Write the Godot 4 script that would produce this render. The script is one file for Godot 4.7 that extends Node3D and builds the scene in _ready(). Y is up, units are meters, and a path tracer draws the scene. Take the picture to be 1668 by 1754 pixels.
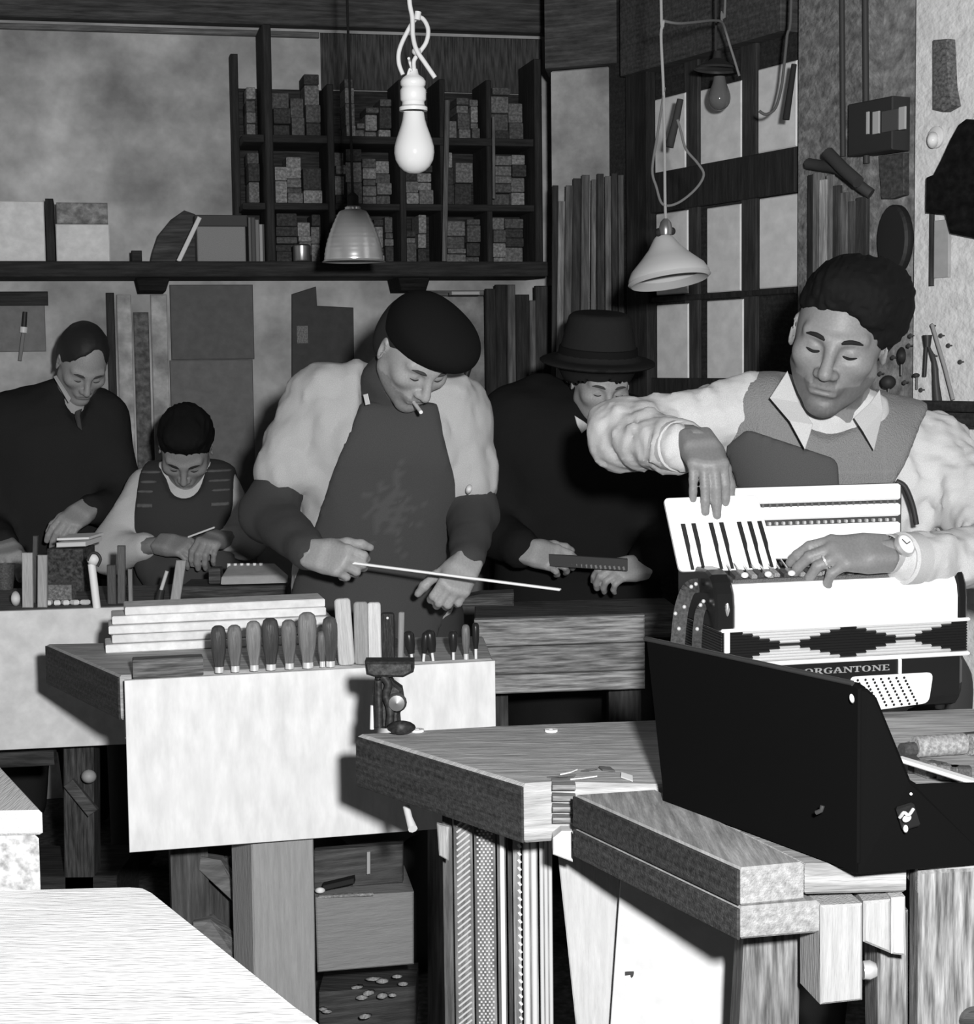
extends Node3D
# A workshop where instruments are made: five men, four workbenches, an accordion on the near bench.
# Metres, y up, the camera looks along -z.

var taken := {}
var mats := {}
var tex := {}
var rng := RandomNumberGenerator.new()

func _ready() -> void:
	rng.seed = 7
	# camera
	var cam := Camera3D.new()
	cam.name = "camera"
	cam.fov = 32.5908
	cam.near = 0.05
	cam.far = 60.0
	cam.transform = Transform3D(Basis(Vector3.RIGHT, -0.085456) * Basis(Vector3.BACK, -0.012), Vector3(0, 1.48, 0))
	add_child(cam)
	cam.current = true
	# surroundings: a closed room, nothing shines in
	var env := Environment.new()
	env.background_mode = Environment.BG_COLOR
	env.background_color = Color(0.02, 0.02, 0.02)
	env.tonemap_mode = Environment.TONE_MAPPER_LINEAR
	env.tonemap_exposure = 1.0
	env.sdfgi_enabled = true
	env.ssao_enabled = true
	env.ssil_enabled = true
	var we := WorldEnvironment.new()
	we.name = "surroundings"
	we.environment = env
	add_child(we)
	# the photographer's flash: right of and above the lens
	var flash := SpotLight3D.new()
	flash.name = "flash"
	flash.light_energy = 15.0
	flash.light_size = 0.05
	flash.spot_range = 30.0
	flash.spot_attenuation = 2.0
	flash.spot_angle = 62.0
	flash.spot_angle_attenuation = 0.6
	flash.shadow_enabled = true
	add_child(flash)
	flash.look_at_from_position(Vector3(0.18, 1.65, -0.02), Vector3(0.05, 1.25, -3.5))
	make_textures()
	var t0 := Time.get_ticks_msec()
	build_setting()
	build_back_shelf()
	build_right_wall_things()
	build_near_bench()
	build_accordion()
	build_case()
	build_chisel_bench()
	build_left_bench()
	build_middle_bench()
	build_left_table()
	build_lamps()
	print("things ", Time.get_ticks_msec() - t0)
	build_people()
	build_flash_unit()
	print("all ", Time.get_ticks_msec() - t0)

# ---------------------------------------------------------------- helpers

func numbered(called: String) -> String:
	if not taken.has(called):
		taken[called] = 0
		return called
	taken[called] += 1
	return "%s_%03d" % [called, taken[called]]

func thing(called: String, label: String, category: String, at := Vector3.ZERO, group := "") -> Node3D:
	var o := Node3D.new()
	o.name = numbered(called)
	add_child(o)
	o.position = at
	o.set_meta("label", label)
	o.set_meta("category", category)
	if group != "":
		o.set_meta("group", group)
	return o

func part(parent: Node, called: String, mesh, m: Material, label := "") -> MeshInstance3D:
	var o := MeshInstance3D.new()
	o.name = called if parent != self else numbered(called)
	o.mesh = mesh.mesh() if mesh is MB else mesh
	o.material_override = m
	parent.add_child(o, true)
	if label != "":
		o.set_meta("label", label)
	return o

# a part whose shape is given in the room's own metres
func wpart(parent: Node3D, called: String, mesh, m: Material, label := "") -> MeshInstance3D:
	var o := part(parent, called, mesh, m, label)
	o.position = -parent.global_position
	return o

# a thing of one mesh
func solo(called: String, mesh, m: Material, label: String, category: String, group := "") -> MeshInstance3D:
	var o := part(self, called, mesh, m, label)
	o.set_meta("category", category)
	if group != "":
		o.set_meta("group", group)
	return o

func struct(called: String, mesh, m: Material, parent: Node = self) -> MeshInstance3D:
	var o := part(parent, called, mesh, m)
	if parent == self:
		o.set_meta("kind", "structure")
	return o

# collects triangles of one mesh; corners are given counter-clockwise as seen from outside
class MB:
	var v := PackedVector3Array()
	var n := PackedVector3Array()
	var c := PackedColorArray()
	var ix := PackedInt32Array()
	var tint := Color(1, 1, 1)
	func tri(a: Vector3, b: Vector3, d: Vector3) -> void:
		var nn := (b - a).cross(d - a).normalized()
		tri_n(a, b, d, nn, nn, nn)
	func tri_n(a: Vector3, b: Vector3, d: Vector3, na: Vector3, nb: Vector3, nd: Vector3) -> void:
		var s := v.size()
		v.append(a); v.append(b); v.append(d)
		n.append(na); n.append(nb); n.append(nd)
		c.append(tint); c.append(tint); c.append(tint)
		ix.append(s); ix.append(s + 2); ix.append(s + 1)
	func quad(a: Vector3, b: Vector3, d: Vector3, e: Vector3) -> void:
		tri(a, b, d)
		tri(a, d, e)
	func quad_n(a: Vector3, b: Vector3, d: Vector3, e: Vector3, na: Vector3, nb: Vector3, nd: Vector3, ne: Vector3) -> void:
		tri_n(a, b, d, na, nb, nd)
		tri_n(a, d, e, na, nd, ne)
	# a flat polygon pushed out along ext, with chamfered rims
	func prism(pts_in: Array, ext: Vector3, bevel := 0.0) -> MB:
		var pts := PackedVector3Array(pts_in)
		var m := pts.size()
		var nn := Vector3.ZERO
		for i in m:
			nn += (pts[i] - pts[0]).cross(pts[(i + 1) % m] - pts[0])
		nn = nn.normalized()
		if nn.dot(ext) < 0:
			pts.reverse()
			nn = -nn
		var ux := (pts[1] - pts[0]).normalized()
		var uy := nn.cross(ux)
		var flat := PackedVector2Array()
		for p in pts:
			flat.append(Vector2((p - pts[0]).dot(ux), (p - pts[0]).dot(uy)))
		var tris := Geometry2D.triangulate_polygon(flat)
		var inner := pts.duplicate()
		if bevel > 0:
			for i in m:
				var e0 := (flat[i] - flat[(i + m - 1) % m]).normalized()
				var e1 := (flat[(i + 1) % m] - flat[i]).normalized()
				var n0 := Vector2(-e0.y, e0.x)
				var n1 := Vector2(-e1.y, e1.x)
				var k := n0 + n1
				k = k * (bevel / maxf(0.25, k.dot(n0)))
				inner[i] = pts[i] + ux * k.x + uy * k.y
		var b := ext.normalized() * bevel
		for i in range(0, tris.size(), 3):
			var p := inner[tris[i]]
			var q := inner[tris[i + 1]]
			var r := inner[tris[i + 2]]
			if (q - p).cross(r - p).dot(nn) < 0:
				var w := q
				q = r
				r = w
			tri(p + ext, q + ext, r + ext)
			tri(p, r, q)
		for i in m:
			var j := (i + 1) % m
			quad(pts[i] + b, pts[j] + b, pts[j] + ext - b, pts[i] + ext - b)
			if bevel > 0:
				quad(pts[i] + ext - b, pts[j] + ext - b, inner[j] + ext, inner[i] + ext)
				quad(inner[i], inner[j], pts[j] + b, pts[i] + b)
		return self
	func box(at: Vector3, size: Vector3, turn := Basis.IDENTITY, bevel := 0.002) -> MB:
		var h := size / 2
		var p := []
		for s in [[-1, -1], [1, -1], [1, 1], [-1, 1]]:
			p.append(at + turn * Vector3(s[0] * h.x, -h.y, s[1] * h.z))
		return prism(p, turn * Vector3(0, size.y, 0), minf(bevel, minf(size.x, minf(size.y, size.z)) * 0.3))
	# a board between two points, its width along w
	func bar(a: Vector3, b: Vector3, w: float, t: float, up := Vector3.UP, bevel := 0.002) -> MB:
		var z := (b - a).normalized()
		var x := up.cross(z).normalized()
		var y := z.cross(x)
		return box((a + b) / 2, Vector3(w, t, (b - a).length()), Basis(x, y, z), bevel)
	# profile: Vector2(radius, height) from bottom to top
	func lathe(profile: Array, at := Vector3.ZERO, turn := Basis.IDENTITY, seg := 20) -> MB:
		var m := profile.size()
		var dir := []
		for i in m - 1:
			var e: Vector2 = (profile[i + 1] - profile[i]).normalized()
			dir.append(Vector2(e.y, -e.x))
		for i in m - 1:
			var n0: Vector2 = dir[i]
			var n1: Vector2 = dir[i]
			if i > 0 and dir[i - 1].dot(dir[i]) > 0.75:
				n0 = (dir[i - 1] + dir[i]).normalized()
			if i < m - 2 and dir[i + 1].dot(dir[i]) > 0.75:
				n1 = (dir[i + 1] + dir[i]).normalized()
			var p: Vector2 = profile[i]
			var q: Vector2 = profile[i + 1]
			for s in seg:
				var a0 := TAU * s / seg
				var a1 := TAU * (s + 1) / seg
				var d0 := Vector3(cos(a0), 0, -sin(a0))
				var d1 := Vector3(cos(a1), 0, -sin(a1))
				quad_n(at + turn * (d0 * p.x + Vector3(0, p.y, 0)), at + turn * (d1 * p.x + Vector3(0, p.y, 0)), at + turn * (d1 * q.x + Vector3(0, q.y, 0)), at + turn * (d0 * q.x + Vector3(0, q.y, 0)),
					turn * (d0 * n0.x + Vector3(0, n0.y, 0)), turn * (d1 * n0.x + Vector3(0, n0.y, 0)), turn * (d1 * n1.x + Vector3(0, n1.y, 0)), turn * (d0 * n1.x + Vector3(0, n1.y, 0)))
		return self
	func tube(path: Array, r, seg := 8) -> MB:
		var m := path.size()
		var up := Vector3.UP
		var rings := []
		var outs := []
		for i in m:
			var z: Vector3 = (path[mini(i + 1, m - 1)] - path[maxi(i - 1, 0)]).normalized()
			if absf(up.dot(z)) > 0.95:
				up = Vector3.RIGHT if absf(z.x) < 0.8 else Vector3.BACK
			var x := up.cross(z).normalized()
			up = z.cross(x).normalized()
			var rad: float = r[i] if r is Array else r
			var ring := PackedVector3Array()
			var o := PackedVector3Array()
			for s in seg:
				var a := TAU * s / seg
				var d := x * cos(a) + up * sin(a)
				o.append(d)
				ring.append(path[i] + d * rad)
			rings.append(ring)
			outs.append(o)
		for i in m - 1:
			for s in seg:
				var t := (s + 1) % seg
				quad_n(rings[i][s], rings[i][t], rings[i + 1][t], rings[i + 1][s], outs[i][s], outs[i][t], outs[i + 1][t], outs[i + 1][s])
		for s in range(1, seg - 1):
			tri(rings[0][0], rings[0][s + 1], rings[0][s])
			tri(rings[m - 1][0], rings[m - 1][s], rings[m - 1][s + 1])
		return self
	func ball(at: Vector3, r: Vector3, turn := Basis.IDENTITY, rows := 8, seg := 12) -> MB:
		var prof := []
		for i in rows + 1:
			var a := -PI / 2 + PI * i / rows
			prof.append(Vector2(maxf(cos(a), 0.0), sin(a)))
		return lathe(prof, at, turn * Basis.from_scale(r), seg)
	func mesh() -> ArrayMesh:
		var a := []
		a.resize(Mesh.ARRAY_MAX)
		a[Mesh.ARRAY_VERTEX] = v
		a[Mesh.ARRAY_NORMAL] = n
		a[Mesh.ARRAY_COLOR] = c
		a[Mesh.ARRAY_INDEX] = ix
		var am := ArrayMesh.new()
		am.add_surface_from_arrays(Mesh.PRIMITIVE_TRIANGLES, a)
		return am

# flat facing on an upright edge, pushed out to the side away from inside
func facing(a: Vector3, b: Vector3, y1: float, y0: float, inside: Vector3, thick := 0.004) -> MB:
	var n := Vector3.UP.cross(b - a).normalized()
	if n.dot(inside - a) > 0:
		n = -n
	return MB.new().prism([Vector3(a.x, y1, a.z), Vector3(b.x, y1, b.z), Vector3(b.x, y0, b.z), Vector3(a.x, y0, a.z)], n * thick, 0.001)

# a strap: flat band along a path, its face along out
func ribbon(path: Array, width: float, thick: float, out: Vector3) -> MB:
	var m := MB.new()
	for i in path.size() - 1:
		m.bar(path[i], path[i + 1] + (path[i + 1] - path[i]) * 0.08, width, thick, out, 0.0)
	return m

func yaw(deg: float) -> Basis:
	return Basis(Vector3.UP, deg_to_rad(deg))

# smooth path through points
func curve(pts: Array, steps := 6) -> Array:
	var out := []
	for i in pts.size() - 1:
		var p0: Vector3 = pts[maxi(i - 1, 0)]
		var p1: Vector3 = pts[i]
		var p2: Vector3 = pts[i + 1]
		var p3: Vector3 = pts[mini(i + 2, pts.size() - 1)]
		for s in steps:
			out.append(p1.cubic_interpolate(p2, p0, p3, float(s) / steps))
	out.append(pts[-1])
	return out

# polygon with rounded corners in the plane of u and w
func rounded(pts: Array, r: float, steps := 4) -> Array:
	var out := []
	var m := pts.size()
	for i in m:
		var p: Vector3 = pts[i]
		var a: Vector3 = pts[(i + m - 1) % m] - p
		var b: Vector3 = pts[(i + 1) % m] - p
		var k := minf(r, minf(a.length(), b.length()) * 0.45)
		var p0 := p + a.normalized() * k
		var p1 := p + b.normalized() * k
		for s in steps + 1:
			var t := float(s) / steps
			out.append(p0.lerp(p, t).lerp(p.lerp(p1, t), t))
	return out

# ---------------------------------------------------------------- materials

func noise_tex(seed_: int, freq: float, oct: int, lo: float, hi: float, mid := 0.5, size := 512) -> NoiseTexture2D:
	var f := FastNoiseLite.new()
	f.seed = seed_
	f.noise_type = FastNoiseLite.TYPE_SIMPLEX_SMOOTH
	f.frequency = freq
	f.fractal_octaves = oct
	f.fractal_gain = 0.6
	var t := NoiseTexture2D.new()
	t.width = size
	t.height = size
	t.seamless = true
	t.noise = f
	var g := Gradient.new()
	g.set_color(0, Color(lo, lo, lo))
	g.set_color(1, Color(hi, hi, hi))
	var m := (lo + hi) / 2
	g.add_point(mid, Color(m, m, m))
	t.color_ramp = g
	return t

func make_textures() -> void:
	tex.wood = noise_tex(3, 0.012, 6, 0.42, 1.0)
	tex.worn = noise_tex(11, 0.02, 7, 0.3, 1.0, 0.45)
	tex.plaster = noise_tex(5, 0.008, 7, 0.5, 1.0)
	tex.oak = noise_tex(17, 0.015, 6, 0.62, 1.0)
	tex.mottle = noise_tex(8, 0.03, 6, 0.45, 1.0)
	tex.cloth = noise_tex(9, 0.12, 3, 0.78, 1.0)
	tex.faint = noise_tex(12, 0.02, 5, 0.86, 1.0)
	tex.bump = noise_tex(21, 0.05, 5, 0.0, 1.0)

# refl: share of light sent back; look: texture; grain: texture repeats a metre along x, y, z
func mat(refl: float, rough := 0.85, look := "", grain := Vector3(2, 2, 2), metal := 0.0, bump := 0.0) -> StandardMaterial3D:
	var key := "%s %s %s %s %s %s" % [refl, rough, look, grain, metal, bump]
	if mats.has(key):
		return mats[key]
	var m := StandardMaterial3D.new()
	m.albedo_color = Color(refl, refl, refl).linear_to_srgb()
	m.roughness = rough
	m.metallic = metal
	m.metallic_specular = 0.15 if refl < 0.04 and rough > 0.7 else 0.4
	if look != "":
		m.albedo_texture = tex[look]
		m.uv1_triplanar = true
		m.uv1_scale = grain
	if bump > 0:
		m.uv1_triplanar = true
		m.uv1_scale = grain
		m.heightmap_enabled = true
		m.heightmap_texture = tex.bump
		m.heightmap_scale = bump
	mats[key] = m
	return m

func wood(refl: float, along := "x", rough := 0.8, look := "wood") -> StandardMaterial3D:
	var g := {"x": Vector3(0.7, 9, 9), "y": Vector3(9, 0.7, 9), "z": Vector3(9, 9, 0.7)}
	return mat(refl, rough, look, g[along], 0.0, 0.12)

# ---------------------------------------------------------------- the room

# an upright panel between two points of its top edge, down to y0, its face pushed out along out
func panel(a: Vector3, b: Vector3, y0: float, out: Vector3, bevel := 0.003) -> MB:
	var y1 := (a.y + b.y) / 2
	return MB.new().prism([Vector3(a.x, y0, a.z), Vector3(b.x, y0, b.z), Vector3(b.x, y1, b.z), Vector3(a.x, y1, a.z)], out, bevel)

func plan(pts: Array, y0: float, y1: float, bevel := 0.0) -> MB:
	var p := []
	for q in pts:
		p.append(Vector3(q.x, y0, q.z))
	return MB.new().prism(p, Vector3(0, y1 - y0, 0), bevel)

func build_setting() -> void:
	var nb := Vector3(0.2215, 0, 0.9751)
	var nw := Vector3(-0.8885, 0, 0.4589)
	var nr := Vector3(-0.8683, 0, 0.496)
	var plaster := mat(0.8, 0.95, "plaster", Vector3(0.55, 0.55, 0.55), 0.0, 0.5)
	var white := mat(0.95, 0.95, "faint", Vector3(1.3, 1.3, 1.3), 0.0, 0.5)
	var dark := wood(0.06, "x")
	var timber := wood(0.14, "x", 0.85)
	struct("floor", MB.new().box(Vector3(0, -0.1, -2.6), Vector3(8, 0.2, 9.6)), mat(0.12, 0.9, "mottle"))
	struct("ceiling", MB.new().box(Vector3(0, 3.05, -2.6), Vector3(8, 0.2, 9.6)), wood(0.2, "x", 0.9))
	struct("wall_left", MB.new().box(Vector3(-3.1, 1.475, -2.6), Vector3(0.2, 2.95, 9.6)), plaster)
	struct("wall_front", MB.new().box(Vector3(0, 1.475, 2.1), Vector3(8, 2.95, 0.2)), plaster)
	# back wall, turned a little, and the two stretches of the right wall
	var bl := Vector3(-3.1861, 1.5181, -5.5459) 
	var br := Vector3(1.4676, 1.4625, -6.6032)
	struct("wall_back", plan([bl, br, br - nb * 0.2, bl - nb * 0.2], 0, 2.95), plaster)
	var w0 := Vector3(0.3927, 1.4753, -5.6559)
	var w1 := Vector3(0.8602, 1.4697, -4.7509)
	struct("wall_window_side", plan([w0, w1, w1 - nw * 0.2, w0 - nw * 0.2], 0, 2.95), dark)
	var r0 := Vector3(0.8513, 1.4699, -4.7542)
	var r1 := Vector3(1.0682, 1.4673, -4.3746)
	struct("wall_right", plan([r0, r1, r1 - nr * 0.2, r0 - nr * 0.2], 0, 2.95), mat(0.52, 0.95, "mottle", Vector3(1.2, 1.2, 1.2), 0.0, 0.5))
	var q0 := Vector3(1.0558, 1.4674, -4.3357)
	var q1 := Vector3(1.7916, 1.4586, -3.0477)
	struct("wall_right_near", plan([q0, q1, q1 - nr * 0.25, q0 - nr * 0.25], 0, 2.95), white)
	# plaster pier beside the window, with its two pipes
	var p0 := Vector3(0.8328, 1.4701, -4.6858)
	var p1 := Vector3(0.9659, 1.4685, -4.4527)
	struct("trim_1", plan([p0, p1, p1 - nr * 0.06, p0 - nr * 0.06], 0, 2.95, 0.004), mat(0.42, 0.95, "mottle", Vector3(1.5, 1.5, 1.5), 0.0, 0.6))
	for a in [[Vector3(0.908, 2.3835, -4.534), Vector3(0.9172, 1.9902, -4.5178), 0.007], [Vector3(0.9501, 2.3682, -4.4603), Vector3(0.9604, 1.9637, -4.4422), 0.008]]:
		var top := Vector3(a[0].x, 2.94, a[0].z)
		solo("wall_pipe", MB.new().tube([Vector3(a[1].x, a[1].y, a[1].z), top], a[2]), mat(0.05, 0.6), "dark pipe running down the plaster pier, %s" % ["next to the hanging laths" if a[2] < 0.0075 else "ending behind the wall cabinet"], "pipe", "pipes on the pier")
	# dark beam along the top of the back wall, with a pale batten under it
	var b0 := Vector3(-3.1302, 2.5487, -5.5586)
	var b1 := Vector3(0.5773, 2.6614, -6.4009)
	struct("trim_2", panel(Vector3(b0.x, 2.94, b0.z), Vector3(b1.x, 2.94, b1.z), 2.625, nb * 0.07), timber)
	var t0 := Vector3(-3.1302, 2.5487, -5.5586)
	var t1 := Vector3(-0.5606, 2.6032, -6.1424)
	struct("trim_3", panel(Vector3(t0.x, 2.612, t0.z), Vector3(t1.x, 2.612, t1.z), 2.594, nb * 0.03), wood(0.3))
	# pale pier at the corner, with a dark lintel over it and over the window
	var c0 := Vector3(0.222, 2.0777, -5.72)
	var c1 := Vector3(0.4846, 2.062, -5.6)
	struct("trim_4", plan([c0, c1, c1 + Vector3(0.08, 0, -0.4), c0 + Vector3(0.06, 0, -0.6)], 0, 2.4067, 0.004), mat(0.62, 0.9, "plaster", Vector3(0.9, 0.9, 0.9), 0.0, 0.3))
	struct("trim_5", plan([c0 + Vector3(-0.02, 0, 0.03), c1 + Vector3(0, 0, 0.03), c1 + Vector3(0.08, 0, -0.4), c0 + Vector3(0.05, 0, -0.6)], 2.4104, 2.94), timber)
	var l0 := Vector3(0.477, 2.4059, -5.4928)
	var l1 := Vector3(0.8488, 2.2794, -4.7729)
	struct("trim_6", panel(Vector3(l0.x, 2.94, l0.z), Vector3(l1.x, 2.94, l1.z), 2.2977 + 0.05, nw * 0.06), timber)
	build_window(nw)

func build_window(nw: Vector3) -> void:
	var win := Node3D.new()
	win.name = "window_1"
	add_child(win)
	win.set_meta("kind", "structure")
	var frame := wood(0.05, "y")
	var glass := mat(0.95, 0.6, "faint", Vector3(1.4, 1.4, 1.4))
	for p in [
		[Vector3(0.5277, 2.2638, -5.3728), Vector3(0.6026, 2.2585, -5.2277), Vector3(0.527, 2.036, -5.3742)],
		[Vector3(0.6386, 2.2576, -5.1581), Vector3(0.7308, 2.2534, -4.9797), Vector3(0.6383, 2.0407, -5.1586)],
		[Vector3(0.7671, 2.2735, -4.9094), Vector3(0.846, 2.2706, -4.7566), Vector3(0.7673, 2.0451, -4.9089)],
		[Vector3(0.5296, 1.9201, -5.3691), Vector3(0.6077, 1.9185, -5.218), Vector3(0.5289, 1.6757, -5.3706)],
		[Vector3(0.6532, 1.9154, -5.1298), Vector3(0.7296, 1.9147, -4.9819), Vector3(0.653, 1.6719, -5.1303)],
		[Vector3(0.7699, 1.9201, -4.9039), Vector3(0.8515, 1.9201, -4.746), Vector3(0.7702, 1.673, -4.9033)],
		[Vector3(0.5303, 1.6473, -5.3678), Vector3(0.6086, 1.6432, -5.2162), Vector3(0.5292, 1.2955, -5.3699)],
		[Vector3(0.653, 1.6483, -5.1303), Vector3(0.7349, 1.6484, -4.9717), Vector3(0.6526, 1.3019, -5.1309)]]:
		part(win, "pane", panel(p[0], p[1], p[2].y, nw * 0.008), glass)
	# uprights and cross rails stand proud of the panes
	for s in [[Vector3(0.4725, 2.0518, -5.5015), Vector3(0.5273, 2.04, -5.3954), 0.035], [Vector3(0.6057, 2.0232, -5.2437), Vector3(0.6391, 2.016, -5.1789), 0.014], [Vector3(0.7346, 1.9954, -4.9939), Vector3(0.77, 1.9878, -4.9255), 0.014]]:
		part(win, "stile", panel(Vector3(s[0].x, 2.5, s[0].z), Vector3(s[1].x, 2.5, s[1].z), 0.2, nw * s[2]), frame if s[2] > 0.02 else wood(0.085, "y"))
	for s in [[Vector3(0.4755, 2.0422, -5.4956), Vector3(0.8541, 2.0455, -4.7628), Vector3(0.4751, 1.9241, -5.4965)], [Vector3(0.4741, 1.6793, -5.4984), Vector3(0.855, 1.6614, -4.7609), Vector3(0.474, 1.654, -5.4986)], [Vector3(0.4731, 1.4288, -5.5004), Vector3(0.8556, 1.4225, -4.7598), Vector3(0.4728, 1.3467, -5.501)]]:
		part(win, "rail", panel(s[0], s[1], s[2].y, nw * 0.022), frame)

# ---------------------------------------------------------------- things on and along the back wall

func build_back_shelf() -> void:
	var nb := Vector3(0.2215, 0, 0.9751)
	var along := Vector3(-nb.z, 0, nb.x)
	if along.x < 0: along = -along
	var turn := Basis(along, Vector3.UP, nb)
	var dark := wood(0.055, "x")
	# the long shelf: plank and brackets
	var s0 := Vector3(-2.3804, 1.803, -5.4213)
	var s1 := Vector3(0.2166, 1.7923, -6.0113)
	var top := 1.818
	var sh := thing("wall_shelf", "long dark wooden shelf running along the plaster wall", "shelf", Vector3(s0.x, top, s0.z))
	var rel := [Vector3.ZERO, s1 - s0, s1 - s0 - nb * 0.3, -nb * 0.3]
	for i in 4:
		rel[i].y = -0.05
	part(sh, "plank", MB.new().prism(rel, Vector3(0, 0.05, 0), 0.003), dark)
	for px in [Vector3(-2.1439, 1.7705, -5.7417), Vector3(-1.1283, 1.7691, -5.9724), Vector3(-0.2839, 1.7679, -6.1643)]:
		var o: Vector3 = Vector3(px.x, top - 0.05, px.z) - sh.position
		part(sh, "bracket", MB.new().prism([o - along * 0.055, o - along * 0.045 + Vector3(0, -0.045, 0), o + along * 0.04 + Vector3(0, -0.045, 0), o + along * 0.055], nb * 0.22, 0.003), wood(0.035))
	# compartments standing on the shelf
	var d0 := 0.29
	var unit := thing("pigeonhole_rack", "dark wooden rack of compartments crammed with small boxes on the long shelf", "rack", Vector3(s0.x, top, s0.z))
	var frame := wood(0.05, "y")
	for a in [[Vector3(-0.8407, 1.7857, -5.9813), Vector3(-0.8177, 1.7857, -5.9866), 2.52, 0.085], [Vector3(-0.7111, 1.7757, -5.8108), Vector3(-0.6849, 1.7757, -5.8168), 2.585], [Vector3(-0.5113, 1.7766, -5.8767), Vector3(-0.4903, 1.7766, -5.8815), 2.40], [Vector3(-0.2767, 1.7764, -5.93), Vector3(-0.2573, 1.7764, -5.9344), 2.42], [Vector3(-0.1429, 1.7779, -5.9912), Vector3(-0.1251, 1.7779, -5.9952), 2.43], [Vector3(0.0137, 1.7778, -6.0268), Vector3(0.0317, 1.7778, -6.0309), 2.43], [Vector3(0.1773, 1.7761, -6.0332), Vector3(0.2015, 1.7761, -6.0387), 2.5]]:
		part(unit, "upright", panel(Vector3(a[0].x, a[2], a[0].z) - unit.position, Vector3(a[1].x, a[2], a[1].z) - unit.position, 0.0, -nb * (a[3] if a.size() > 3 else 0.22)), frame)
	for a in [[Vector3(-0.7862, 2.2304, -5.8348), Vector3(0.1944, 2.2392, -6.0576), 0.025], [Vector3(-0.7912, 2.0143, -5.8337), Vector3(0.1923, 2.0109, -6.0571), 0.022]]:
		var l := (Vector3(a[0].x, (a[0].y + a[1].y) / 2, a[0].z) - unit.position)
		var r := (Vector3(a[1].x, (a[0].y + a[1].y) / 2, a[1].z) - unit.position)
		part(unit, "shelf_board", MB.new().prism([l, r, r - nb * 0.24, l - nb * 0.24], Vector3(0, -a[2], 0), 0.002), wood(0.045))
	var kb := Vector3(-0.8462, 1.7905, -6.0775)
	var ke := Vector3(0.2108, 1.7898, -6.3177)
	part(unit, "back_board", panel(Vector3(kb.x, 2.42, kb.z) - unit.position, Vector3(ke.x, 2.42, ke.z) - unit.position, 0.0, nb * 0.006), wood(0.07, "x", 0.9, "worn"))
	var kf := Vector3(-0.5548, 1.7903, -6.1437)
	part(unit, "back_board", panel(Vector3(kf.x, 2.615, kf.z) - unit.position, Vector3(ke.x, 2.615, ke.z) - unit.position, 2.422 - top, nb * 0.006), wood(0.14, "y", 0.9, "worn"))
	# two pale rods standing before the compartments
	for a in [[Vector3(-0.1157, 2.3489, -5.9256), Vector3(-0.133, 1.8035, -5.9217), 0.016], [Vector3(0.0374, 2.2983, -5.9604), Vector3(0.0364, 2.0304, -5.9909), 0.01]]:
		solo("wooden_rod", MB.new().tube([Vector3(a[1].x, maxf(a[1].y, top), a[1].z), a[0]], a[2] * 0.55, 8), wood(0.32, "y"), "%s pale rod standing upright before the pigeonhole rack" % ["thick long" if a[2] > 0.012 else "thin short"], "rod", "rods before the rack")
	# small boxes, bundles and tins crammed in the compartments
	var levels := [[Vector3(-0.6391, 2.0144, -5.9195).y + 0.003, 0.12, Vector3(-0.6346, 2.2318, -5.9205).y - 0.03], [1.819, 0.13, Vector3(-0.6391, 2.0144, -5.9195).y - 0.03], [Vector3(-0.6345, 2.2356, -5.9205).y + 0.003, 0.2, 2.45]]
	var bays := [[Vector3(-0.8096, 1.8053, -5.9884), Vector3(-0.7126, 1.7948, -5.8105) - nb * 0.195], [Vector3(-0.6808, 1.7948, -5.8177), Vector3(-0.5128, 1.7959, -5.8764)], [Vector3(-0.4861, 1.7959, -5.8825), Vector3(-0.2783, 1.7959, -5.9297)], [Vector3(-0.2531, 1.7959, -5.9354), Vector3(-0.1446, 1.7975, -5.9908)], [Vector3(-0.1209, 1.7975, -5.9962), Vector3(0.012, 1.7975, -6.0264)], [Vector3(0.0359, 1.7975, -6.0318), Vector3(0.1755, 1.7959, -6.0328)]]
	var kinds := ["small worn box", "flat packet", "upright bundle"]
	var rows := ["middle", "bottom", "top"]
	var bay_words := ["first", "second", "third", "fourth", "fifth", "sixth"]
	for li in 3:
		for bi in 6:
			var bay: Array = bays[bi]
			var x := 0.008
			var a: Vector3 = bay[0]
			a -= nb * ((a - s0).dot(nb) + 0.2)
			if li == 1 and bi == 0:
				continue
			var wide: float = (bay[1] - bay[0]).dot(along) - 0.008
			while x < wide - 0.03:
				var w := minf(rng.randf_range(0.03, 0.075), wide - x)
				var y: float = levels[li][0]
				var lim: float = minf(levels[li][2], y + rng.randf_range(0.12, 0.22))
				while y < lim - 0.02:
					var h := minf(rng.randf_range(0.018, 0.075), lim - y)
					var kind := 1 if h < 0.03 else (2 if h > w * 1.2 else 0)
					var dep := rng.randf_range(0.11, 0.14)
					var at := a + along * (x + w / 2) + nb * rng.randf_range(-0.02, 0.03)
					var tone := rng.randi() % 4
					var ww := w - rng.randf_range(0.003, 0.008)
					if li == 2 and rng.randf() > 0.88:
						break
					else:
						solo(["small_box", "flat_packet", "wrapped_bundle"][kind], MB.new().box(Vector3(at.x, y + h / 2, at.z), Vector3(ww, h - 0.002, dep), turn, 0.002), mat([0.1, 0.2, 0.34, 0.52][tone], 0.9, "mottle", Vector3(5, 5, 5)), "%s %s in the %s row, %s bay of the pigeonhole rack" % [["dark", "brown", "grey", "pale"][tone], kinds[kind], rows[li], bay_words[bi]], ["box", "packet", "bundle"][kind], "clutter in the pigeonhole rack")
					y += h
				x += w
	# white boxes and other things on the free end of the shelf
	var wb := mat(0.92, 0.8, "faint")
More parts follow.
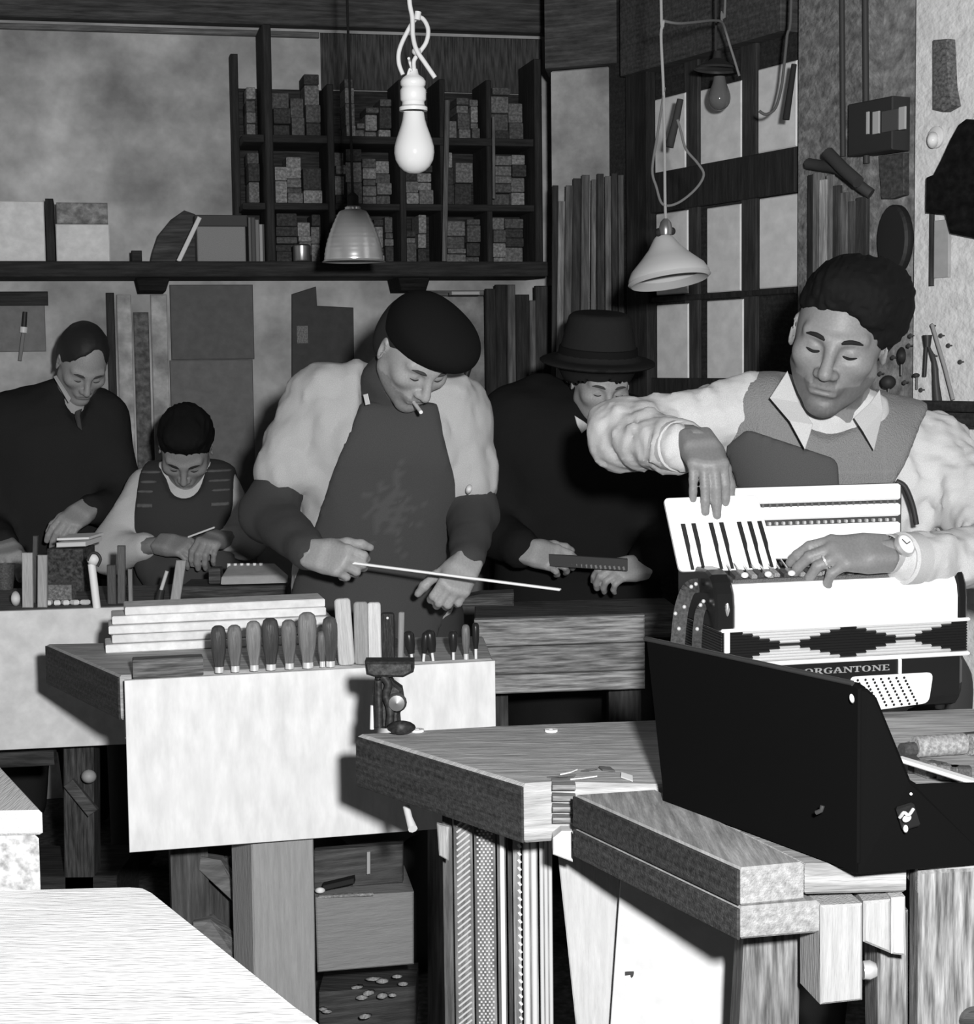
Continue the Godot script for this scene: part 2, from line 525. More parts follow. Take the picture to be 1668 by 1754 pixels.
	solo("white_box", panel(Vector3(-1.6633, 2.0096, -5.6253), Vector3(-1.409, 2.0118, -5.683), top, -nb * 0.16), wb, "wide white cardboard box with a dark seam at the end of the shelf", "box")
	var seam := Vector3(-1.5426, 1.9533, -5.6506)
	var post := thing("shelf_support", "short dark upright between two white boxes on the shelf", "upright")
	part(post, "board", panel(Vector3(-1.4028, 2.0183, -5.6742), Vector3(-1.378, 2.0185, -5.6798), top, -nb * 0.2), wood(0.05, "y"))
	solo("white_box", panel(Vector3(-1.3782, 1.9386, -5.7003), Vector3(-1.2132, 1.9396, -5.7378), top, -nb * 0.15), wb, "square white box below a grey one on the shelf", "box")
	solo("grey_box", panel(Vector3(-1.3813, 2.0101, -5.7304), Vector3(-1.2228, 2.0115, -5.7664), Vector3(-1.2977, 1.941, -5.7186).y + 0.001, -nb * 0.12), mat(0.55, 0.9, "mottle"), "pale stained box lying on the square white box", "box")
	solo("dark_block", panel(Vector3(-1.1448, 1.8547, -5.7431), Vector3(-1.1121, 1.8548, -5.7505), top, -nb * 0.08), wood(0.06), "small dark wooden block standing alone on the shelf", "block")
	# rounded mantel clock like case
	var cs := []
	var cb := Vector3(-1.0973, 1.8092, -5.8154)
	for p in [Vector3(-1.0973, 1.8092, -5.8154), Vector3(-1.0886, 1.8568, -5.8174), Vector3(-1.0686, 1.914, -5.8219), Vector3(-1.0248, 1.9675, -5.8319), Vector3(-0.9814, 1.9983, -5.8417), Vector3(-0.9501, 1.9871, -5.8488), Vector3(-0.919, 1.9682, -5.8559), Vector3(-0.9173, 1.8092, -5.8563)]:
		cs.append(Vector3(p.x, maxf(p.y, top), p.z) - nb * 0.17)
	solo("hump_backed_case", MB.new().prism(cs, nb * 0.08, 0.004), wood(0.13, "x", 0.8), "hump backed brown instrument case on the shelf behind a white stick", "case")
	var st := Vector3(-0.9233, 1.9606, -5.7626)
	var sb := Vector3(-0.9932, 1.8042, -5.7467)
	solo("white_stick", MB.new().bar(Vector3(sb.x, top, sb.z), st, 0.014, 0.006, nb), mat(0.75, 0.7), "slim white stick leaning against the hump backed case", "stick")
	var gb := thing("lidded_box", "grey fabric covered box with a dark lid on the shelf", "box")
	part(gb, "body", panel(Vector3(-0.9412, 1.9344, -5.8098), Vector3(-0.7868, 1.939, -5.8449), top, -nb * 0.12), mat(0.36, 0.9, "cloth", Vector3(6, 6, 6)))
	part(gb, "lid", panel(Vector3(-0.9443, 1.9676, -5.7989), Vector3(-0.779, 1.9764, -5.8364), Vector3(-0.8615, 1.9348, -5.8279).y, -nb * 0.13), mat(0.07))
	var greys := [0.16, 0.1, 0.22, 0.42, 0.12]
	var bx := [423, 431, 437, 444, 454]
	var edges := [Vector3(-0.7769, 1.9658, -5.8472), Vector3(-0.7675, 1.9658, -5.8493), Vector3(-0.7546, 1.9583, -5.8522), Vector3(-0.7418, 1.9431, -5.8551), Vector3(-0.7305, 1.9432, -5.8577), Vector3(-0.7249, 1.9432, -5.859)]
	for i in 5:
		solo("upright_book", panel(edges[i], Vector3(edges[i + 1].x, edges[i].y, edges[i + 1].z) - along * 0.001, top, -nb * 0.14, 0.002), mat(greys[i], 0.85), "thin %s book standing in the row between lidded box and rack" % ["brown", "dark", "grey", "pale", "black"][i], "book", "row of thin books on the shelf")
	solo("round_tin", MB.new().lathe([Vector2(0, 0), Vector2(0.028, 0), Vector2(0.03, 0.004), Vector2(0.03, 0.05), Vector2(0.024, 0.055), Vector2(0, 0.055)], Vector3(-0.6, top, Vector3(-0.6077, 1.8229, -5.8241).z)), mat(0.5, 0.3, "", Vector3.ONE, 0.9), "small bright round tin before the rack", "tin")
	# what hangs on the wall under the shelf
	solo("grey_paper", panel(Vector3(-1.8376, 1.7238, -5.8482), Vector3(-1.4787, 1.7226, -5.9297), Vector3(-1.6254, 1.5326, -5.8964).y, nb * 0.004), mat(0.25, 0.9, "faint"), "sheet of grey paper tacked to the wall behind the hanging knife", "paper")
	solo("dark_rail", panel(Vector3(-1.8355, 1.7332, -5.843), Vector3(-1.4659, 1.7321, -5.927), Vector3(-1.6203, 1.6862, -5.8976).y, nb * 0.03), wood(0.07), "short dark wooden rail above the grey paper", "rail")
	var kn := thing("hanging_knife", "slim black handled knife hanging before the grey paper", "knife", Vector3(-1.5453, 1.5568, -5.8777))
	part(kn, "handle", MB.new().tube([Vector3(-1.5326, 1.6653, -5.8806) - kn.position, Vector3(-1.5379, 1.6149, -5.8794) - kn.position], [0.008, 0.009], 8), mat(0.03, 0.5))
	part(kn, "collar", MB.new().tube([Vector3(-1.5379, 1.6149, -5.8794) - kn.position, Vector3(-1.5403, 1.5956, -5.8788) - kn.position], 0.013, 8), mat(0.8, 0.4))
	part(kn, "blade", MB.new().bar(Vector3(-1.5403, 1.5956, -5.8788) - kn.position, Vector3(-1.5544, 1.5025, -5.8756) - kn.position, 0.012, 0.003, nb), mat(0.04, 0.4))
	solo("narrow_lath", panel(Vector3(-1.2808, 1.7276, -5.9685), Vector3(-1.2544, 1.7275, -5.9745), 0.4, nb * 0.03), wood(0.07, "y"), "narrow dark lath standing against the wall beside pale planks", "lath")
	for a in [[Vector3(-1.2471, 1.7216, -5.9762), Vector3(-1.1998, 1.7214, -5.9869), 0.8, 0.03], [Vector3(-1.1371, 1.7212, -6.0012), Vector3(-1.0837, 1.7211, -6.0133), 0.7, 0.03]]:
		solo("pale_plank", panel(a[0], a[1], 0.1, nb * a[3]), mat(a[2], 0.9, "plaster", Vector3(2, 2, 2)), "narrow pale plank standing upright beside the %s" % ["narrow dark lath", "grey door leaf"][1 if a[2] < 0.75 else 0], "plank", "pale planks by the door leaf")
	solo("grey_plank", panel(Vector3(-1.1942, 1.6624, -5.9903), Vector3(-1.1448, 1.6621, -6.0015), 0.1, nb * 0.012), mat(0.27, 0.9, "mottle"), "broad grey plank standing between two pale planks", "plank")
	var leaf := thing("door_leaf", "plain dark grey door leaf leaning on the wall under the shelf", "door")
	part(leaf, "upper_field", panel(Vector3(-1.0729, 1.7545, -6.0137), Vector3(-0.7986, 1.754, -6.076), Vector3(-0.9643, 1.4996, -6.0404).y, nb * 0.022), mat(0.15, 0.85, "faint"))
	part(leaf, "lower_field", panel(Vector3(-1.0799, 1.5009, -6.0142), Vector3(-0.8048, 1.4957, -6.0767), 0.1, nb * 0.018), mat(0.2, 0.85, "faint"))
	var hb := thing("hanging_board", "dark board with a slanted ear and pale tag hanging on the wall", "board")
	var oc := []
	for p in [Vector3(-0.6681, 1.7217, -6.1077), Vector3(-0.5865, 1.7476, -6.1263), Vector3(-0.5839, 1.6811, -6.1269), Vector3(-0.4603, 1.6745, -6.155), Vector3(-0.4627, 1.3223, -6.1544), Vector3(-0.6764, 1.3261, -6.1058)]:
		oc.append(p)
	part(hb, "board", MB.new().prism(oc, nb * 0.02, 0.003), mat(0.075, 0.9, "faint"))
	part(hb, "tag", panel(Vector3(-0.6504, 1.6125, -6.0902), Vector3(-0.6129, 1.6123, -6.0987), Vector3(-0.6379, 1.5521, -6.0941).y, nb * 0.002, 0.0005), mat(0.4, 0.9, "mottle", Vector3(12, 12, 12)))
	var pp := thing("plywood_sheet", "pale plywood panel with a dark hook behind the beret man", "panel")
	part(pp, "sheet", panel(Vector3(-0.2641, 1.7107, -6.1585), Vector3(0.0091, 1.7098, -6.2206), 0.5, nb * 0.012), mat(0.42, 0.9, "plaster", Vector3(1.5, 1.5, 1.5)))
	part(pp, "batten", panel(Vector3(-0.2714, 1.7346, -6.1466), Vector3(0.0175, 1.7257, -6.2122), Vector3(-0.1424, 1.7123, -6.1861).y, nb * 0.03), wood(0.3))
	part(pp, "hook", MB.new().tube(curve([Vector3(-0.0512, 1.4766, -6.1761), Vector3(-0.0682, 1.4277, -6.1723), Vector3(-0.0728, 1.3827, -6.1712), Vector3(-0.0527, 1.3537, -6.1758), Vector3(-0.0077, 1.3407, -6.186)], 5), 0.011, 8), mat(0.04, 0.5))
	solo("wood_offcut", panel(Vector3(-0.1099, 1.7203, -5.9884), Vector3(-0.0148, 1.72, -6.01), Vector3(-0.0587, 1.7083, -6.0001).y, -nb * 0.05), mat(0.5, 0.8), "short pale offcut lying on the batten of the plywood panel", "offcut")
	# lengths of timber standing in the corner
	var lt := [[828, 500, 846, 0.06], [846, 488, 866, 0.05], [868, 520, 880, 0.22], [880, 505, 905, 0.06], [905, 515, 915, 0.26], [915, 490, 944, 0.1]]
	var le := [Vector3(-0.0008, 1.7317, -6.1055), Vector3(0.0338, 1.7466, -6.1339), Vector3(0.0738, 1.7438, -6.0814), Vector3(0.1022, 1.7109, -6.1187), Vector3(0.1496, 1.6888, -6.0782), Vector3(0.1715, 1.7405, -6.1242)]
	var lr := [Vector3(0.0336, 1.7316, -6.1133), Vector3(0.0725, 1.7465, -6.1427), Vector3(0.1, 1.7438, -6.0874), Vector3(0.1491, 1.7108, -6.1293), Vector3(0.1699, 1.6887, -6.0828), Vector3(0.2328, 1.7404, -6.1381)]
	for i in 6:
		solo("timber_length", panel(le[i], lr[i], 0.0, nb * 0.03), wood(lt[i][3], "y"), "%s timber standing in the corner, %s from the pale plywood sheet" % [["broad dark", "narrow pale"][1 if lt[i][3] > 0.2 else 0], ["first", "second", "third", "fourth", "fifth", "sixth"][i]], "timber", "timber standing in the corner")
	# strips leaning against the pale pier
	var strips := [[951, 318, 948, 620, 10, 0.06], [962, 345, 955, 600, 11, 0.42], [975, 318, 968, 610, 12, 0.2], [988, 306, 983, 610, 13, 0.09], [1003, 300, 1000, 610, 13, 0.22], [1017, 308, 1016, 610, 8, 0.3], [1028, 298, 1030, 610, 11, 0.09], [1041, 302, 1044, 610, 10, 0.33], [1052, 297, 1056, 610, 10, 0.1], [1063, 300, 1064, 610, 9, 0.2]]
	var sa := [Vector3(0.2281, 2.0322, -5.6), Vector3(0.2453, 1.9774, -5.54), Vector3(0.2714, 2.0297, -5.58), Vector3(0.2965, 2.0533, -5.6), Vector3(0.3231, 2.0618, -5.58), Vector3(0.3475, 2.045, -5.56), Vector3(0.369, 2.0649, -5.58), Vector3(0.3915, 2.0553, -5.56), Vector3(0.4124, 2.0651, -5.57), Vector3(0.431, 2.0574, -5.55)]
	var sbm := [Vector3(0.2062, 0.8216, -5.45), Vector3(0.2134, 0.8275, -5.4), Vector3(0.2387, 0.8224, -5.44), Vector3(0.2689, 0.8196, -5.46), Vector3(0.2971, 0.8217, -5.44), Vector3(0.3251, 0.8237, -5.42), Vector3(0.3537, 0.821, -5.44), Vector3(0.3797, 0.8231, -5.42), Vector3(0.4041, 0.8216, -5.43), Vector3(0.4215, 0.8226, -5.42)]
	for i in 10:
		solo("leaning_strip", MB.new().bar(sbm[i], sa[i], strips[i][4] * 0.0019, 0.012, Vector3(0, 0, 1)), wood(strips[i][5], "y"), "%s wooden strip leaning on the pale pier, %s from the window" % [["dark", "brownish", "pale"][0 if strips[i][5] < 0.12 else (1 if strips[i][5] < 0.25 else 2)], ["tenth", "ninth", "eighth", "seventh", "sixth", "fifth", "fourth", "third", "second", "first"][i]], "strip", "strips leaning against the pier")

func build_right_wall_things() -> void:
	var nr := Vector3(-0.8683, 0, 0.496)
	# framed fitting with two pale bars
	var fr := thing("switch_cabinet", "dark wall cabinet with pale upright bars above a hanging board", "cabinet")
	part(fr, "body", panel(Vector3(0.9681, 2.1142, -4.4892), Vector3(1.0478, 2.11, -4.3497), Vector3(0.9688, 1.9833, -4.4881).y, nr * 0.06), mat(0.03, 0.7))
	for a in [[Vector3(0.9632, 2.0806, -4.3727), Vector3(0.9746, 2.0805, -4.3529), Vector3(0.9673, 2.0264, -4.3697)], [Vector3(1.0089, 2.0799, -4.2927), Vector3(1.0199, 2.0798, -4.2736), Vector3(1.0159, 2.026, -4.2846)], [Vector3(0.9518, 2.0835, -4.3928), Vector3(0.956, 2.0839, -4.3855), Vector3(0.9548, 2.0293, -4.3916)]]:
		part(fr, "bar", panel(a[0], a[1], a[2].y, nr * 0.006, 0.001), mat(0.45, 0.7))
	part(fr, "door_field", panel(Vector3(0.9777, 2.0797, -4.3475), Vector3(1.007, 2.0763, -4.2962), Vector3(0.9878, 2.0272, -4.3339).y, nr * 0.003, 0.001), mat(0.08, 0.6))
	var bd := []
	for p in [Vector3(1.0081, 1.9824, -4.4596), Vector3(1.0535, 1.9813, -4.3802), Vector3(1.0541, 1.8787, -4.3791), Vector3(1.0316, 1.8725, -4.4184), Vector3(1.0139, 1.8756, -4.4494)]:
		bd.append(p)
	solo("small_board", MB.new().prism(bd, nr * 0.02, 0.002), mat(0.14, 0.9, "mottle", Vector3(4, 4, 4)), "small dark tapered board hanging under the wall cabinet", "board")
	# speckled fitting on the bright wall
	var fp := []
	for p in [Vector3(1.0944, 2.2284, -4.248), Vector3(1.1191, 2.2231, -4.2048), Vector3(1.1236, 2.1109, -4.1968), Vector3(1.1296, 2.0661, -4.1864), Vector3(1.1128, 2.0568, -4.2159), Vector3(1.0956, 2.0667, -4.246)]:
		fp.append(p)
	solo("wooden_fitting", MB.new().prism(fp, nr * 0.03, 0.004), mat(0.3, 0.9, "worn", Vector3(9, 9, 9)), "speckled grey wooden fitting fixed high on the bright wall", "fitting")
	var kn := thing("bell_push", "small shiny knob on a round plate on the bright wall", "knob", Vector3(1.0893, 2.0037, -4.257))
	var kb := Basis(Vector3.UP.cross(nr).normalized(), nr, -Vector3.UP)
	part(kn, "plate", MB.new().lathe([Vector2(0, 0), Vector2(0.026, 0), Vector2(0.026, 0.006), Vector2(0.02, 0.01), Vector2(0, 0.01)], Vector3.ZERO, kb), mat(0.75, 0.6))
	part(kn, "knob", MB.new().ball(nr * 0.025 + Vector3(0.008, -0.008, 0), Vector3(0.014, 0.02, 0.014)), mat(0.9, 0.2))
	# black hanging skin, ragged
	var sk := []
	for p in [Vector3(1.1446, 2.0285, -4.14), Vector3(1.1327, 2.018, -4.1608), Vector3(1.1199, 1.9872, -4.1831), Vector3(1.1052, 1.9428, -4.2089), Vector3(1.0931, 1.911, -4.2302), Vector3(1.0815, 1.9064, -4.2504), Vector3(1.0811, 1.8234, -4.2511), Vector3(1.1128, 1.8142, -4.1957), Vector3(1.1206, 1.7693, -4.1819), Vector3(1.1668, 1.7495, -4.101), Vector3(1.2108, 1.7831, -4.024), Vector3(1.226, 2.0017, -3.9974)]:
		sk.append(p)
	solo("black_leather_skin", MB.new().prism(sk, nr * 0.035, 0.01), mat(0.022, 0.85, "mottle"), "black leather skin hanging from the bright wall", "skin")
	# long white lath under it
	solo("wall_lath", panel(Vector3(1.0839, 1.909, -4.2764), Vector3(1.0888, 1.9095, -4.2679), Vector3(1.0886, 1.65, -4.2682).y, nr * 0.01, 0.001), wood(0.1, "y"), "thin dark lath upright below the black leather skin", "lath")
	solo("grey_strip", panel(Vector3(1.0924, 1.806, -4.2616), Vector3(1.1164, 1.8051, -4.2195), Vector3(1.0982, 1.6687, -4.2514).y, nr * 0.01, 0.001), mat(0.5, 0.9, "faint"), "pale grey strip hanging below the black leather skin", "strip")
	# black oval disc
	var ov := []
	var oc := Vector3(1.034, 1.7699, -4.3941)
	var ox := Vector3.UP.cross(nr).normalized()
	for i in 28:
		var a := TAU * i / 28
		ov.append(oc + ox * cos(a) * 0.055 + Vector3(0, sin(a) * 0.086, 0))
	solo("black_oval_plate", MB.new().prism(ov, nr * 0.03, 0.006), mat(0.02, 0.6), "black oval plate hanging on the wall behind the accordion maker", "plate")
	# laths and strips standing by the pier
	var tp := [Vector3(0.8528, 1.9538, -4.6105), Vector3(0.8602, 1.9562, -4.5773), Vector3(0.8698, 1.9344, -4.5404), Vector3(0.886, 1.9451, -4.5321), Vector3(0.8998, 1.9171, -4.5181), Vector3(0.9146, 1.8977, -4.5023), Vector3(0.9299, 1.8731, -4.4755), Vector3(0.9449, 1.8807, -4.4492)]
	var tq := [Vector3(0.8619, 1.952, -4.5945), Vector3(0.8704, 1.9541, -4.5595), Vector3(0.8798, 1.9325, -4.5228), Vector3(0.896, 1.9432, -4.5146), Vector3(0.9119, 1.9148, -4.4969), Vector3(0.9287, 1.8952, -4.4776), Vector3(0.9428, 1.8709, -4.4529), Vector3(0.964, 1.8774, -4.4158)]
	var tg := [0.05, 0.32, 0.75, 0.35, 0.1, 0.3, 0.16, 0.1]
	for i in 8:
		solo("upright_lath", panel(tp[i], tq[i], 0.8, nr * 0.012, 0.001), wood(tg[i], "y"), "%s lath hanging upright on the pier, %s from the window" % [["dark", "greyish", "white"][0 if tg[i] < 0.15 else (1 if tg[i] < 0.5 else 2)], ["first", "second", "third", "fourth", "fifth", "sixth", "seventh", "eighth"][i]], "lath", "laths on the pier")
	solo("bent_tube", MB.new().tube(curve([Vector3(0.8386, 1.9799, -4.5749), Vector3(0.8657, 1.9684, -4.5275), Vector3(0.8892, 1.9556, -4.466), Vector3(0.9141, 1.9276, -4.4224), Vector3(0.9418, 1.8986, -4.3942), Vector3(0.9597, 1.883, -4.383)], 4), 0.014, 8), mat(0.05, 0.7), "bent dark tube hooked over the laths on the pier", "tube")
	solo("round_stick", MB.new().tube([Vector3(0.862, 1.9897, -4.433), Vector3(0.8897, 1.9428, -4.3745), Vector3(0.9177, 1.9072, -4.3356)], 0.016, 10), mat(0.045, 0.8), "thick dark round stick across the top of the hanging laths", "stick")
	# tools on nails behind the man
	for a in [["screwdriver", "black screwdriver hanging on the bright wall", Vector3(1.0285, 1.5008, -4.3432), Vector3(1.0287, 1.4649, -4.3428), 0.011], ["awl", "stubby awl with a round dark handle hanging on the wall", Vector3(1.0042, 1.4317, -4.3858), Vector3(1.0064, 1.4041, -4.3819), 0.02], ["gimlet", "small gimlet hanging on the bright wall beside the pincers", Vector3(1.0531, 1.439, -4.3001), Vector3(1.0552, 1.4304, -4.2965), 0.009]]:
		var t := thing(a[0], a[1], "tool")
		part(t, "handle", MB.new().ball((a[2] + a[3]) / 2, Vector3(a[4], (a[2] - a[3]).length() * 0.62, a[4])), mat(0.03, 0.6))
		part(t, "shank", MB.new().tube([a[3], a[3] + Vector3(0, -0.03, 0)], 0.003, 6), mat(0.15, 0.4))
	var pin := thing("pincers", "long black pincers hanging open on the bright wall", "pincers")
	part(pin, "jaw", MB.new().tube([Vector3(1.0688, 1.5319, -4.2525), Vector3(1.069, 1.5038, -4.2521)], [0.012, 0.008], 8), mat(0.03, 0.5))
	part(pin, "handle", MB.new().tube([Vector3(1.067, 1.5039, -4.2556), Vector3(1.0646, 1.432, -4.2599)], 0.005, 6), mat(0.03, 0.5))
	part(pin, "handle", MB.new().tube(curve([Vector3(1.071, 1.5038, -4.2487), Vector3(1.081, 1.4671, -4.2312), Vector3(1.0843, 1.4111, -4.2254), Vector3(1.0875, 1.3691, -4.2198)], 3), [0.004, 0.004, 0.006, 0.006, 0.008, 0.008, 0.009, 0.01, 0.011, 0.011], 6), mat(0.05, 0.5))
	solo("hanging_string", MB.new().tube([Vector3(1.08, 1.557, -4.253), Vector3(1.0901, 1.509, -4.2354), Vector3(1.102, 1.4529, -4.2145), Vector3(1.116, 1.3764, -4.1901)], 0.005, 6), mat(0.3, 0.8), "grey string slanting down the bright wall to the shelf", "string")
	# shelf at the right with a clamp under it
	var sh := thing("tool_shelf", "short dark tool shelf on the bright wall with a screw knob under it", "shelf")
	part(sh, "board", panel(Vector3(1.077, 1.3564, -4.2784), Vector3(1.236, 1.3724, -4.0002), Vector3(1.0891, 1.3172, -4.2573).y, nr * 0.09), wood(0.06))
	part(sh, "front_rail", panel(Vector3(1.034, 1.3713, -4.1521), Vector3(1.1955, 1.3836, -3.8695), Vector3(1.0533, 1.3526, -4.1184).y, nr * 0.02), wood(0.05))
	part(sh, "screw_knob", MB.new().ball(Vector3(1.1029, 1.3018, -4.0718), Vector3(0.016, 0.02, 0.016)), mat(0.03, 0.6))
	solo("hanging_bag", MB.new().prism([Vector3(1.1009, 1.3008, -4.2366), Vector3(1.142, 1.3004, -4.1647), Vector3(1.1548, 1.2181, -4.1423), Vector3(1.1381, 1.1957, -4.1715), Vector3(1.1207, 1.229, -4.2019)], nr * 0.03, 0.008), mat(0.45, 0.9, "mottle", Vector3(5, 5, 5)), "pale crumpled bag hanging under the tool shelf", "bag")
	var dab := RandomNumberGenerator.new()
	dab.seed = 4
	for i in 14:
		var at := [Vector3(1.0479, 1.5319, -4.3293), Vector3(1.0993, 1.53, -4.2394), Vector3(1.112, 1.5058, -4.2172), Vector3(1.049, 1.3526, -4.3274), Vector3(1.0234, 1.3663, -4.3723), Vector3(0.9948, 1.4388, -4.4223), Vector3(1.088, 1.4811, -4.2592), Vector3(1.0668, 1.3989, -4.2963), Vector3(1.0451, 1.5077, -4.3344), Vector3(1.1313, 1.4665, -4.1834), Vector3(1.0846, 1.5544, -4.2652), Vector3(1.0612, 1.3359, -4.3061), Vector3(1.0385, 1.4172, -4.3459), Vector3(1.0176, 1.4795, -4.3825)][i] as Vector3
		solo("wall_nail", MB.new().lathe([Vector2(0.002, 0), Vector2(0.002, 0.012), Vector2(0.006, 0.013), Vector2(0.005, 0.017), Vector2(0, 0.018)], at - nr * 0.012, kb, 8), mat(0.06, 0.6), "small dark nail in the bright wall behind the accordion maker", "nail", "nails in the wall")

# ---------------------------------------------------------------- the near workbench and what stands on it

func build_near_bench() -> void:
	var b := thing("workbench", "heavy worn workbench with a wooden vice carrying the accordion", "workbench", Vector3(0.5, 0, -2.6))
	var top := wood(0.62, "x", 0.75, "oak")
	var side := wood(0.2, "x", 0.8, "worn")
	var y := 0.87
	wpart(b, "bench_top", MB.new().prism([Vector3(-0.2187, 0.87, -2.8539), Vector3(0.0486, 0.87, -2.4949), Vector3(0.0895, 0.87, -2.5035), Vector3(0.24, y, -2.482), Vector3(1.3, y, -2.44), Vector3(1.3, y, -3.06), Vector3(0.0094, 0.87, -2.906)], Vector3(0, -0.088, 0), 0.005), top)
	# thin dark sheet that paints shade onto the left edge
	wpart(b, "edge_shade", facing(Vector3(-0.2187, 0.87, -2.8539), Vector3(0.0486, 0.87, -2.4949), 0.866, 0.783, Vector3(0.5, 0, -2.7)), wood(0.085, "x", 0.8, "worn"))
	var j0 := Vector3(0.1197, 0.87, -2.4296)
	var j1 := Vector3(0.2995, 0.87, -2.0614)
	var j2 := Vector3(0.3792, 0.87, -2.0827)
	var j3 := Vector3(0.236, y, -2.455)
	wpart(b, "vice_jaw", MB.new().prism([j0, j1, j2, j3], Vector3(0, -0.047, 0), 0.003), wood(0.46, "z", 0.75, "oak"))
	var f0 := j0 + Vector3(0, -0.002, 0)
	var f1 := j1 + Vector3(0, -0.002, 0)
	wpart(b, "jaw_shade", MB.new().prism([f0, f1, f1 + Vector3(0, -0.043, 0), f0 + Vector3(0, -0.043, 0)], Vector3(-0.004, 0, 0.002), 0.001), wood(0.07, "x", 0.8, "worn"))  # shade on the left of the jaw, put on as a dark sheet
	wpart(b, "jaw_shade", MB.new().prism([f0 + Vector3(0, -0.048, 0), f1 + Vector3(0, -0.048, 0), f1 + Vector3(0, -0.086, 0), f0 + Vector3(0, -0.086, 0)], Vector3(-0.004, 0, 0.002), 0.001), wood(0.09, "x", 0.8, "worn"))  # the same painted shade for the lower layer
	var dn := Vector3(0, -0.048, 0)
	wpart(b, "vice_jaw_underlayer", MB.new().prism([j0 + dn, j1 + dn, j2 + dn + Vector3(0.02, 0, 0), j3 + dn], Vector3(0, -0.04, 0), 0.003), wood(0.42, "z", 0.8, "oak"))
	wpart(b, "front_plank", MB.new().prism([Vector3(0.3811, 0.867, -2.0854), Vector3(0.5058, 0.867, -2.0902), Vector3(0.515, 0.867, -2.43), Vector3(0.24, 0.867, -2.452)], Vector3(0, -0.038, 0), 0.003), wood(0.45, "x", 0.8, "oak"))
	wpart(b, "front_plank", MB.new().prism([Vector3(0.5161, 0.87, -2.0744), Vector3(1.3, y, -2.06), Vector3(1.3, y, -2.43), Vector3(0.53, y, -2.43)], Vector3(0, -0.04, 0), 0.003), wood(0.45, "x", 0.8, "oak"))
	var pale := mat(0.55, 0.8, "faint", Vector3(4, 4, 4))
	# vertical block, notched plate and screw of the vice
	wpart(b, "vice_post", MB.new().prism([Vector3(0.3992, 0.8178, -2.075), Vector3(0.4502, 0.82, -2.075), Vector3(0.4509, 0.6992, -2.075), Vector3(0.3997, 0.694, -2.075)], Vector3(-0.012, 0, -0.08), 0.003), wood(0.4, "y", 0.8, "faint"))
	wpart(b, "vice_plate", MB.new().prism([Vector3(0.453, 0.819, -2.085), Vector3(0.4864, 0.8215, -2.085), Vector3(0.487, 0.7537, -2.085), Vector3(0.4534, 0.7687, -2.085)], Vector3(0, 0, -0.06), 0.003), wood(0.4, "y", 0.8, "faint"))
	wpart(b, "vice_plate_edge", MB.new().prism([Vector3(0.486, 0.8245, -2.08), Vector3(0.503, 0.8258, -2.08), Vector3(0.5043, 0.7523, -2.08), Vector3(0.4865, 0.7547, -2.08)], Vector3(0, 0, -0.07), 0.003), wood(0.52, "y", 0.8, "faint"))
	wpart(b, "screw_nut", MB.new().lathe([Vector2(0, 0), Vector2(0.012, 0), Vector2(0.013, 0.008), Vector2(0.009, 0.016), Vector2(0, 0.016)], Vector3(0.4561, 0.7282, -2.1), Basis(Vector3.BACK, -PI / 2), 6), mat(0.8, 0.35, "", Vector3.ONE, 0.6))
	# legs
	wpart(b, "leg", MB.new().prism([Vector3(0.3264, 0.7729, -2.2), Vector3(0.3977, 0.772, -2.2), Vector3(0.3941, 0.5081, -2.2), Vector3(0.3122, 0.5092, -2.2)], Vector3(0, 0, -0.08), 0.003), wood(0.33, "y", 0.8, "worn"))
	wpart(b, "leg", MB.new().prism([Vector3(0.4819, 0.7902, -2.14), Vector3(0.5213, 0.7897, -2.14), Vector3(0.5235, 0.5329, -2.14), Vector3(0.4866, 0.5334, -2.14)], Vector3(0, 0, -0.08), 0.003), wood(0.36, "y", 0.8, "worn"))
	wpart(b, "side_board", MB.new().prism([Vector3(0.5165, 0.8612, -2.07), Vector3(0.6758, 0.8679, -2.07), Vector3(0.6805, 0.5617, -2.07), Vector3(0.5178, 0.5637, -2.07)], Vector3(0, 0, -0.05), 0.004), wood(0.42, "y", 0.8, "worn"))
	for p in [Vector3(1.15, 0, -2.95), Vector3(0.05, 0, -2.86)]:
		wpart(b, "leg", MB.new().box(p + Vector3(0, 0.39, 0), Vector3(0.09, 0.78, 0.09)), wood(0.2, "y"))
	wpart(b, "knot", MB.new().lathe([Vector2(0, 0), Vector2(0.018, 0), Vector2(0.014, 0.004), Vector2(0, 0.003)], Vector3(0.5836, 0.6765, -2.065), Basis(Vector3.RIGHT, PI / 2)), wood(0.1))
	# the joint between top and jaw
	var sp := MB.new()
	for i in 4:
		sp.prism([Vector3(0.0895, 0.8714, -2.48) + Vector3(0, -0.016 * i, 0), Vector3(0.1231, 0.871, -2.48) + Vector3(0, -0.016 * i, 0), Vector3(0.123, 0.8633, -2.48) + Vector3(0, -0.016 * i, 0), Vector3(0.0894, 0.8637, -2.48) + Vector3(0, -0.016 * i, 0)], Vector3(0, 0, -0.05), 0.001)
	wpart(b, "guide_block", sp, wood(0.5, "x", 0.8, "worn"))
	wpart(b, "guide_wedge", MB.new().prism([Vector3(0.0893, 0.7961, -2.47), Vector3(0.1019, 0.8063, -2.47), Vector3(0.117, 0.8061, -2.47), Vector3(0.1175, 0.7606, -2.47), Vector3(0.089, 0.7721, -2.47)], Vector3(0, 0, -0.04), 0.002), mat(0.7, 0.85, "faint", Vector3(5, 5, 5)))
	# nails, chips and a hinge on the bench
	var rr := RandomNumberGenerator.new()
	rr.seed = 12
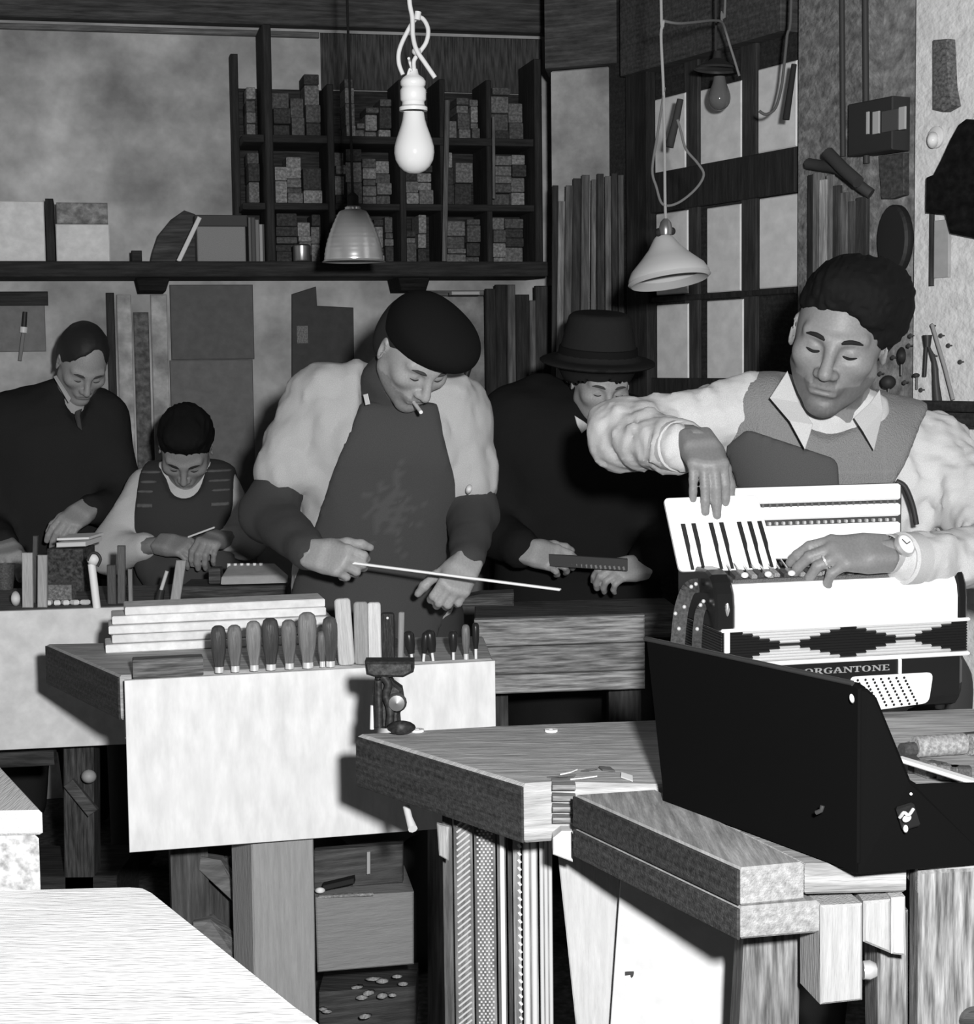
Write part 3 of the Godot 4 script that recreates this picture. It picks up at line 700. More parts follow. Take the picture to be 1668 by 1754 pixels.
	for p in [Vector3(0.1048, 0.871, -2.5236), Vector3(0.1171, 0.871, -2.5485), Vector3(0.1481, 0.871, -2.5617), Vector3(0.1746, 0.871, -2.5679), Vector3(0.2008, 0.871, -2.5152), Vector3(0.1366, 0.871, -2.5112)]:
		var chip := MB.new()
		var w := rr.randf_range(0.012, 0.022)
		chip.prism([Vector3(-w, 0, -0.004), Vector3(w * 0.4, 0.001, -0.007), Vector3(w, 0.004, 0.002), Vector3(-w * 0.2, 0.003, 0.006)], Vector3(0, 0.002, 0))
		var o := solo("wood_chip", chip, mat(0.08 if rr.randf() < 0.5 else 0.6), "small curled wood chip lying by the joint of the vice", "chip", "chips by the vice joint")
		o.position = p
		o.rotation.y = rr.randf_range(0, TAU)
	for p in [Vector3(-0.1435, 0.8705, -2.8565), Vector3(-0.1196, 0.8705, -2.8643), Vector3(0.1017, 0.8705, -2.8517)]:
		solo("bright_washer", MB.new().lathe([Vector2(0.004, 0), Vector2(0.011, 0), Vector2(0.011, 0.004), Vector2(0.004, 0.004)], p), mat(0.85, 0.4), "small bright washer lying near the far edge of the workbench", "washer", "washers on the near bench")
	for a in [[Vector3(-0.1657, 0.8579, -2.8), 0.016], [Vector3(-0.0508, 0.8458, -2.655), 0.015]]:
		solo("bent_nail", MB.new().bar(a[0], a[0] + Vector3(0.006, -0.03, 0.012), 0.007, 0.005), mat(0.7, 0.5), "bright bent nail in the dark edge of the workbench top", "nail", "bent nails in the bench edge")

	# iron clamp at the far corner
	var c := thing("iron_clamp", "rusty iron screw clamp at the far corner of the near workbench", "clamp", Vector3(-0.1657, 0.87, -2.8739))
	var iron := mat(0.075, 0.55, "worn", Vector3(9, 9, 9), 0.3)
	wpart(c, "top_bar", MB.new().prism([Vector3(-0.2032, 0.994, -2.83), Vector3(-0.1231, 0.993, -2.83), Vector3(-0.1234, 0.9757, -2.83), Vector3(-0.1407, 0.9672, -2.83), Vector3(-0.1884, 0.9687, -2.83), Vector3(-0.2007, 0.9727, -2.83)], Vector3(0, 0, -0.05), 0.004), iron)
	wpart(c, "frame", MB.new().prism([Vector3(-0.1878, 0.967, -2.85), Vector3(-0.1666, 0.9707, -2.85), Vector3(-0.1572, 0.955, -2.85), Vector3(-0.1439, 0.9451, -2.85), Vector3(-0.1404, 0.9217, -2.85), Vector3(-0.1485, 0.9003, -2.85), Vector3(-0.1469, 0.8768, -2.85), Vector3(-0.1912, 0.8793, -2.85), Vector3(-0.1922, 0.9359, -2.85)], Vector3(0, 0, -0.035), 0.005), iron)
	wpart(c, "rib", MB.new().tube(curve([Vector3(-0.1747, 0.9687, -2.84), Vector3(-0.1653, 0.955, -2.84), Vector3(-0.1695, 0.9356, -2.84), Vector3(-0.1631, 0.9132, -2.84), Vector3(-0.1646, 0.8831, -2.84)], 4), 0.007, 8), iron)
	wpart(c, "rib", MB.new().tube([Vector3(-0.1815, 0.962, -2.84), Vector3(-0.1809, 0.8833, -2.84)], 0.006, 8), iron)
	wpart(c, "screw_head", MB.new().lathe([Vector2(0, 0), Vector2(0.015, 0), Vector2(0.0165, 0.006), Vector2(0.013, 0.014), Vector2(0, 0.016)], Vector3(-0.1517, 0.9247, -2.845), Basis(Vector3.RIGHT, PI / 2), 16), mat(0.16, 0.4, "", Vector3.ONE, 0.5))
	wpart(c, "foot", MB.new().ball(Vector3(-0.1449, 0.8849, -2.83), Vector3(0.024, 0.011, 0.018)), iron)
	wpart(c, "rod", MB.new().tube([Vector3(-0.1931, 0.9164, -2.86), Vector3(-0.1948, 0.8763, -2.86)], 0.004, 6), mat(0.6, 0.4))
	wpart(c, "tommy_bar", MB.new().tube([Vector3(-0.1379, 0.7549, -2.82), Vector3(-0.1325, 0.7406, -2.8), Vector3(-0.1261, 0.7285, -2.78)], [0.006, 0.006, 0.008], 8), mat(0.65, 0.4))

	# what leans below the bench
	solo("leaning_sheet", MB.new().prism([Vector3(0.1932, 0.7131, -2.56), Vector3(0.3905, 0.7373, -2.5), Vector3(0.3434, 0.4723, -2.42), Vector3(0.1659, 0.4496, -2.48)], Vector3(0.002, 0.001, -0.012), 0.001), mat(0.62, 0.8, "faint"), "white sheet leaning under the near workbench beside a grey plank", "sheet")
	solo("panel_hook", MB.new().prism([Vector3(0.195, 0.5822, -2.515), Vector3(0.2079, 0.5838, -2.515), Vector3(0.2079, 0.5714, -2.515), Vector3(0.2036, 0.5715, -2.515), Vector3(0.2027, 0.5786, -2.515), Vector3(0.195, 0.5778, -2.515)], Vector3(0, 0, 0.006), 0.001), mat(0.04), "tiny dark hook on the leaning white panel", "hook")
	solo("grey_board", MB.new().prism([Vector3(0.1016, 0.7327, -2.62), Vector3(0.2006, 0.7315, -2.62), Vector3(0.1704, 0.433, -2.52), Vector3(0.1288, 0.4335, -2.52)], Vector3(0, 0.002, -0.02), 0.002), wood(0.5, "y", 0.85, "faint"), "tapered grey plank leaning between the mouldings and the white panel", "plank")
	build_mouldings()

	# on the right of the bench top
	var rl := thing("wooden_roller", "pale wooden roller with a drilled end lying behind the case", "roller", Vector3(0.7057, 0.87, -2.7104))
	wpart(rl, "body", MB.new().tube([Vector3(0.6464, 0.885, -2.6257) + Vector3(0, 0.003, 0), Vector3(0.7265, 0.885, -2.6458) + Vector3(0, 0.003, 0)], 0.0165, 14), mat(0.62, 0.8, "mottle", Vector3(8, 8, 8)))
	wpart(rl, "bore", MB.new().tube([Vector3(0.725, 0.888, -2.6405), Vector3(0.7259, 0.888, -2.6405)], 0.006, 10), mat(0.05))
	wpart(rl, "tenon", MB.new().tube([Vector3(0.6231, 0.887, -2.61), Vector3(0.6442, 0.887, -2.6169)], 0.011, 12), mat(0.12, 0.9, "mottle", Vector3(8, 8, 8)))
	solo("wooden_roller", MB.new().tube([Vector3(0.734, 0.887, -2.6404), Vector3(0.8117, 0.887, -2.661)], 0.0165, 14), mat(0.66, 0.8, "mottle", Vector3(8, 8, 8)), "short pale roller end to end with the drilled one", "roller")
	solo("white_lath", MB.new().bar(Vector3(0.5867, 0.905, -2.4785), Vector3(0.6665, 0.905, -2.3109), 0.016, 0.006), mat(0.9, 0.6), "long white lath slanting behind the rim of the black case", "lath")
	for i in 5:
		var p := [Vector3(0.6225, 0.87, -2.5416), Vector3(0.6348, 0.87, -2.5117), Vector3(0.6508, 0.87, -2.5109), Vector3(0.6628, 0.87, -2.4888), Vector3(0.6776, 0.87, -2.481)][i] as Vector3
		var w := solo("reed_block", MB.new().box(Vector3(0, 0.011, 0), Vector3(0.02 - 0.002 * (i % 3), 0.022, 0.03), yaw(20.0 * i), 0.002), mat([0.07, 0.4, 0.15, 0.3, 0.12][i], 0.6, "mottle", Vector3(14, 14, 14)), ["dark little reed block on the bench below the white lath", "pale little reed block on the bench below the white lath"][1 if i % 2 else 0], "reed block", "reed blocks behind the case")
		w.position = p
	solo("dark_ruler", MB.new().bar(Vector3(0.7135, 0.872, -2.7696), Vector3(0.837, 0.872, -2.8072), 0.012, 0.004), wood(0.1), "thin dark ruler lying behind the pale rollers", "ruler")

func build_mouldings() -> void:
	var d := 2.74
	# each strip: left px, right px, reflectance
	var w0 := [Vector3(-0.0786, 0.7472, -2.78), Vector3(-0.0598, 0.7575, -2.74), Vector3(-0.0272, 0.7571, -2.74), Vector3(0.009, 0.7593, -2.73), Vector3(0.026, 0.7512, -2.76), Vector3(0.034, 0.759, -2.73), Vector3(0.0491, 0.7562, -2.74), Vector3(0.0767, 0.7585, -2.73)]
	var w1 := [Vector3(-0.0616, 0.747, -2.78), Vector3(-0.0291, 0.7571, -2.74), Vector3(0.0072, 0.7567, -2.74), Vector3(0.0238, 0.7591, -2.73), Vector3(0.0335, 0.7511, -2.76), Vector3(0.047, 0.7588, -2.73), Vector3(0.0742, 0.7559, -2.74), Vector3(0.0962, 0.7582, -2.73)]
	var refl := [0.16, 0.3, 0.28, 0.2, 0.12, 0.42, 0.4, 0.36]
	var words := ["plain dark lath at the edge of the leaning mouldings", "moulding strip carved with slanted hatching under the near workbench", "moulding strip carved with rows of dots under the near workbench", "narrow moulding with a bright centre bead", "thin dark lath between two mouldings", "narrow pale beaded moulding with a saw tooth edge", "broad fluted moulding among the strips under the workbench", "ribbed moulding at the end of the row beside the plank"]
	for i in 8:
		var a: Vector3 = w0[i]
		var b: Vector3 = w1[i]
		var t := thing("moulding_strip", words[i], "moulding", Vector3((a.x + b.x) / 2, 0.02, a.z), "mouldings standing under the near bench")
		var h := 0.755
		var wd := b.x - a.x - 0.001
		part(t, "strip", MB.new().box(Vector3(0, h / 2, 0), Vector3(wd, h, 0.018), Basis.IDENTITY, 0.002), wood(refl[i], "y", 0.7))
		var m := MB.new()
		var pale := mat(minf(refl[i] * 1.5, 0.7), 0.7)
		match i:
			1:
				for k in 74:
					var y := 0.02 + k * 0.0098
					m.bar(Vector3(-wd * 0.34, y, 0.0095), Vector3(wd * 0.36, y + 0.017, 0.0095), 0.0028, 0.004, Vector3.BACK, 0.0)
				part(t, "hatching", m, pale).set_meta("kind", "stuff")
			2:
				for k in 150:
					for c in 4:
						m.box(Vector3((c - 1.5) * 0.0065 + (0.0016 if k % 2 else -0.0016), 0.012 + k * 0.0049, 0.0095), Vector3(0.003, 0.0028, 0.003), Basis.IDENTITY, 0.0)
				part(t, "dots", m, mat(0.55, 0.7)).set_meta("kind", "stuff")
			3:
				part(t, "bead", m.tube([Vector3(0.001, 0.005, 0.009), Vector3(0.001, h - 0.005, 0.009)], 0.004, 8), mat(0.85, 0.5))
			5:
				for k in 60:
					m.box(Vector3(wd * 0.35, 0.012 + k * 0.0122, 0.0095), Vector3(0.004, 0.007, 0.004), Basis(Vector3.BACK, 0.6), 0.0)
				part(t, "saw_tooth", m, pale).set_meta("kind", "stuff")
			6:
				for c in 2:
					part(t, "flute", MB.new().tube([Vector3((c - 0.5) * 0.012, 0.005, 0.008), Vector3((c - 0.5) * 0.012, h - 0.005, 0.008)], 0.005, 8), pale)
			7:
				for c in 3:
					part(t, "rib", MB.new().tube([Vector3((c - 1) * 0.007, 0.005, 0.008), Vector3((c - 1) * 0.007, h - 0.005, 0.008)], 0.0032, 8), pale)
	solo("short_lath", MB.new().prism([Vector3(-0.0848, 0.7571, -2.7), Vector3(-0.0647, 0.7513, -2.7), Vector3(-0.0672, 0.6979, -2.7), Vector3(-0.0818, 0.7065, -2.7)], Vector3(0, 0.001, -0.012), 0.002), wood(0.62, "y"), "short pale lath end beside the hatched moulding", "lath")

# ---------------------------------------------------------------- accordion

func build_accordion() -> void:
	# local frame: x along the front, y up, -z to the back
	var a := thing("accordion", "white and black piano accordion with diamond bellows lying open on the workbench", "accordion", Vector3(0.388, 0.87, -2.875))
	a.rotation.y = deg_to_rad(13.0)
	var black := mat(0.012, 0.25)
	var pearl := mat(0.93, 0.35)
	var L := 0.445
	var D := 0.19
	# bass box: rounded lower edge
	var yb := 0.098
	var prof := []
	for p in [[0.0, yb], [0.0, 0.05], [-0.004, 0.03], [-0.014, 0.014], [-0.03, 0.008], [-D, 0.008], [-D, yb]]:
		prof.append(Vector3(0.004, p[1], p[0]))
	part(a, "bass_box", MB.new().prism(prof, Vector3(L - 0.008, 0, 0), 0.01), black)
	for fx in [0.03, L - 0.03]:
		for fz in [-0.04, -D + 0.03]:
			part(a, "rubber_foot", MB.new().lathe([Vector2(0, 0), Vector2(0.008, 0), Vector2(0.01, 0.009), Vector2(0, 0.009)], Vector3(fx, 0, fz)), mat(0.02))
	# bass grille: white plate with slanted rows of holes
	var g := rounded([Vector3(0.245, 0.011, 0.001), Vector3(0.372, 0.02, 0.001), Vector3(0.380, 0.073, 0.001), Vector3(0.225, 0.073, 0.001)], 0.012)
	var gp := part(a, "bass_grille", MB.new().prism(g, Vector3(0, 0, 0.004), 0.001), pearl)
	for r in 7:
		for k in 9:
			var h := MB.new().lathe([Vector2(0, 0), Vector2(0.0026, 0), Vector2(0.0022, 0.0008), Vector2(0, 0.0008)], Vector3(0.240 + r * 0.0142 + k * 0.0030, 0.0665 - k * 0.0057, 0.0048), Basis(Vector3.RIGHT, PI / 2), 7)
			part(gp, "sound_hole", h, mat(0.02))
	# name strip
	var tm := TextMesh.new()
	tm.text = "ORGANTONE"
	tm.font_size = 64
	tm.pixel_size = 0.00021
	tm.depth = 0.001
	var sf := SystemFont.new()
	sf.font_names = PackedStringArray(["Droid Serif"])
	sf.font_weight = 700
	tm.font = sf
	var tx := part(a, "name_lettering", tm, mat(0.6, 0.3, "", Vector3.ONE, 0.6))
	tx.position = Vector3(0.222, 0.085, 0.001)
	tx.scale = Vector3(1.75, 1.05, 1.0)
	part(a, "bellows_strap", MB.new().box(Vector3(0.318, 0.086, 0.003), Vector3(0.005, 0.026, 0.004), Basis.IDENTITY, 0.001), pearl)
	# bellows: folds with a diamond print
	var y0 := yb + 0.008
	var y1 := 0.158
	part(a, "lower_binding", MB.new().box(Vector3(L / 2, yb + 0.004, -D / 2), Vector3(L + 0.006, 0.007, D + 0.006), Basis.IDENTITY, 0.002), pearl)
	part(a, "upper_binding", MB.new().box(Vector3(L / 2, y1 + 0.003, -D / 2), Vector3(L + 0.006, 0.006, D + 0.006), Basis.IDENTITY, 0.002), pearl)
	var folds := 11
	var fm := StandardMaterial3D.new()
	fm.vertex_color_use_as_albedo = true
	fm.roughness = 0.6
	var step := (y1 - y0) / folds
	for k in folds:
		var m := MB.new()
		var off := absf((k + 0.5) / folds - 0.5) * 2.0
		var cells := 74
		for c in cells:
			var x0 := L * c / cells
			var x1 := L * (c + 1) / cells
			var u := fposmod((x0 + x1) / 2 - 0.018 + 0.1035, 0.207) - 0.1035
			var on := absf(u) / 0.1035 + off * 0.93 < 1.0
			var v := 0.015 if on else 0.6
			m.tint = Color(v, v, v)
			var ya := y0 + k * step
			var yc := ya + step / 2
			var yd := ya + step
			m.quad(Vector3(x0, ya, -0.004), Vector3(x1, ya, -0.004), Vector3(x1, yc, 0.0), Vector3(x0, yc, 0.0))
			m.quad(Vector3(x0, yc, 0.0), Vector3(x1, yc, 0.0), Vector3(x1, yd, -0.004), Vector3(x0, yd, -0.004))
		m.tint = Color(0.015, 0.015, 0.015)
		m.box(Vector3(L / 2, y0 + (k + 0.5) * step, -D / 2 - 0.003), Vector3(L, step * 0.9, D - 0.008), Basis.IDENTITY, 0.001)
		part(a, "bellows_fold", m, fm)
	# treble box: black ends, white rounded front
	var tp := []
	for p in [[0.0, 0.162], [0.0, 0.2], [-0.004, 0.222], [-0.014, 0.24], [-0.028, 0.252], [-0.05, 0.258], [-D, 0.258], [-D, 0.162]]:
		tp.append(p)
	for e in [[-0.012, 0.034, black, "treble_end"], [0.0225, 0.404, pearl, "treble_front"], [0.427, 0.018, black, "treble_end"]]:
		var pts := []
		for p in tp:
			var q := Vector3(e[0], p[1], p[0])
			if e[3] == "treble_front":
				q.y = minf(q.y, 0.236)
			pts.append(q)
		part(a, e[3], MB.new().prism(pts, Vector3(e[1], 0, 0), 0.004 if e[3] == "treble_end" else 0.001), e[2])
	# open mechanism on top: bed, rows of pads, levers and springs
	var bed := part(a, "mechanism_bed", MB.new().box(Vector3(0.225, 0.239, -0.1), Vector3(0.395, 0.006, 0.15), Basis.IDENTITY, 0.001), mat(0.2, 0.7, "mottle", Vector3(20, 20, 20)))
	for k in 26:
		var x := 0.04 + k * 0.0146
		part(bed, "pad", MB.new().box(Vector3(x, 0.247, -0.045 - 0.008 * (k % 2)), Vector3(0.010, 0.010, 0.026), Basis(Vector3.RIGHT, 0.25), 0.002), mat(0.55 if k % 3 else 0.12, 0.6, "mottle", Vector3(30, 30, 30)))
		part(bed, "lever", MB.new().tube([Vector3(x, 0.25, -0.06), Vector3(x + 0.002, 0.264, -0.1), Vector3(x, 0.258, -0.16)], 0.0018, 6), mat(0.7, 0.3, "", Vector3.ONE, 0.9))
	for k in 9:
		part(bed, "spring", MB.new().ball(Vector3(0.05 + k * 0.042, 0.249, -0.028), Vector3(0.007, 0.005, 0.006)), mat(0.75, 0.4))
	# register board standing at the back: three white bars, two toothed gaps
	var rb := part(a, "register_board", MB.new().box(Vector3(0.24, 0.31, -0.178), Vector3(0.33, 0.15, 0.012), Basis.IDENTITY, 0.003), mat(0.05, 0.5))
	for k in 3:
		var yy := [0.370, 0.338, 0.286][k] as float
		part(rb, "white_bar", MB.new().box(Vector3(0.238, yy, -0.170), Vector3(0.322, [0.029, 0.023, 0.06][k], 0.012), Basis.IDENTITY, 0.003), pearl)
	for k in 24:
		for r in 2:
			part(rb, "tooth", MB.new().box(Vector3(0.085 + k * 0.0132, [0.3535, 0.3215][r] - 0.0015, -0.1685), Vector3(0.004, 0.006, 0.008), Basis.IDENTITY, 0.001), mat(0.5 if r else 0.12, 0.5))
	part(rb, "end_cap", MB.new().tube(curve([Vector3(0.395, 0.388, -0.172), Vector3(0.41, 0.378, -0.168), Vector3(0.424, 0.345, -0.166), Vector3(0.432, 0.31, -0.166)], 4), 0.005, 8), mat(0.03, 0.4))
	# bolts on the black end
	for p in [[Vector3(-0.001, 0.19, -0.055), 0.016], [Vector3(0.008, 0.185, 0.001), 0.022]]:
		part(a, "bellows_pin", MB.new().lathe([Vector2(0, 0), Vector2(0.002, 0.002), Vector2(0.004, p[1] * 0.5), Vector2(0.002, p[1]), Vector2(0, p[1])], p[0], Basis.IDENTITY, 10), mat(0.9, 0.2, "", Vector3.ONE, 0.8))
	part(a, "bellows_strap", MB.new().box(Vector3(0.006, 0.142, 0.004), Vector3(0.009, 0.036, 0.004), Basis.IDENTITY, 0.001), pearl)
	# shoulder strap heaped at the end, with bright studs
	var strap := part(a, "shoulder_strap", ribbon(curve([Vector3(-0.014, 0.228, -0.08), Vector3(-0.034, 0.224, -0.07), Vector3(-0.05, 0.195, -0.06), Vector3(-0.058, 0.15, -0.055), Vector3(-0.06, 0.1, -0.055), Vector3(-0.05, 0.02, -0.06)], 4), 0.024, 0.004, Vector3(-0.3, 0.1, 1)), mat(0.1, 0.7, "worn", Vector3(12, 12, 12)))
	part(a, "shoulder_strap", ribbon(curve([Vector3(-0.014, 0.2, -0.05), Vector3(-0.024, 0.185, -0.045), Vector3(-0.03, 0.14, -0.042), Vector3(-0.03, 0.06, -0.045)], 4), 0.016, 0.004, Vector3(-0.3, 0.1, 1)), mat(0.07, 0.7, "worn", Vector3(12, 12, 12)))
	for p in [Vector3(-0.022, 0.232, -0.068), Vector3(-0.031, 0.228, -0.066), Vector3(-0.018, 0.206, -0.042), Vector3(-0.024, 0.2, -0.04), Vector3(-0.047, 0.196, -0.056), Vector3(-0.058, 0.16, -0.052), Vector3(-0.03, 0.16, -0.04), Vector3(-0.062, 0.185, -0.058)]:
		part(strap, "stud", MB.new().ball(p, Vector3(0.0036, 0.0036, 0.0036), Basis.IDENTITY, 6, 8), mat(0.95, 0.2, "", Vector3.ONE, 0.5))

	# the piece of keyboard held up by the man
	var k := thing("piano_keyboard", "loose white keyboard section with seven black keys held above the accordion", "keyboard", Vector3(0.3336, 1.1205, -2.97))
	var tl := Vector3(0.3042, 1.2435, -3)
	var tr := Vector3(0.4678, 1.2461, -3.02)
	var br := Vector3(0.4996, 1.1208, -2.985)
	var bl := Vector3(0.3271, 1.1202, -2.965)
	var out := (tr - tl).cross(bl - tl).normalized()
	if out.z < 0: out = -out
	wpart(k, "white_plate", MB.new().prism(rounded([tl, tr, br, bl], 0.009), -out * 0.012, 0.002), mat(0.95, 0.35))
	for u in [[0.135, 0.30], [0.245, 0.30], [0.425, 0.30], [0.535, 0.30], [0.72, 0.30], [0.83, 0.30], [0.935, 0.30]]:
		var pts := []
		for c in [[-0.023, 0.36], [0.023, 0.36], [0.023, 0.66], [0.012, 0.74], [0.012, 0.985], [-0.02, 0.985], [-0.02, 0.74]]:
			var s: float = u[0] + c[0]
			pts.append(tl.lerp(tr, s).lerp(bl.lerp(br, s), c[1]))
		wpart(k, "black_key", MB.new().prism(pts, out * 0.004, 0.0008), mat(0.012, 0.35))

func build_case() -> void:
	var c := thing("instrument_case", "open black instrument case standing before the accordion on the bench", "case", Vector3(0.3406, 0.87, -2.1807))
	var hide := mat(0.004, 0.8, "", Vector3(3, 3, 3), 0.0, 0.0)
	hide.metallic_specular = 0.12
	var a := Vector3(0.239, 0.871, -2.3868)
	var b := Vector3(0.4348, 0.871, -2.0307)
	var e := Vector3(0.6038, 0.871, -2.0648)
	var inw := (b - a).cross(Vector3.UP).normalized()
	if inw.x < 0: inw = -inw
	var h := 0.226
	# tall left wall
	var up := Vector3(0, h, 0)
	wpart(c, "side_wall", MB.new().prism([a, b, b + up * 0.985, b + up + (a - b) * 0.03, Vector3(0.2169, 1.0958, -2.4)], inw * 0.012, 0.003), hide)
	# front wall, cut down from the corner
	wpart(c, "front_wall", MB.new().prism([b, e, Vector3(e.x, 0.9687, e.z), Vector3(0.5067, 0.9741, -2.04), Vector3(0.4984, 0.9791, -2.04), Vector3(0.4564, 1.0801, -2.035), Vector3(0.4463, 1.0904, -2.033), b + up * 0.985], Vector3(0, 0, -0.012), 0.003), hide)
	wpart(c, "rim", MB.new().tube([Vector3(0.2169, 1.0958, -2.4), b + up + (a - b) * 0.03], 0.0035, 6), mat(0.03, 0.4))
	wpart(c, "bottom", MB.new().prism([a, b, e, Vector3(e.x + 0.1, e.y, e.z - 0.35), a + Vector3(0.3, 0, -0.03)], Vector3(0, 0.012, 0)), hide)
	var l := wpart(c, "latch", MB.new().box(Vector3(0.4921, 0.9396, -2.03), Vector3(0.022, 0.03, 0.008), Basis(Vector3.BACK, 0.3), 0.003), mat(0.04, 0.3, "", Vector3.ONE, 0.8))
	wpart(l, "hasp", MB.new().tube(curve([Vector3(0.4808, 0.9409, -2.02), Vector3(0.4836, 0.9486, -2.012), Vector3(0.4891, 0.9457, -2.012), Vector3(0.4965, 0.9505, -2.02)], 4), 0.0022, 6), mat(0.95, 0.25, "", Vector3.ONE, 0.5))
	wpart(l, "rivet", MB.new().ball(Vector3(0.4886, 0.94, -2.018), Vector3(0.006, 0.004, 0.004), Basis(Vector3.BACK, 0.6)), mat(0.95, 0.25))
	wpart(l, "rivet", MB.new().ball(Vector3(0.4888, 0.9258, -2.024), Vector3(0.003, 0.005, 0.003)), mat(0.8, 0.25))
	wpart(c, "latch", MB.new().tube([Vector3(0.3902, 0.9372, -2.06), Vector3(0.3955, 0.9413, -2.055), Vector3(0.3969, 0.9469, -2.055)], 0.003, 6), mat(0.12, 0.3, "", Vector3.ONE, 0.7))
	wpart(c, "stud", MB.new().ball(Vector3(0.4258, 1.0808, -2.03), Vector3(0.0028, 0.006, 0.003), Basis(Vector3.BACK, 0.2)), mat(0.95, 0.2))
	wpart(c, "stud", MB.new().ball(Vector3(0.4961, 0.9662, -2.03), Vector3(0.0018, 0.0018, 0.002)), mat(0.95, 0.2))

# ---------------------------------------------------------------- second bench: chisels behind a white board

func handle_profile(r: float, h: float) -> Array:
	return [Vector2(0, 0), Vector2(r * 0.62, 0), Vector2(r * 0.68, h * 0.1), Vector2(r * 0.92, h * 0.35), Vector2(r, h * 0.62), Vector2(r * 0.97, h * 0.82), Vector2(r * 0.8, h * 0.94), Vector2(r * 0.45, h * 0.99), Vector2(0, h)]

func build_chisel_bench() -> void:
	var b := thing("workbench", "workbench with a white board nailed along its front and chisels above it", "workbench", Vector3(-0.35, 0, -3.6))
	var side := yaw(13.2)
	var y := 0.87
	var fl := Vector3(-0.7312, 0.87, -3.4296)
	var fr := Vector3(0.0084, 0.87, -3.5758)
	var back := Vector3(-0.1, 0, -0.42)
	wpart(b, "bench_top", MB.new().prism([fl, fr, fr + Vector3(-0.02, 0, -0.3), Vector3(-0.9775, 0.87, -3.8374)], Vector3(0, -0.09, 0), 0.004), wood(0.6, "x", 0.8, "oak"))
	wpart(b, "end_shade", facing(fl, Vector3(-0.9775, 0.87, -3.8374), 0.866, 0.782, Vector3(0, 0, -3.6)), wood(0.1, "x", 0.8, "worn"))  # dark sheet standing in for shade on the bench end
	var wl := Vector3(-0.7087, 0.871, -3.3653)
	var wr := Vector3(0.0131, 0.871, -3.5413)
	var yb := 0.5298
	wpart(b, "white_board", MB.new().prism([wl, wr, Vector3(wr.x, yb, wr.z), Vector3(wl.x, yb, wl.z)], (fl - wl).normalized() * 0.0 + Vector3(-0.003, 0, -0.014), 0.001), mat(0.9, 0.8, "faint", Vector3(2.6, 0.7, 2.6)))
	for p in [Vector3(-0.6995, 0.8187, -3.385), Vector3(-0.6548, 0.8125, -3.39), Vector3(-0.7082, 0.7561, -3.385), Vector3(-0.6661, 0.7383, -3.39), Vector3(-0.6657, 0.5898, -3.39)]:
		wpart(b, "scratch", MB.new().box(p + Vector3(0, 0, 0.004), Vector3(0.012, 0.002, 0.001), Basis(Vector3.BACK, 0.25), 0.0), mat(0.25))
	# front leg, back leg, braces, stretcher rail
	wpart(b, "leg", MB.new().prism([Vector3(-0.4834, 0.57, -3.47), Vector3(-0.3594, 0.5632, -3.49), Vector3(-0.3636, -0.1742, -3.49), Vector3(-0.4862, -0.1631, -3.47)], Vector3(-0.055, 0, -0.09), 0.003), wood(0.36, "y", 0.85, "faint"))
	wpart(b, "leg", MB.new().prism([Vector3(-0.0838, 0.6274, -3.56), Vector3(0.0007, 0.6216, -3.58), Vector3(-0.0093, -0.2213, -3.58), Vector3(-0.0953, -0.2108, -3.56)], Vector3(-0.05, 0, -0.09), 0.003), wood(0.3, "y"))
	wpart(b, "brace", MB.new().prism([Vector3(-0.6283, 0.4238, -3.7), Vector3(-0.5831, 0.4156, -3.7), Vector3(-0.5113, 0.3357, -3.62), Vector3(-0.5143, 0.3168, -3.62), Vector3(-0.6315, 0.3956, -3.7)], Vector3(0, 0, -0.04), 0.002), wood(0.3, "x"))
	wpart(b, "brace", MB.new().prism([Vector3(-0.6437, 0.2861, -3.68), Vector3(-0.6058, 0.2921, -3.68), Vector3(-0.5157, 0.2476, -3.6), Vector3(-0.5169, 0.1946, -3.6), Vector3(-0.6443, 0.2604, -3.68)], Vector3(0, 0, -0.04), 0.002), wood(0.38, "x"))
	wpart(b, "brace_panel", MB.new().prism([Vector3(-0.6436, 0.4041, -3.76), Vector3(-0.5178, 0.4141, -3.72), Vector3(-0.5267, 0.0363, -3.72), Vector3(-0.6536, 0.0222, -3.76)], Vector3(0, 0, -0.02), 0.002), wood(0.16, "y"))
	wpart(b, "leg", MB.new().box(Vector3(-0.66, 0.4, -3.74), Vector3(0.08, 0.76, 0.08), side), wood(0.15, "y"))
	var dr := wpart(b, "drawer", MB.new().prism([Vector3(-0.3665, 0.3741, -3.56), Vector3(-0.1639, 0.3655, -3.62), Vector3(-0.1663, 0.2085, -3.62), Vector3(-0.3648, 0.2146, -3.56)], Vector3(-0.03, 0, -0.2), 0.003), wood(0.27, "x", 0.85, "faint"))
	wpart(dr, "drawer_rim", MB.new().bar(Vector3(-0.3614, 0.3734, -3.57), Vector3(-0.2463, 0.3751, -3.58), 0.012, 0.006), mat(0.5, 0.8, "mottle", Vector3(7, 7, 7)))
	wpart(b, "rail", MB.new().prism([Vector3(-0.3731, 0.4563, -3.62), Vector3(-0.1887, 0.4523, -3.68), Vector3(-0.1901, 0.3679, -3.68), Vector3(-0.3747, 0.3732, -3.62)], Vector3(0, 0, -0.03), 0.002), wood(0.13, "x"))
	wpart(b, "rail_strip", MB.new().prism([Vector3(-0.263, 0.4496, -3.63), Vector3(-0.2556, 0.4507, -3.63), Vector3(-0.2564, 0.4028, -3.63), Vector3(-0.2639, 0.4016, -3.63)], Vector3(0, 0, -0.01), 0.001), mat(0.35))
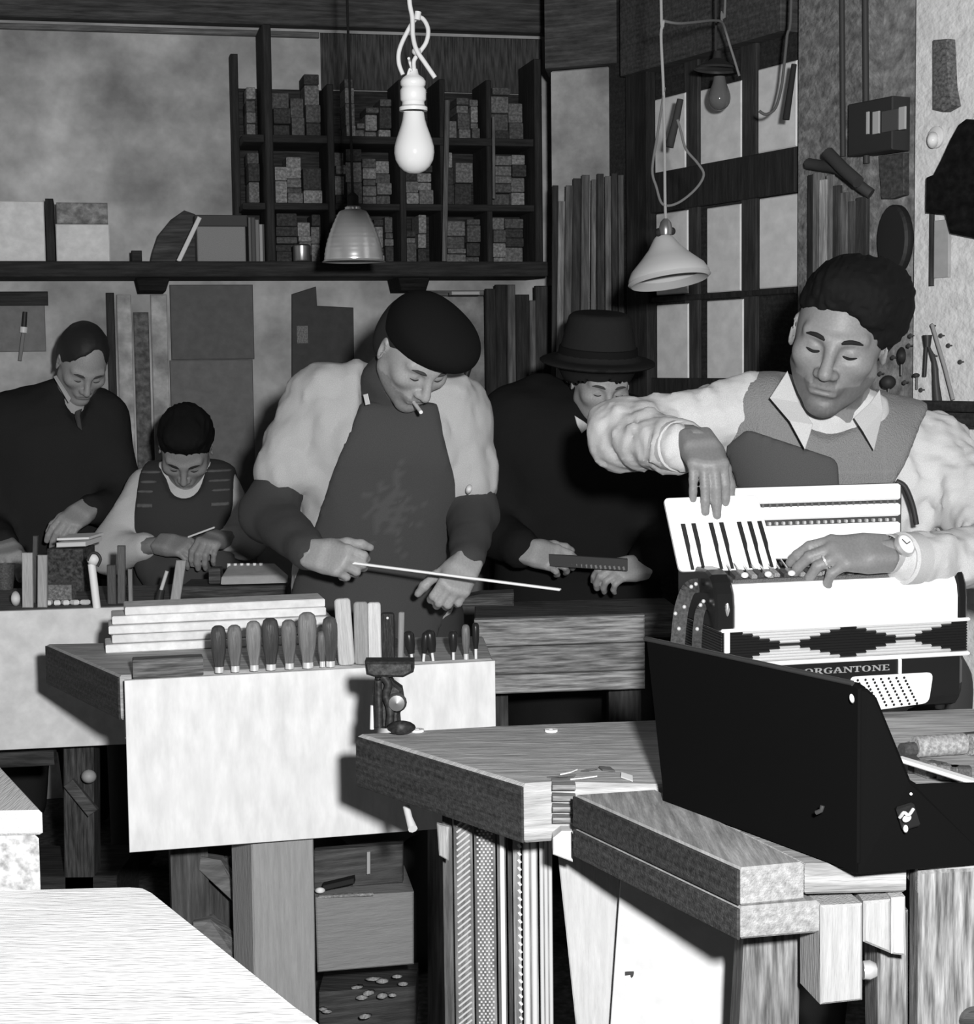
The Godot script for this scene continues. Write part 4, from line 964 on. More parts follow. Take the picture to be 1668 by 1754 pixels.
	solo("open_drawer_handle", MB.new().prism([Vector3(-0.3514, 0.3988, -3.56), Vector3(-0.2864, 0.4111, -3.57), Vector3(-0.2854, 0.3999, -3.57), Vector3(-0.348, 0.3888, -3.56)], Vector3(0, 0, -0.03), 0.002), mat(0.025), "dark wooden tool lying on the drawer under the chisel bench", "tool")
	solo("paper_scrap", MB.new().ball(Vector3(-0.3554, 0.3932, -3.55), Vector3(0.011, 0.006, 0.008)), mat(0.75, 0.9), "crumpled pale scrap on the drawer under the chisel bench", "scrap")
	# box of shavings on the floor
	var sb := thing("shavings_box", "low box of pale wood shavings under the chisel bench", "box", Vector3(-0.28, 0, -3.75))
	wpart(sb, "box", MB.new().prism([Vector3(-0.3796, 0.1132, -3.72), Vector3(-0.1706, 0.1018, -3.78), Vector3(-0.177, -0.3143, -3.78), Vector3(-0.3876, -0.2832, -3.72)], Vector3(0, 0, -0.16), 0.003), wood(0.1, "x"))
	var rr := RandomNumberGenerator.new()
	rr.seed = 5
	var sh := MB.new()
	for p in [Vector3(-0.2847, 0.1052, -3.71), Vector3(-0.2693, 0.1155, -3.71), Vector3(-0.2968, 0.1179, -3.74), Vector3(-0.2422, 0.1268, -3.75), Vector3(-0.1968, 0.1233, -3.74), Vector3(-0.3587, 0.0862, -3.68), Vector3(-0.2756, 0.0747, -3.68), Vector3(-0.2402, 0.1086, -3.71), Vector3(-0.2185, 0.1096, -3.71), Vector3(-0.262, 0.1287, -3.76), Vector3(-0.211, 0.1298, -3.77), Vector3(-0.3684, 0.0877, -3.69)]:
		sh.ball(p, Vector3(rr.randf_range(0.008, 0.02), rr.randf_range(0.002, 0.005), 0.012), yaw(rr.randf_range(0, 90)), 5, 8)
	wpart(sb, "shavings", sh, mat(0.6, 0.9, "mottle", Vector3(9, 9, 9))).set_meta("kind", "stuff")
	# stack of white boards
	var words := ["lowest white board of the stack on the chisel bench", "second white board up in the stack on the chisel bench", "third white board up in the stack on the chisel bench", "fourth white board up in the stack on the chisel bench", "topmost long white board of the stack on the chisel bench"]
	var ends := [Vector3(-0.8171, 0.8765, -3.7), Vector3(-0.8047, 0.9049, -3.71), Vector3(-0.8116, 0.9239, -3.71), Vector3(-0.8057, 0.9413, -3.72), Vector3(-0.7776, 0.9599, -3.72)]
	var lens := [0.50, 0.47, 0.48, 0.46, 0.43]
	for i in 5:
		var e: Vector3 = ends[i]
		var m := MB.new().box(Vector3(lens[i] / 2, 0.0095, -0.045), Vector3(lens[i], 0.018, 0.1), Basis.IDENTITY, 0.002)
		var o := solo("white_plank", m, mat(0.95 if i != 1 else 0.85, 0.75, "faint", Vector3(2, 2, 2)), words[i], "plank", "stack of white boards")
		o.position = Vector3(e.x, 0.87 + i * 0.0195, e.z)
		o.rotation.y = deg_to_rad([13.0, 13.6, 12.6, 13.2, 13.4][i])
	var bl := MB.new().box(Vector3(0.068, 0.0185, -0.02), Vector3(0.136, 0.037, 0.04), Basis.IDENTITY, 0.002)
	var bk := solo("wooden_block", bl, wood(0.28, "x", 0.8, "worn"), "oblong brown wooden block lying at the left end of the chisels", "block")
	bk.position = Vector3(-0.6942, 0.872, -3.3777)
	bk.rotation.y = deg_to_rad(12.5)
	# the row of tools
	var dir := (wr - wl).normalized()
	var tools := [[362, 1070, 27, 0, 0.13], [390, 1069, 26, 0, 0.36], [423, 1062, 27, 0, 0.5], [452, 1057, 30, 0, 0.13], [484, 1060, 27, 0, 0.34], [516, 1047, 33, 0, 0.45], [541, 1080, 17, 0, 0.3], [555, 1055, 27, 0, 0.16], [583, 1024, 28, 1, 0.62], [609, 1030, 25, 1, 0.36], [632, 1031, 23, 1, 0.75], [655, 1049, 24, 1, 0.02], [676, 1048, 10, 1, 0.33], [697, 1080, 19, 2, 0.03], [716, 1082, 14, 2, 0.05], [733, 1078, 20, 2, 0.04], [768, 1080, 16, 2, 0.04], [790, 1069, 15, 0, 0.35], [807, 1066, 13, 2, 0.06]]
	var names := {0: "chisel", 1: "flat_file", 2: "burin"}
	var count := -1
	for t in tools:
		if t[3] == 0:
			count += 1
		var u: float = (t[0] - 213.0) / (848.0 - 213.0)
		var at := wl.lerp(wr, u * 0.955 / (1.0 - 0.045 * u)) + Vector3(-0.006, 0, -0.04)
		var dpt := -at.z
		var s := dpt / 3000.0
		var h: float = (1153.0 - (t[0] - 350.0) * 0.052 - t[1]) * s
		at.x = (t[0] - 834.0) * s + 0.0057
		at.y = 0.871
		var r: float = t[2] * s / 2
		var tone: String = "dark" if t[4] < 0.2 else ("brown" if t[4] < 0.42 else "pale")
		var o: Node3D
		if t[3] == 0:
			o = thing("chisel", "chisel with a %s turned handle, %s from the oblong wooden block" % [tone, ["first", "second", "third", "fourth", "fifth", "sixth", "seventh", "eighth", "last"][mini(count, 8)]], "chisel", at, "chisels behind the white board")
			part(o, "handle", MB.new().lathe(handle_profile(r, h - 0.012), Vector3(0, 0.012, 0), Basis.IDENTITY, 16), wood(t[4], "y", 0.45))
			part(o, "ferrule", MB.new().lathe([Vector2(0, 0), Vector2(r * 0.6, 0), Vector2(r * 0.58, 0.013), Vector2(0, 0.013)], Vector3.ZERO, Basis.IDENTITY, 12), mat(0.9, 0.3, "", Vector3.ONE, 0.4))
		elif t[3] == 1:
			o = thing("flat_file", {"dark": "black flat strip standing between pale slabs and thin tools", "brown": "flat grey wooden slab between two white ones in the chisel row" if t[2] > 15 else "thin grey slat beside the black strip in the chisel row", "pale": "tilted flat white slab tallest in the chisel row" if t[0] < 600 else "flat white slab beside the black strip in the chisel row"}[tone], "slab", at, "flat slabs in the chisel row")
			part(o, "slab", MB.new().prism(rounded([Vector3(-r, 0, 0), Vector3(r, 0, 0), Vector3(r * 0.96, h, 0), Vector3(-r * 1.0, h, 0)], r * 0.5), Vector3(0, 0, -0.014), 0.002), wood(t[4], "y", 0.5, "faint"))
			if t[4] < 0.03:
				part(o, "rivet", MB.new().ball(Vector3(0, h * 0.9, 0.001), Vector3(0.003, 0.003, 0.002)), mat(0.9, 0.3))
			o.rotation.z = 0.05 if t[0] == 583 else (-0.04 if t[0] == 676 else 0.0)
		else:
			o = thing("burin", "short tool with a black handle and bright shank behind the white board", "tool", at, "small black tools behind the white board")
			part(o, "handle", MB.new().lathe(handle_profile(r, h * 0.72), Vector3(0, h * 0.28, 0), Basis.IDENTITY, 12), mat(0.02, 0.3))
			part(o, "shank", MB.new().tube([Vector3(0, 0, 0), Vector3(0, h * 0.32, 0)], 0.0032, 6), mat(0.8, 0.3))
			o.rotation.z = [0.0, 0.12, -0.1][int(t[0]) % 3]

# ---------------------------------------------------------------- left bench behind it

func build_left_bench() -> void:
	var b := thing("workbench", "long far workbench with a white front board where the seated man works", "workbench", Vector3(-1.2, 0, -4.7))
	var a := Vector3(-1.9114, 0.87, -4.255)
	var e := Vector3(-0.5089, 0.87, -4.5109)
	wpart(b, "bench_top", MB.new().prism([a, e, e + Vector3(-0.06, 0, -0.40), a + Vector3(-0.1, 0, -0.5)], Vector3(0, -0.08, 0), 0.004), wood(0.3, "x", 0.8, "worn"))
	var wa := a + Vector3(0, 0.002, 0.02)
	var we_ := Vector3(-0.753, 0.872, -4.43)
	var yb := 0.5195
	wpart(b, "white_board", MB.new().prism([wa, we_, Vector3(we_.x, yb, we_.z), Vector3(wa.x, yb, wa.z)], Vector3(0, 0, -0.014), 0.001), mat(0.88, 0.8, "faint", Vector3(1.4, 1.4, 1.4)))
	wpart(b, "leg", MB.new().prism([Vector3(-1.1122, 0.5074, -4.5), Vector3(-1.033, 0.5096, -4.5), Vector3(-1.0627, -0.6455, -4.5), Vector3(-1.1405, -0.6445, -4.5)], Vector3(0, 0, -0.08), 0.003), wood(0.13, "y", 0.8, "worn"))
	wpart(b, "brace", MB.new().bar(Vector3(-1.0907, 0.4085, -4.46), Vector3(-1.0297, 0.3277, -4.46), 0.03, 0.02, Vector3.BACK), wood(0.2))
	wpart(b, "knob", MB.new().ball(Vector3(-1.0342, 0.428, -4.44), Vector3(0.02, 0.018, 0.015)), mat(0.4, 0.5))
	wpart(b, "leg", MB.new().box(Vector3(-0.62, 0.395, -4.72), Vector3(0.09, 0.79, 0.09)), wood(0.12, "y"))
	wpart(b, "stretcher", MB.new().bar(Vector3(-1.5904, 0.4467, -4.52), Vector3(-1.1384, 0.463, -4.52), 0.03, 0.04), wood(0.1))
	wpart(b, "lower_shelf", MB.new().prism([Vector3(-1.596, 0.1478, -4.5), Vector3(-0.9829, 0.1481, -4.5), Vector3(-0.9877, -0.0089, -4.5), Vector3(-1.6025, -0.0092, -4.5)], Vector3(0, 0, -0.3), 0.003), wood(0.07))
	var y := 0.871
	# uprights stuck behind the board, front line
	var list := [["pale_slab", "pale upright slab near the end of the far white board", 38, 56, 947, 0.55], ["pale_slab", "slightly shorter pale slab beside the tall one on the far bench", 64, 80, 951, 0.5], ["thin_dark_stick", "thin dark stick standing behind the pale slabs", 53, 61, 918, 0.1], ["dark_slab", "shorter dark slab standing before the seated man", 182, 198, 968, 0.1], ["dark_slab", "taller dark slab standing before the seated man", 200, 214, 935, 0.14], ["thin_pale_stick", "thin pale stick beside the taller dark slab", 219, 227, 975, 0.3], ["leaning_slab", "pale slab tilted to one side before the seated man", 293, 310, 960, 0.45]]
	var lx := [[Vector3(-1.1854, 0.8636, -4.42), Vector3(-1.1586, 0.8633, -4.42), Vector3(-1.1684, 1.0113, -4.42)], [Vector3(-1.1468, 0.8632, -4.42), Vector3(-1.123, 0.8629, -4.42), Vector3(-1.1301, 1.0049, -4.42)], [Vector3(-1.1842, 0.8522, -4.5), Vector3(-1.1721, 0.8521, -4.5), Vector3(-1.167, 1.0465, -4.5)], [Vector3(-0.9771, 0.8615, -4.46), Vector3(-0.9547, 0.8612, -4.46), Vector3(-0.9648, 0.9729, -4.46)], [Vector3(-0.9538, 0.8598, -4.47), Vector3(-0.9343, 0.8595, -4.47), Vector3(-0.94, 1.0212, -4.47)], [Vector3(-0.9211, 0.8622, -4.45), Vector3(-0.9107, 0.8621, -4.45), Vector3(-0.9152, 0.963, -4.45)], [Vector3(-0.824, 0.8601, -4.5), Vector3(-0.7983, 0.8597, -4.5), Vector3(-0.7921, 0.9783, -4.5)]]
	for i in 7:
		var q: Array = lx[i]
		var w: Vector3 = q[1] - q[0]
		var p0 := Vector3(q[0].x, y, q[0].z)
		var top: Vector3 = q[2] - w / 2
		solo(list[i][0], MB.new().prism([p0, p0 + w, top + w, top], Vector3(0, 0, -0.014), 0.002), wood(list[i][5], "y", 0.6, "faint"), list[i][1], "slab" if i != 2 and i != 5 else "stick")
	var hm := thing("white_mallet", "bright white rod with a round knob standing on the far bench", "tool", Vector3(-0.9935, y, -4.4))
	wpart(hm, "rod", MB.new().tube([Vector3(-0.9905, y, -4.4), Vector3(-1.0004, 0.9833, -4.4)], 0.010, 10), mat(0.95, 0.5))
	wpart(hm, "knob", MB.new().ball(Vector3(-0.9956, 0.9951, -4.4), Vector3(0.017, 0.017, 0.014)), mat(0.9, 0.5))
	wpart(hm, "ring", MB.new().tube(curve([Vector3(-1.0081, 0.9934, -4.39), Vector3(-0.9987, 1.0111, -4.39), Vector3(-0.984, 1.0109, -4.39), Vector3(-0.9757, 0.996, -4.39), Vector3(-0.9836, 0.9783, -4.39)], 4), 0.004, 6), mat(0.04, 0.5))
	var aw := thing("marking_awl", "awl with a dark handle and pale shaft leaning on the far bench", "awl", Vector3(-0.8451, y, -4.5))
	wpart(aw, "handle", MB.new().tube([Vector3(-0.8528, y, -4.5), Vector3(-0.8455, 0.903, -4.5)], [0.012, 0.01], 8), mat(0.03, 0.5))
	wpart(aw, "shaft", MB.new().tube([Vector3(-0.8455, 0.903, -4.5), Vector3(-0.829, 0.9514, -4.5)], 0.005, 8), mat(0.6, 0.4))
	# boxes and books
	solo("parts_box", MB.new().prism([Vector3(-1.1968, y, -4.72), Vector3(-1.097, y, -4.72), Vector3(-1.0971, 0.9889, -4.72), Vector3(-1.1936, 0.99, -4.72)], Vector3(0.012, 0, -0.1), 0.003), mat(0.14, 0.85, "worn", Vector3(6, 6, 6)), "dark worn box of parts under a book on the far bench", "box")
	solo("pale_book", MB.new().prism([Vector3(-1.1682, 0.9929, -4.72), Vector3(-1.089, 0.9951, -4.72), Vector3(-1.0886, 1.0078, -4.72), Vector3(-1.1678, 1.0056, -4.72)], Vector3(0.02, 0.003, -0.12), 0.002), mat(0.75, 0.8), "pale book lying on the dark box on the far bench", "book")
	solo("white_pad", MB.new().prism([Vector3(-1.1734, 1.009, -4.75), Vector3(-1.0858, 1.0111, -4.75), Vector3(-1.0856, 1.0175, -4.75), Vector3(-1.1732, 1.0154, -4.75)], Vector3(0.02, 0.003, -0.1), 0.001), mat(0.85, 0.8), "thin white pad on top of the pale book", "pad")
	solo("pale_block", MB.new().prism([Vector3(-1.1533, y, -4.55), Vector3(-1.0906, y, -4.55), Vector3(-1.0897, 0.9117, -4.55), Vector3(-1.1522, 0.9125, -4.55)], Vector3(0, 0, -0.06), 0.003), mat(0.42, 0.85, "mottle", Vector3(6, 6, 6)), "pale square block lying before the dark box of parts", "block")
	for i in 5:
		var p := [Vector3(-1.1268, 0.8693, -4.46), Vector3(-1.1057, 0.8721, -4.46), Vector3(-1.0847, 0.8718, -4.46), Vector3(-1.0607, 0.8731, -4.46), Vector3(-1.0337, 0.8727, -4.46)][i] as Vector3
		solo("white_peg", MB.new().box(Vector3(p.x, y + 0.007, p.z), Vector3(0.016, 0.013, 0.02), yaw(15.0 * i), 0.003), mat(0.8, 0.7), "little white peg lying in line behind the far white board", "peg", "white pegs on the far bench")
	solo("grey_cup", MB.new().lathe([Vector2(0, 0), Vector2(0.022, 0), Vector2(0.028, 0.05), Vector2(0.03, 0.07), Vector2(0.026, 0.07), Vector2(0.02, 0.01), Vector2(0, 0.01)], Vector3(-1.3324, y, -4.8)), mat(0.2, 0.6, "mottle", Vector3(9, 9, 9)), "small grey cup at the end of the far bench", "cup")
	solo("white_stub", MB.new().ball(Vector3(-1.2117, y + 0.018, -4.46), Vector3(0.012, 0.02, 0.012)), mat(0.75, 0.6), "short white rounded stub beside the tall pale slab", "stub")
	# flat box with pegs
	var fb := thing("peg_box", "flat pale box with a row of bright pegs beside the seated man", "box", Vector3(-0.6345, 0.9093, -4.55))
	wpart(fb, "tray", MB.new().prism([Vector3(-0.6911, 0.9133, -4.5), Vector3(-0.5188, 0.9158, -4.5), Vector3(-0.566, 0.9324, -4.62), Vector3(-0.6869, 0.9338, -4.62)], Vector3(0, 0.02, -0.02), 0.003), mat(0.52, 0.8, "faint"))
	for i in 6:
		wpart(fb, "peg", MB.new().tube([Vector3(-0.687, 0.9323, -4.62) + Vector3(i * 0.017, 0.0, 0), Vector3(-0.6864, 0.9556, -4.62) + Vector3(i * 0.017, 0, 0)], 0.005, 6), mat(0.8, 0.5))
	wpart(fb, "end_block", MB.new().box(Vector3(-0.715, 0.9297, -4.58), Vector3(0.03, 0.04, 0.05)), wood(0.14))
	solo("drawer_chest", MB.new().prism([Vector3(-0.8055, y, -4.56), Vector3(-0.5267, y, -4.56), Vector3(-0.5258, 0.9021, -4.56), Vector3(-0.8045, 0.9024, -4.56)], Vector3(0.0, 0, -0.16), 0.003), wood(0.13, "x", 0.8, "worn"), "long low dark chest under the pale peg box", "chest")

# ---------------------------------------------------------------- bench in the middle, before the man in the hat

func build_middle_bench() -> void:
	var b := thing("workbench", "workbench with a grained plank front before the man in the hat", "workbench", Vector3(0.25, 0, -4.35))
	var a := Vector3(-0.0336, 0.87, -4.121)
	var e := Vector3(0.3759, 0.87, -4.1736)
	var fm := wood(0.62, "x", 0.85, "worn")
	for i in 3:
		var t0 := [0.87, 0.803, 0.735][i] as float
		var t1 := [0.805, 0.737, 0.69][i] as float
		wpart(b, "front_plank", MB.new().prism([Vector3(a.x, t1, a.z), Vector3(e.x, t1, e.z), Vector3(e.x, t0 - 0.001, e.z), Vector3(a.x, t0 - 0.001, a.z)], Vector3(0, 0, -0.03), 0.003), [fm, wood(0.5, "x", 0.85, "worn"), wood(0.66, "x", 0.85, "worn")][i])
	wpart(b, "bench_top", MB.new().prism([a + Vector3(0.0, 0, -0.031), e + Vector3(0.1, 0, -0.031), e + Vector3(0.08, 0, -0.3), a + Vector3(0.0, 0, -0.3)], Vector3(0, -0.06, 0), 0.003), wood(0.16, "x", 0.85, "worn"))
	for x in [a.x + 0.04, e.x - 0.04]:
		wpart(b, "leg", MB.new().box(Vector3(x, 0.4, -4.32), Vector3(0.08, 0.8, 0.08)), wood(0.1, "y"))
	solo("dark_offcut", MB.new().prism([Vector3(-0.0731, 0.871, -4.34), Vector3(0.0641, 0.871, -4.34), Vector3(0.0646, 0.904, -4.34), Vector3(-0.02, 0.9021, -4.34), Vector3(-0.0697, 0.891, -4.34)], Vector3(0, 0, -0.08), 0.004), wood(0.17, "x", 0.85, "mottle"), "rough dark offcut lying on the bench behind the strip", "offcut")

# ---------------------------------------------------------------- bottom left

func build_left_table() -> void:
	var t := thing("white_table", "bright bare wooden table with a rounded corner before the chisel bench", "table", Vector3(-0.7, 0, -1.6))
	var c := []
	for p in [Vector3(-0.8575, 0.87, -1.9939), Vector3(-0.4255, 0.87, -2.0153), Vector3(-0.408, 0.87, -2.01), Vector3(-0.3935, 0.87, -1.9913), Vector3(-0.1525, 0.87, -1.561)]:
		c.append(p)
	c.append(Vector3(-0.09, 0.87, -1.38))
	c.append(Vector3(-1.1, 0.87, -1.28))
	wpart(t, "table_top", MB.new().prism(c, Vector3(0, -0.03, 0), 0.002), wood(0.86, "x", 0.6, "faint"))
	for p in [Vector3(-0.25, 0, -1.45), Vector3(-0.45, 0, -1.92), Vector3(-1.0, 0, -1.4), Vector3(-1.0, 0, -1.9)]:
		wpart(t, "leg", MB.new().box(p + Vector3(0, 0.42, 0), Vector3(0.06, 0.84, 0.06)), wood(0.5, "y"))
	wpart(t, "edge_strip", MB.new().prism([Vector3(-0.7109, 0.871, -1.6411), Vector3(-0.2243, 0.871, -1.6721), Vector3(-0.1615, 0.871, -1.5715), Vector3(-0.6638, 0.871, -1.5277)], Vector3(0, 0.003, 0), 0.001), wood(0.7, "x", 0.7, "faint"))
	# timber ends lying on trestles behind the table
	var a := Vector3(-0.6493, 0.955, -2.2849)
	var b := Vector3(-0.5334, 0.955, -2.0458)
	var l := Vector3(-0.6, 0, 0.02)
	solo("timber_end", MB.new().prism([a, b, b + l, a + l], Vector3(0, -0.03, 0), 0.003), wood(0.5, "z", 0.8, "faint"), "upper pale timber end beside the bright table", "timber")
	var dn := Vector3(-0.006, -0.031, -0.004)
	solo("timber_end", MB.new().prism([a + dn, b + dn, b + l + dn, a + l + dn], Vector3(0, -0.17, 0), 0.004), mat(0.75, 0.85, "mottle", Vector3(3, 3, 3)), "thick lower timber with ringed end grain beside the bright table", "timber")
	var st := thing("sawhorse", "dark sawhorse carrying the timber ends", "sawhorse", Vector3(-0.85, 0, -2.2))
	wpart(st, "beam", MB.new().box(Vector3(-0.85, 0.70, -2.2), Vector3(0.5, 0.095, 0.1)), wood(0.2))
	for s in [-1, 1]:
		for q in [-1, 1]:
			wpart(st, "leg", MB.new().bar(Vector3(-0.85 + s * 0.2, 0.0, -2.2 + q * 0.16), Vector3(-0.85 + s * 0.2, 0.68, -2.2 + q * 0.03), 0.05, 0.05, Vector3.RIGHT), wood(0.2, "y"))

# ---------------------------------------------------------------- lamps, none of them lit

func build_lamps() -> void:
	var white := mat(0.85, 0.6)
	# bare bulb with a knotted flex
	var d := 2.65
	var l := thing("bare_bulb_pendant", "bare frosted light bulb hanging from a knotted pale flex", "lamp", Vector3(-0.1029, 1.9349, -2.65))
	var bp := []
	for p in [[0.0, -0.0605], [0.008, -0.060], [0.016, -0.0565], [0.023, -0.050], [0.028, -0.041], [0.030, -0.030], [0.0295, -0.021], [0.027, -0.011], [0.0235, -0.001], [0.0195, 0.010], [0.017, 0.019], [0.0155, 0.029]]:
		bp.append(Vector2(p[0], p[1]))
	var o := Vector3(-0.102, 1.8221, -2.65)
	wpart(l, "bulb", MB.new().lathe(bp, o, Basis.IDENTITY, 32), mat(0.4, 0.12))
	var sk := []
	for p in [[0.0155, 0.0], [0.021, 0.0], [0.021, 0.005], [0.017, 0.008], [0.0165, 0.013], [0.019, 0.016], [0.0195, 0.03], [0.0165, 0.035], [0.0185, 0.038], [0.019, 0.043], [0.016, 0.048], [0.009, 0.053], [0.007, 0.061], [0, 0.061]]:
		sk.append(Vector2(p[0], p[1]))
	wpart(l, "socket", MB.new().lathe(sk, Vector3(-0.1024, 1.8538, -2.65), Basis.IDENTITY, 28), mat(0.42, 0.3))
	wpart(l, "wire_ends", MB.new().tube(curve([Vector3(-0.1121, 1.8966, -2.65), Vector3(-0.1062, 1.9137, -2.64), Vector3(-0.1016, 1.9067, -2.65), Vector3(-0.1069, 1.9255, -2.66), Vector3(-0.1081, 1.9307, -2.65)], 4), 0.0022, 6), mat(0.4, 0.5))
	var flex := mat(0.36, 0.8)
	wpart(l, "flex", MB.new().tube(curve([Vector3(-0.1043, 2.0663, -2.65), Vector3(-0.1059, 2.0156, -2.65), Vector3(-0.102, 1.9901, -2.65), Vector3(-0.1013, 1.9637, -2.645), Vector3(-0.0963, 1.9416, -2.64), Vector3(-0.0836, 1.9219, -2.64), Vector3(-0.0692, 1.9005, -2.64)], 6), 0.0036, 8), flex)
	wpart(l, "flex", MB.new().tube(curve([Vector3(-0.1172, 1.9069, -2.65), Vector3(-0.123, 1.924, -2.65), Vector3(-0.1218, 1.9436, -2.65), Vector3(-0.1103, 1.9699, -2.655), Vector3(-0.0972, 1.9903, -2.66), Vector3(-0.0868, 1.9901, -2.66), Vector3(-0.079, 1.9738, -2.655), Vector3(-0.0818, 1.9542, -2.65), Vector3(-0.0924, 1.939, -2.65), Vector3(-0.1004, 1.9272, -2.65), Vector3(-0.1006, 1.9153, -2.65)], 6), 0.0034, 8), flex)
	wpart(l, "flex", MB.new().tube([Vector3(-0.1043, 2.0663, -2.65), Vector3(-0.1043, 2.95, -2.65)], 0.0034, 8), flex)
	wpart(l, "knot", MB.new().ball(Vector3(-0.0965, 1.9399, -2.645), Vector3(0.007, 0.006, 0.006)), flex)
	wpart(l, "flex_end", MB.new().tube([Vector3(-0.0932, 1.9985, -2.65), Vector3(-0.0951, 1.9866, -2.65)], 0.005, 8), flex)
	# ribbed metal bell shade
	var d2 := 4.9
	var m := thing("bell_shade_pendant", "ribbed metal bell lampshade hanging before the pigeonhole rack", "lamp", Vector3(-0.3582, 1.906, -4.9))
	var tin := mat(0.72, 0.24, "", Vector3.ONE, 0.6)
	var bell := []
	var y0 := 1.7667
	var yt := 1.9108
	var n := 26
	for i in n + 1:
		var t := float(i) / n
		var r := lerpf(0.082, 0.032, pow(t, 1.7)) + 0.0008 * sin(i * 2.6)
		if t > 0.94: r = 0.022
		bell.append(Vector2(r, t * (yt - y0)))
	bell.append(Vector2(0.012, (yt - y0) + 0.006))
	bell.append(Vector2(0, (yt - y0) + 0.008))
	var inner := []
	bell.insert(0, Vector2(0.088, -0.006))
	var at := Vector3(-0.3608, y0, -4.9)
	wpart(m, "shade", MB.new().lathe(bell, at, Basis.IDENTITY, 36), tin)
	wpart(m, "mouth", MB.new().lathe([Vector2(0.03, 0.06), Vector2(0.078, 0.0), Vector2(0.087, -0.006)], at, Basis.IDENTITY, 36), tin)
	wpart(m, "neck", MB.new().lathe([Vector2(0.016, 0), Vector2(0.016, 0.03), Vector2(0.006, 0.04), Vector2(0, 0.04)], Vector3(at.x, yt, at.z), Basis.IDENTITY, 16), mat(0.03))
	wpart(m, "cord", MB.new().tube([Vector3(at.x, yt + 0.03, at.z), Vector3(at.x - 0.01, 2.95, at.z)], 0.004, 6), mat(0.02))
	# flat white shade, tipped
	var w := thing("white_shade_pendant", "tipped white conical lampshade on a looped flex before the window", "lamp", Vector3(0.4116, 1.775, -4))
	var sh := [Vector2(0.093, 0), Vector2(0.092, 0.006), Vector2(0.084, 0.022), Vector2(0.06, 0.045), Vector2(0.038, 0.068), Vector2(0.022, 0.092), Vector2(0.018, 0.096), Vector2(0, 0.097)]
	var tip := Basis(Vector3.BACK, 0.13) * Basis(Vector3.RIGHT, -0.16)
	var so := Vector3(0.4192, 1.6649, -4)
	wpart(w, "shade", MB.new().lathe(sh, so, tip, 40), mat(0.5, 0.6))
	wpart(w, "shade_rim", MB.new().lathe([Vector2(0.066, 0.004), Vector2(0.088, -0.010), Vector2(0.095, -0.004), Vector2(0.093, 0.0)], so, tip, 40), mat(0.5, 0.6))
	wpart(w, "shade_inside", MB.new().lathe([Vector2(0.02, 0.08), Vector2(0.058, 0.04), Vector2(0.082, 0.018), Vector2(0.09, 0.0)], so, tip, 40), mat(0.5, 0.6))
	wpart(w, "holder", MB.new().lathe([Vector2(0.014, 0), Vector2(0.016, 0.012), Vector2(0.012, 0.028), Vector2(0.005, 0.036), Vector2(0, 0.036)], Vector3(0.4116, 1.7619, -4), Basis.IDENTITY, 16), mat(0.25, 0.35, "", Vector3.ONE, 0.7))
	wpart(w, "screw_ear", MB.new().ball(Vector3(0.3957, 1.7673, -4), Vector3(0.008, 0.01, 0.006)), mat(0.03))
	wpart(w, "screw_ear", MB.new().ball(Vector3(0.4261, 1.7696, -4), Vector3(0.008, 0.009, 0.006)), mat(0.03))
	var f2 := mat(0.3, 0.8)
	wpart(w, "flex", MB.new().tube(curve([Vector3(0.403, 2.95, -4.0), Vector3(0.4028, 2.2818, -4), Vector3(0.4079, 2.2357, -4), Vector3(0.4025, 2.205, -4), Vector3(0.4074, 2.0892, -4), Vector3(0.4096, 1.9599, -4), Vector3(0.4105, 1.8298, -4), Vector3(0.4129, 1.7841, -4)], 5), 0.0036, 6), f2)
	wpart(w, "flex", MB.new().tube(curve([Vector3(0.41, 2.0892, -4), Vector3(0.3939, 1.986, -4), Vector3(0.3818, 1.9083, -4), Vector3(0.3908, 1.8692, -4), Vector3(0.4052, 1.8299, -4), Vector3(0.4382, 1.8321, -4), Vector3(0.4778, 1.8616, -4), Vector3(0.4976, 1.8939, -4), Vector3(0.4845, 1.9201, -4), Vector3(0.4582, 1.9515, -4), Vector3(0.4465, 1.9918, -4), Vector3(0.4387, 2.0178, -4)], 5), 0.0032, 6), mat(0.14, 0.8))
	# flex crossing to the far lamp
	solo("crossing_flex", MB.new().tube(curve([Vector3(0.4099, 2.2395, -4.02), Vector3(0.4502, 2.2489, -4.1), Vector3(0.5143, 2.2887, -4.3), Vector3(0.5824, 2.3301, -4.5), Vector3(0.6194, 2.3443, -4.6), Vector3(0.6367, 2.3283, -4.65), Vector3(0.6487, 2.2956, -4.66), Vector3(0.6594, 2.2625, -4.66), Vector3(0.6732, 2.2174, -4.66)], 5), 0.0035, 6), mat(0.2, 0.8), "thin pale flex strung across from the white shade", "flex")
	solo("hanging_flex", MB.new().tube(curve([Vector3(0.6299, 2.95, -4.6), Vector3(0.6284, 2.4001, -4.6), Vector3(0.6194, 2.3708, -4.6), Vector3(0.6194, 2.3458, -4.6)], 4), 0.0035, 6), mat(0.16, 0.8), "short flex dropping from the ceiling to the crossing flex", "flex")
	solo("hanging_flex", MB.new().tube(curve([Vector3(0.7821, 2.95, -4.5), Vector3(0.7807, 2.3782, -4.5), Vector3(0.7707, 2.2919, -4.5), Vector3(0.7635, 2.2197, -4.5), Vector3(0.7563, 2.1618, -4.5), Vector3(0.7416, 2.1112, -4.5), Vector3(0.718, 2.0955, -4.5), Vector3(0.7003, 2.1044, -4.5)], 4), 0.004, 6), mat(0.1, 0.8), "dark flex looping down before the upper window panes", "flex")
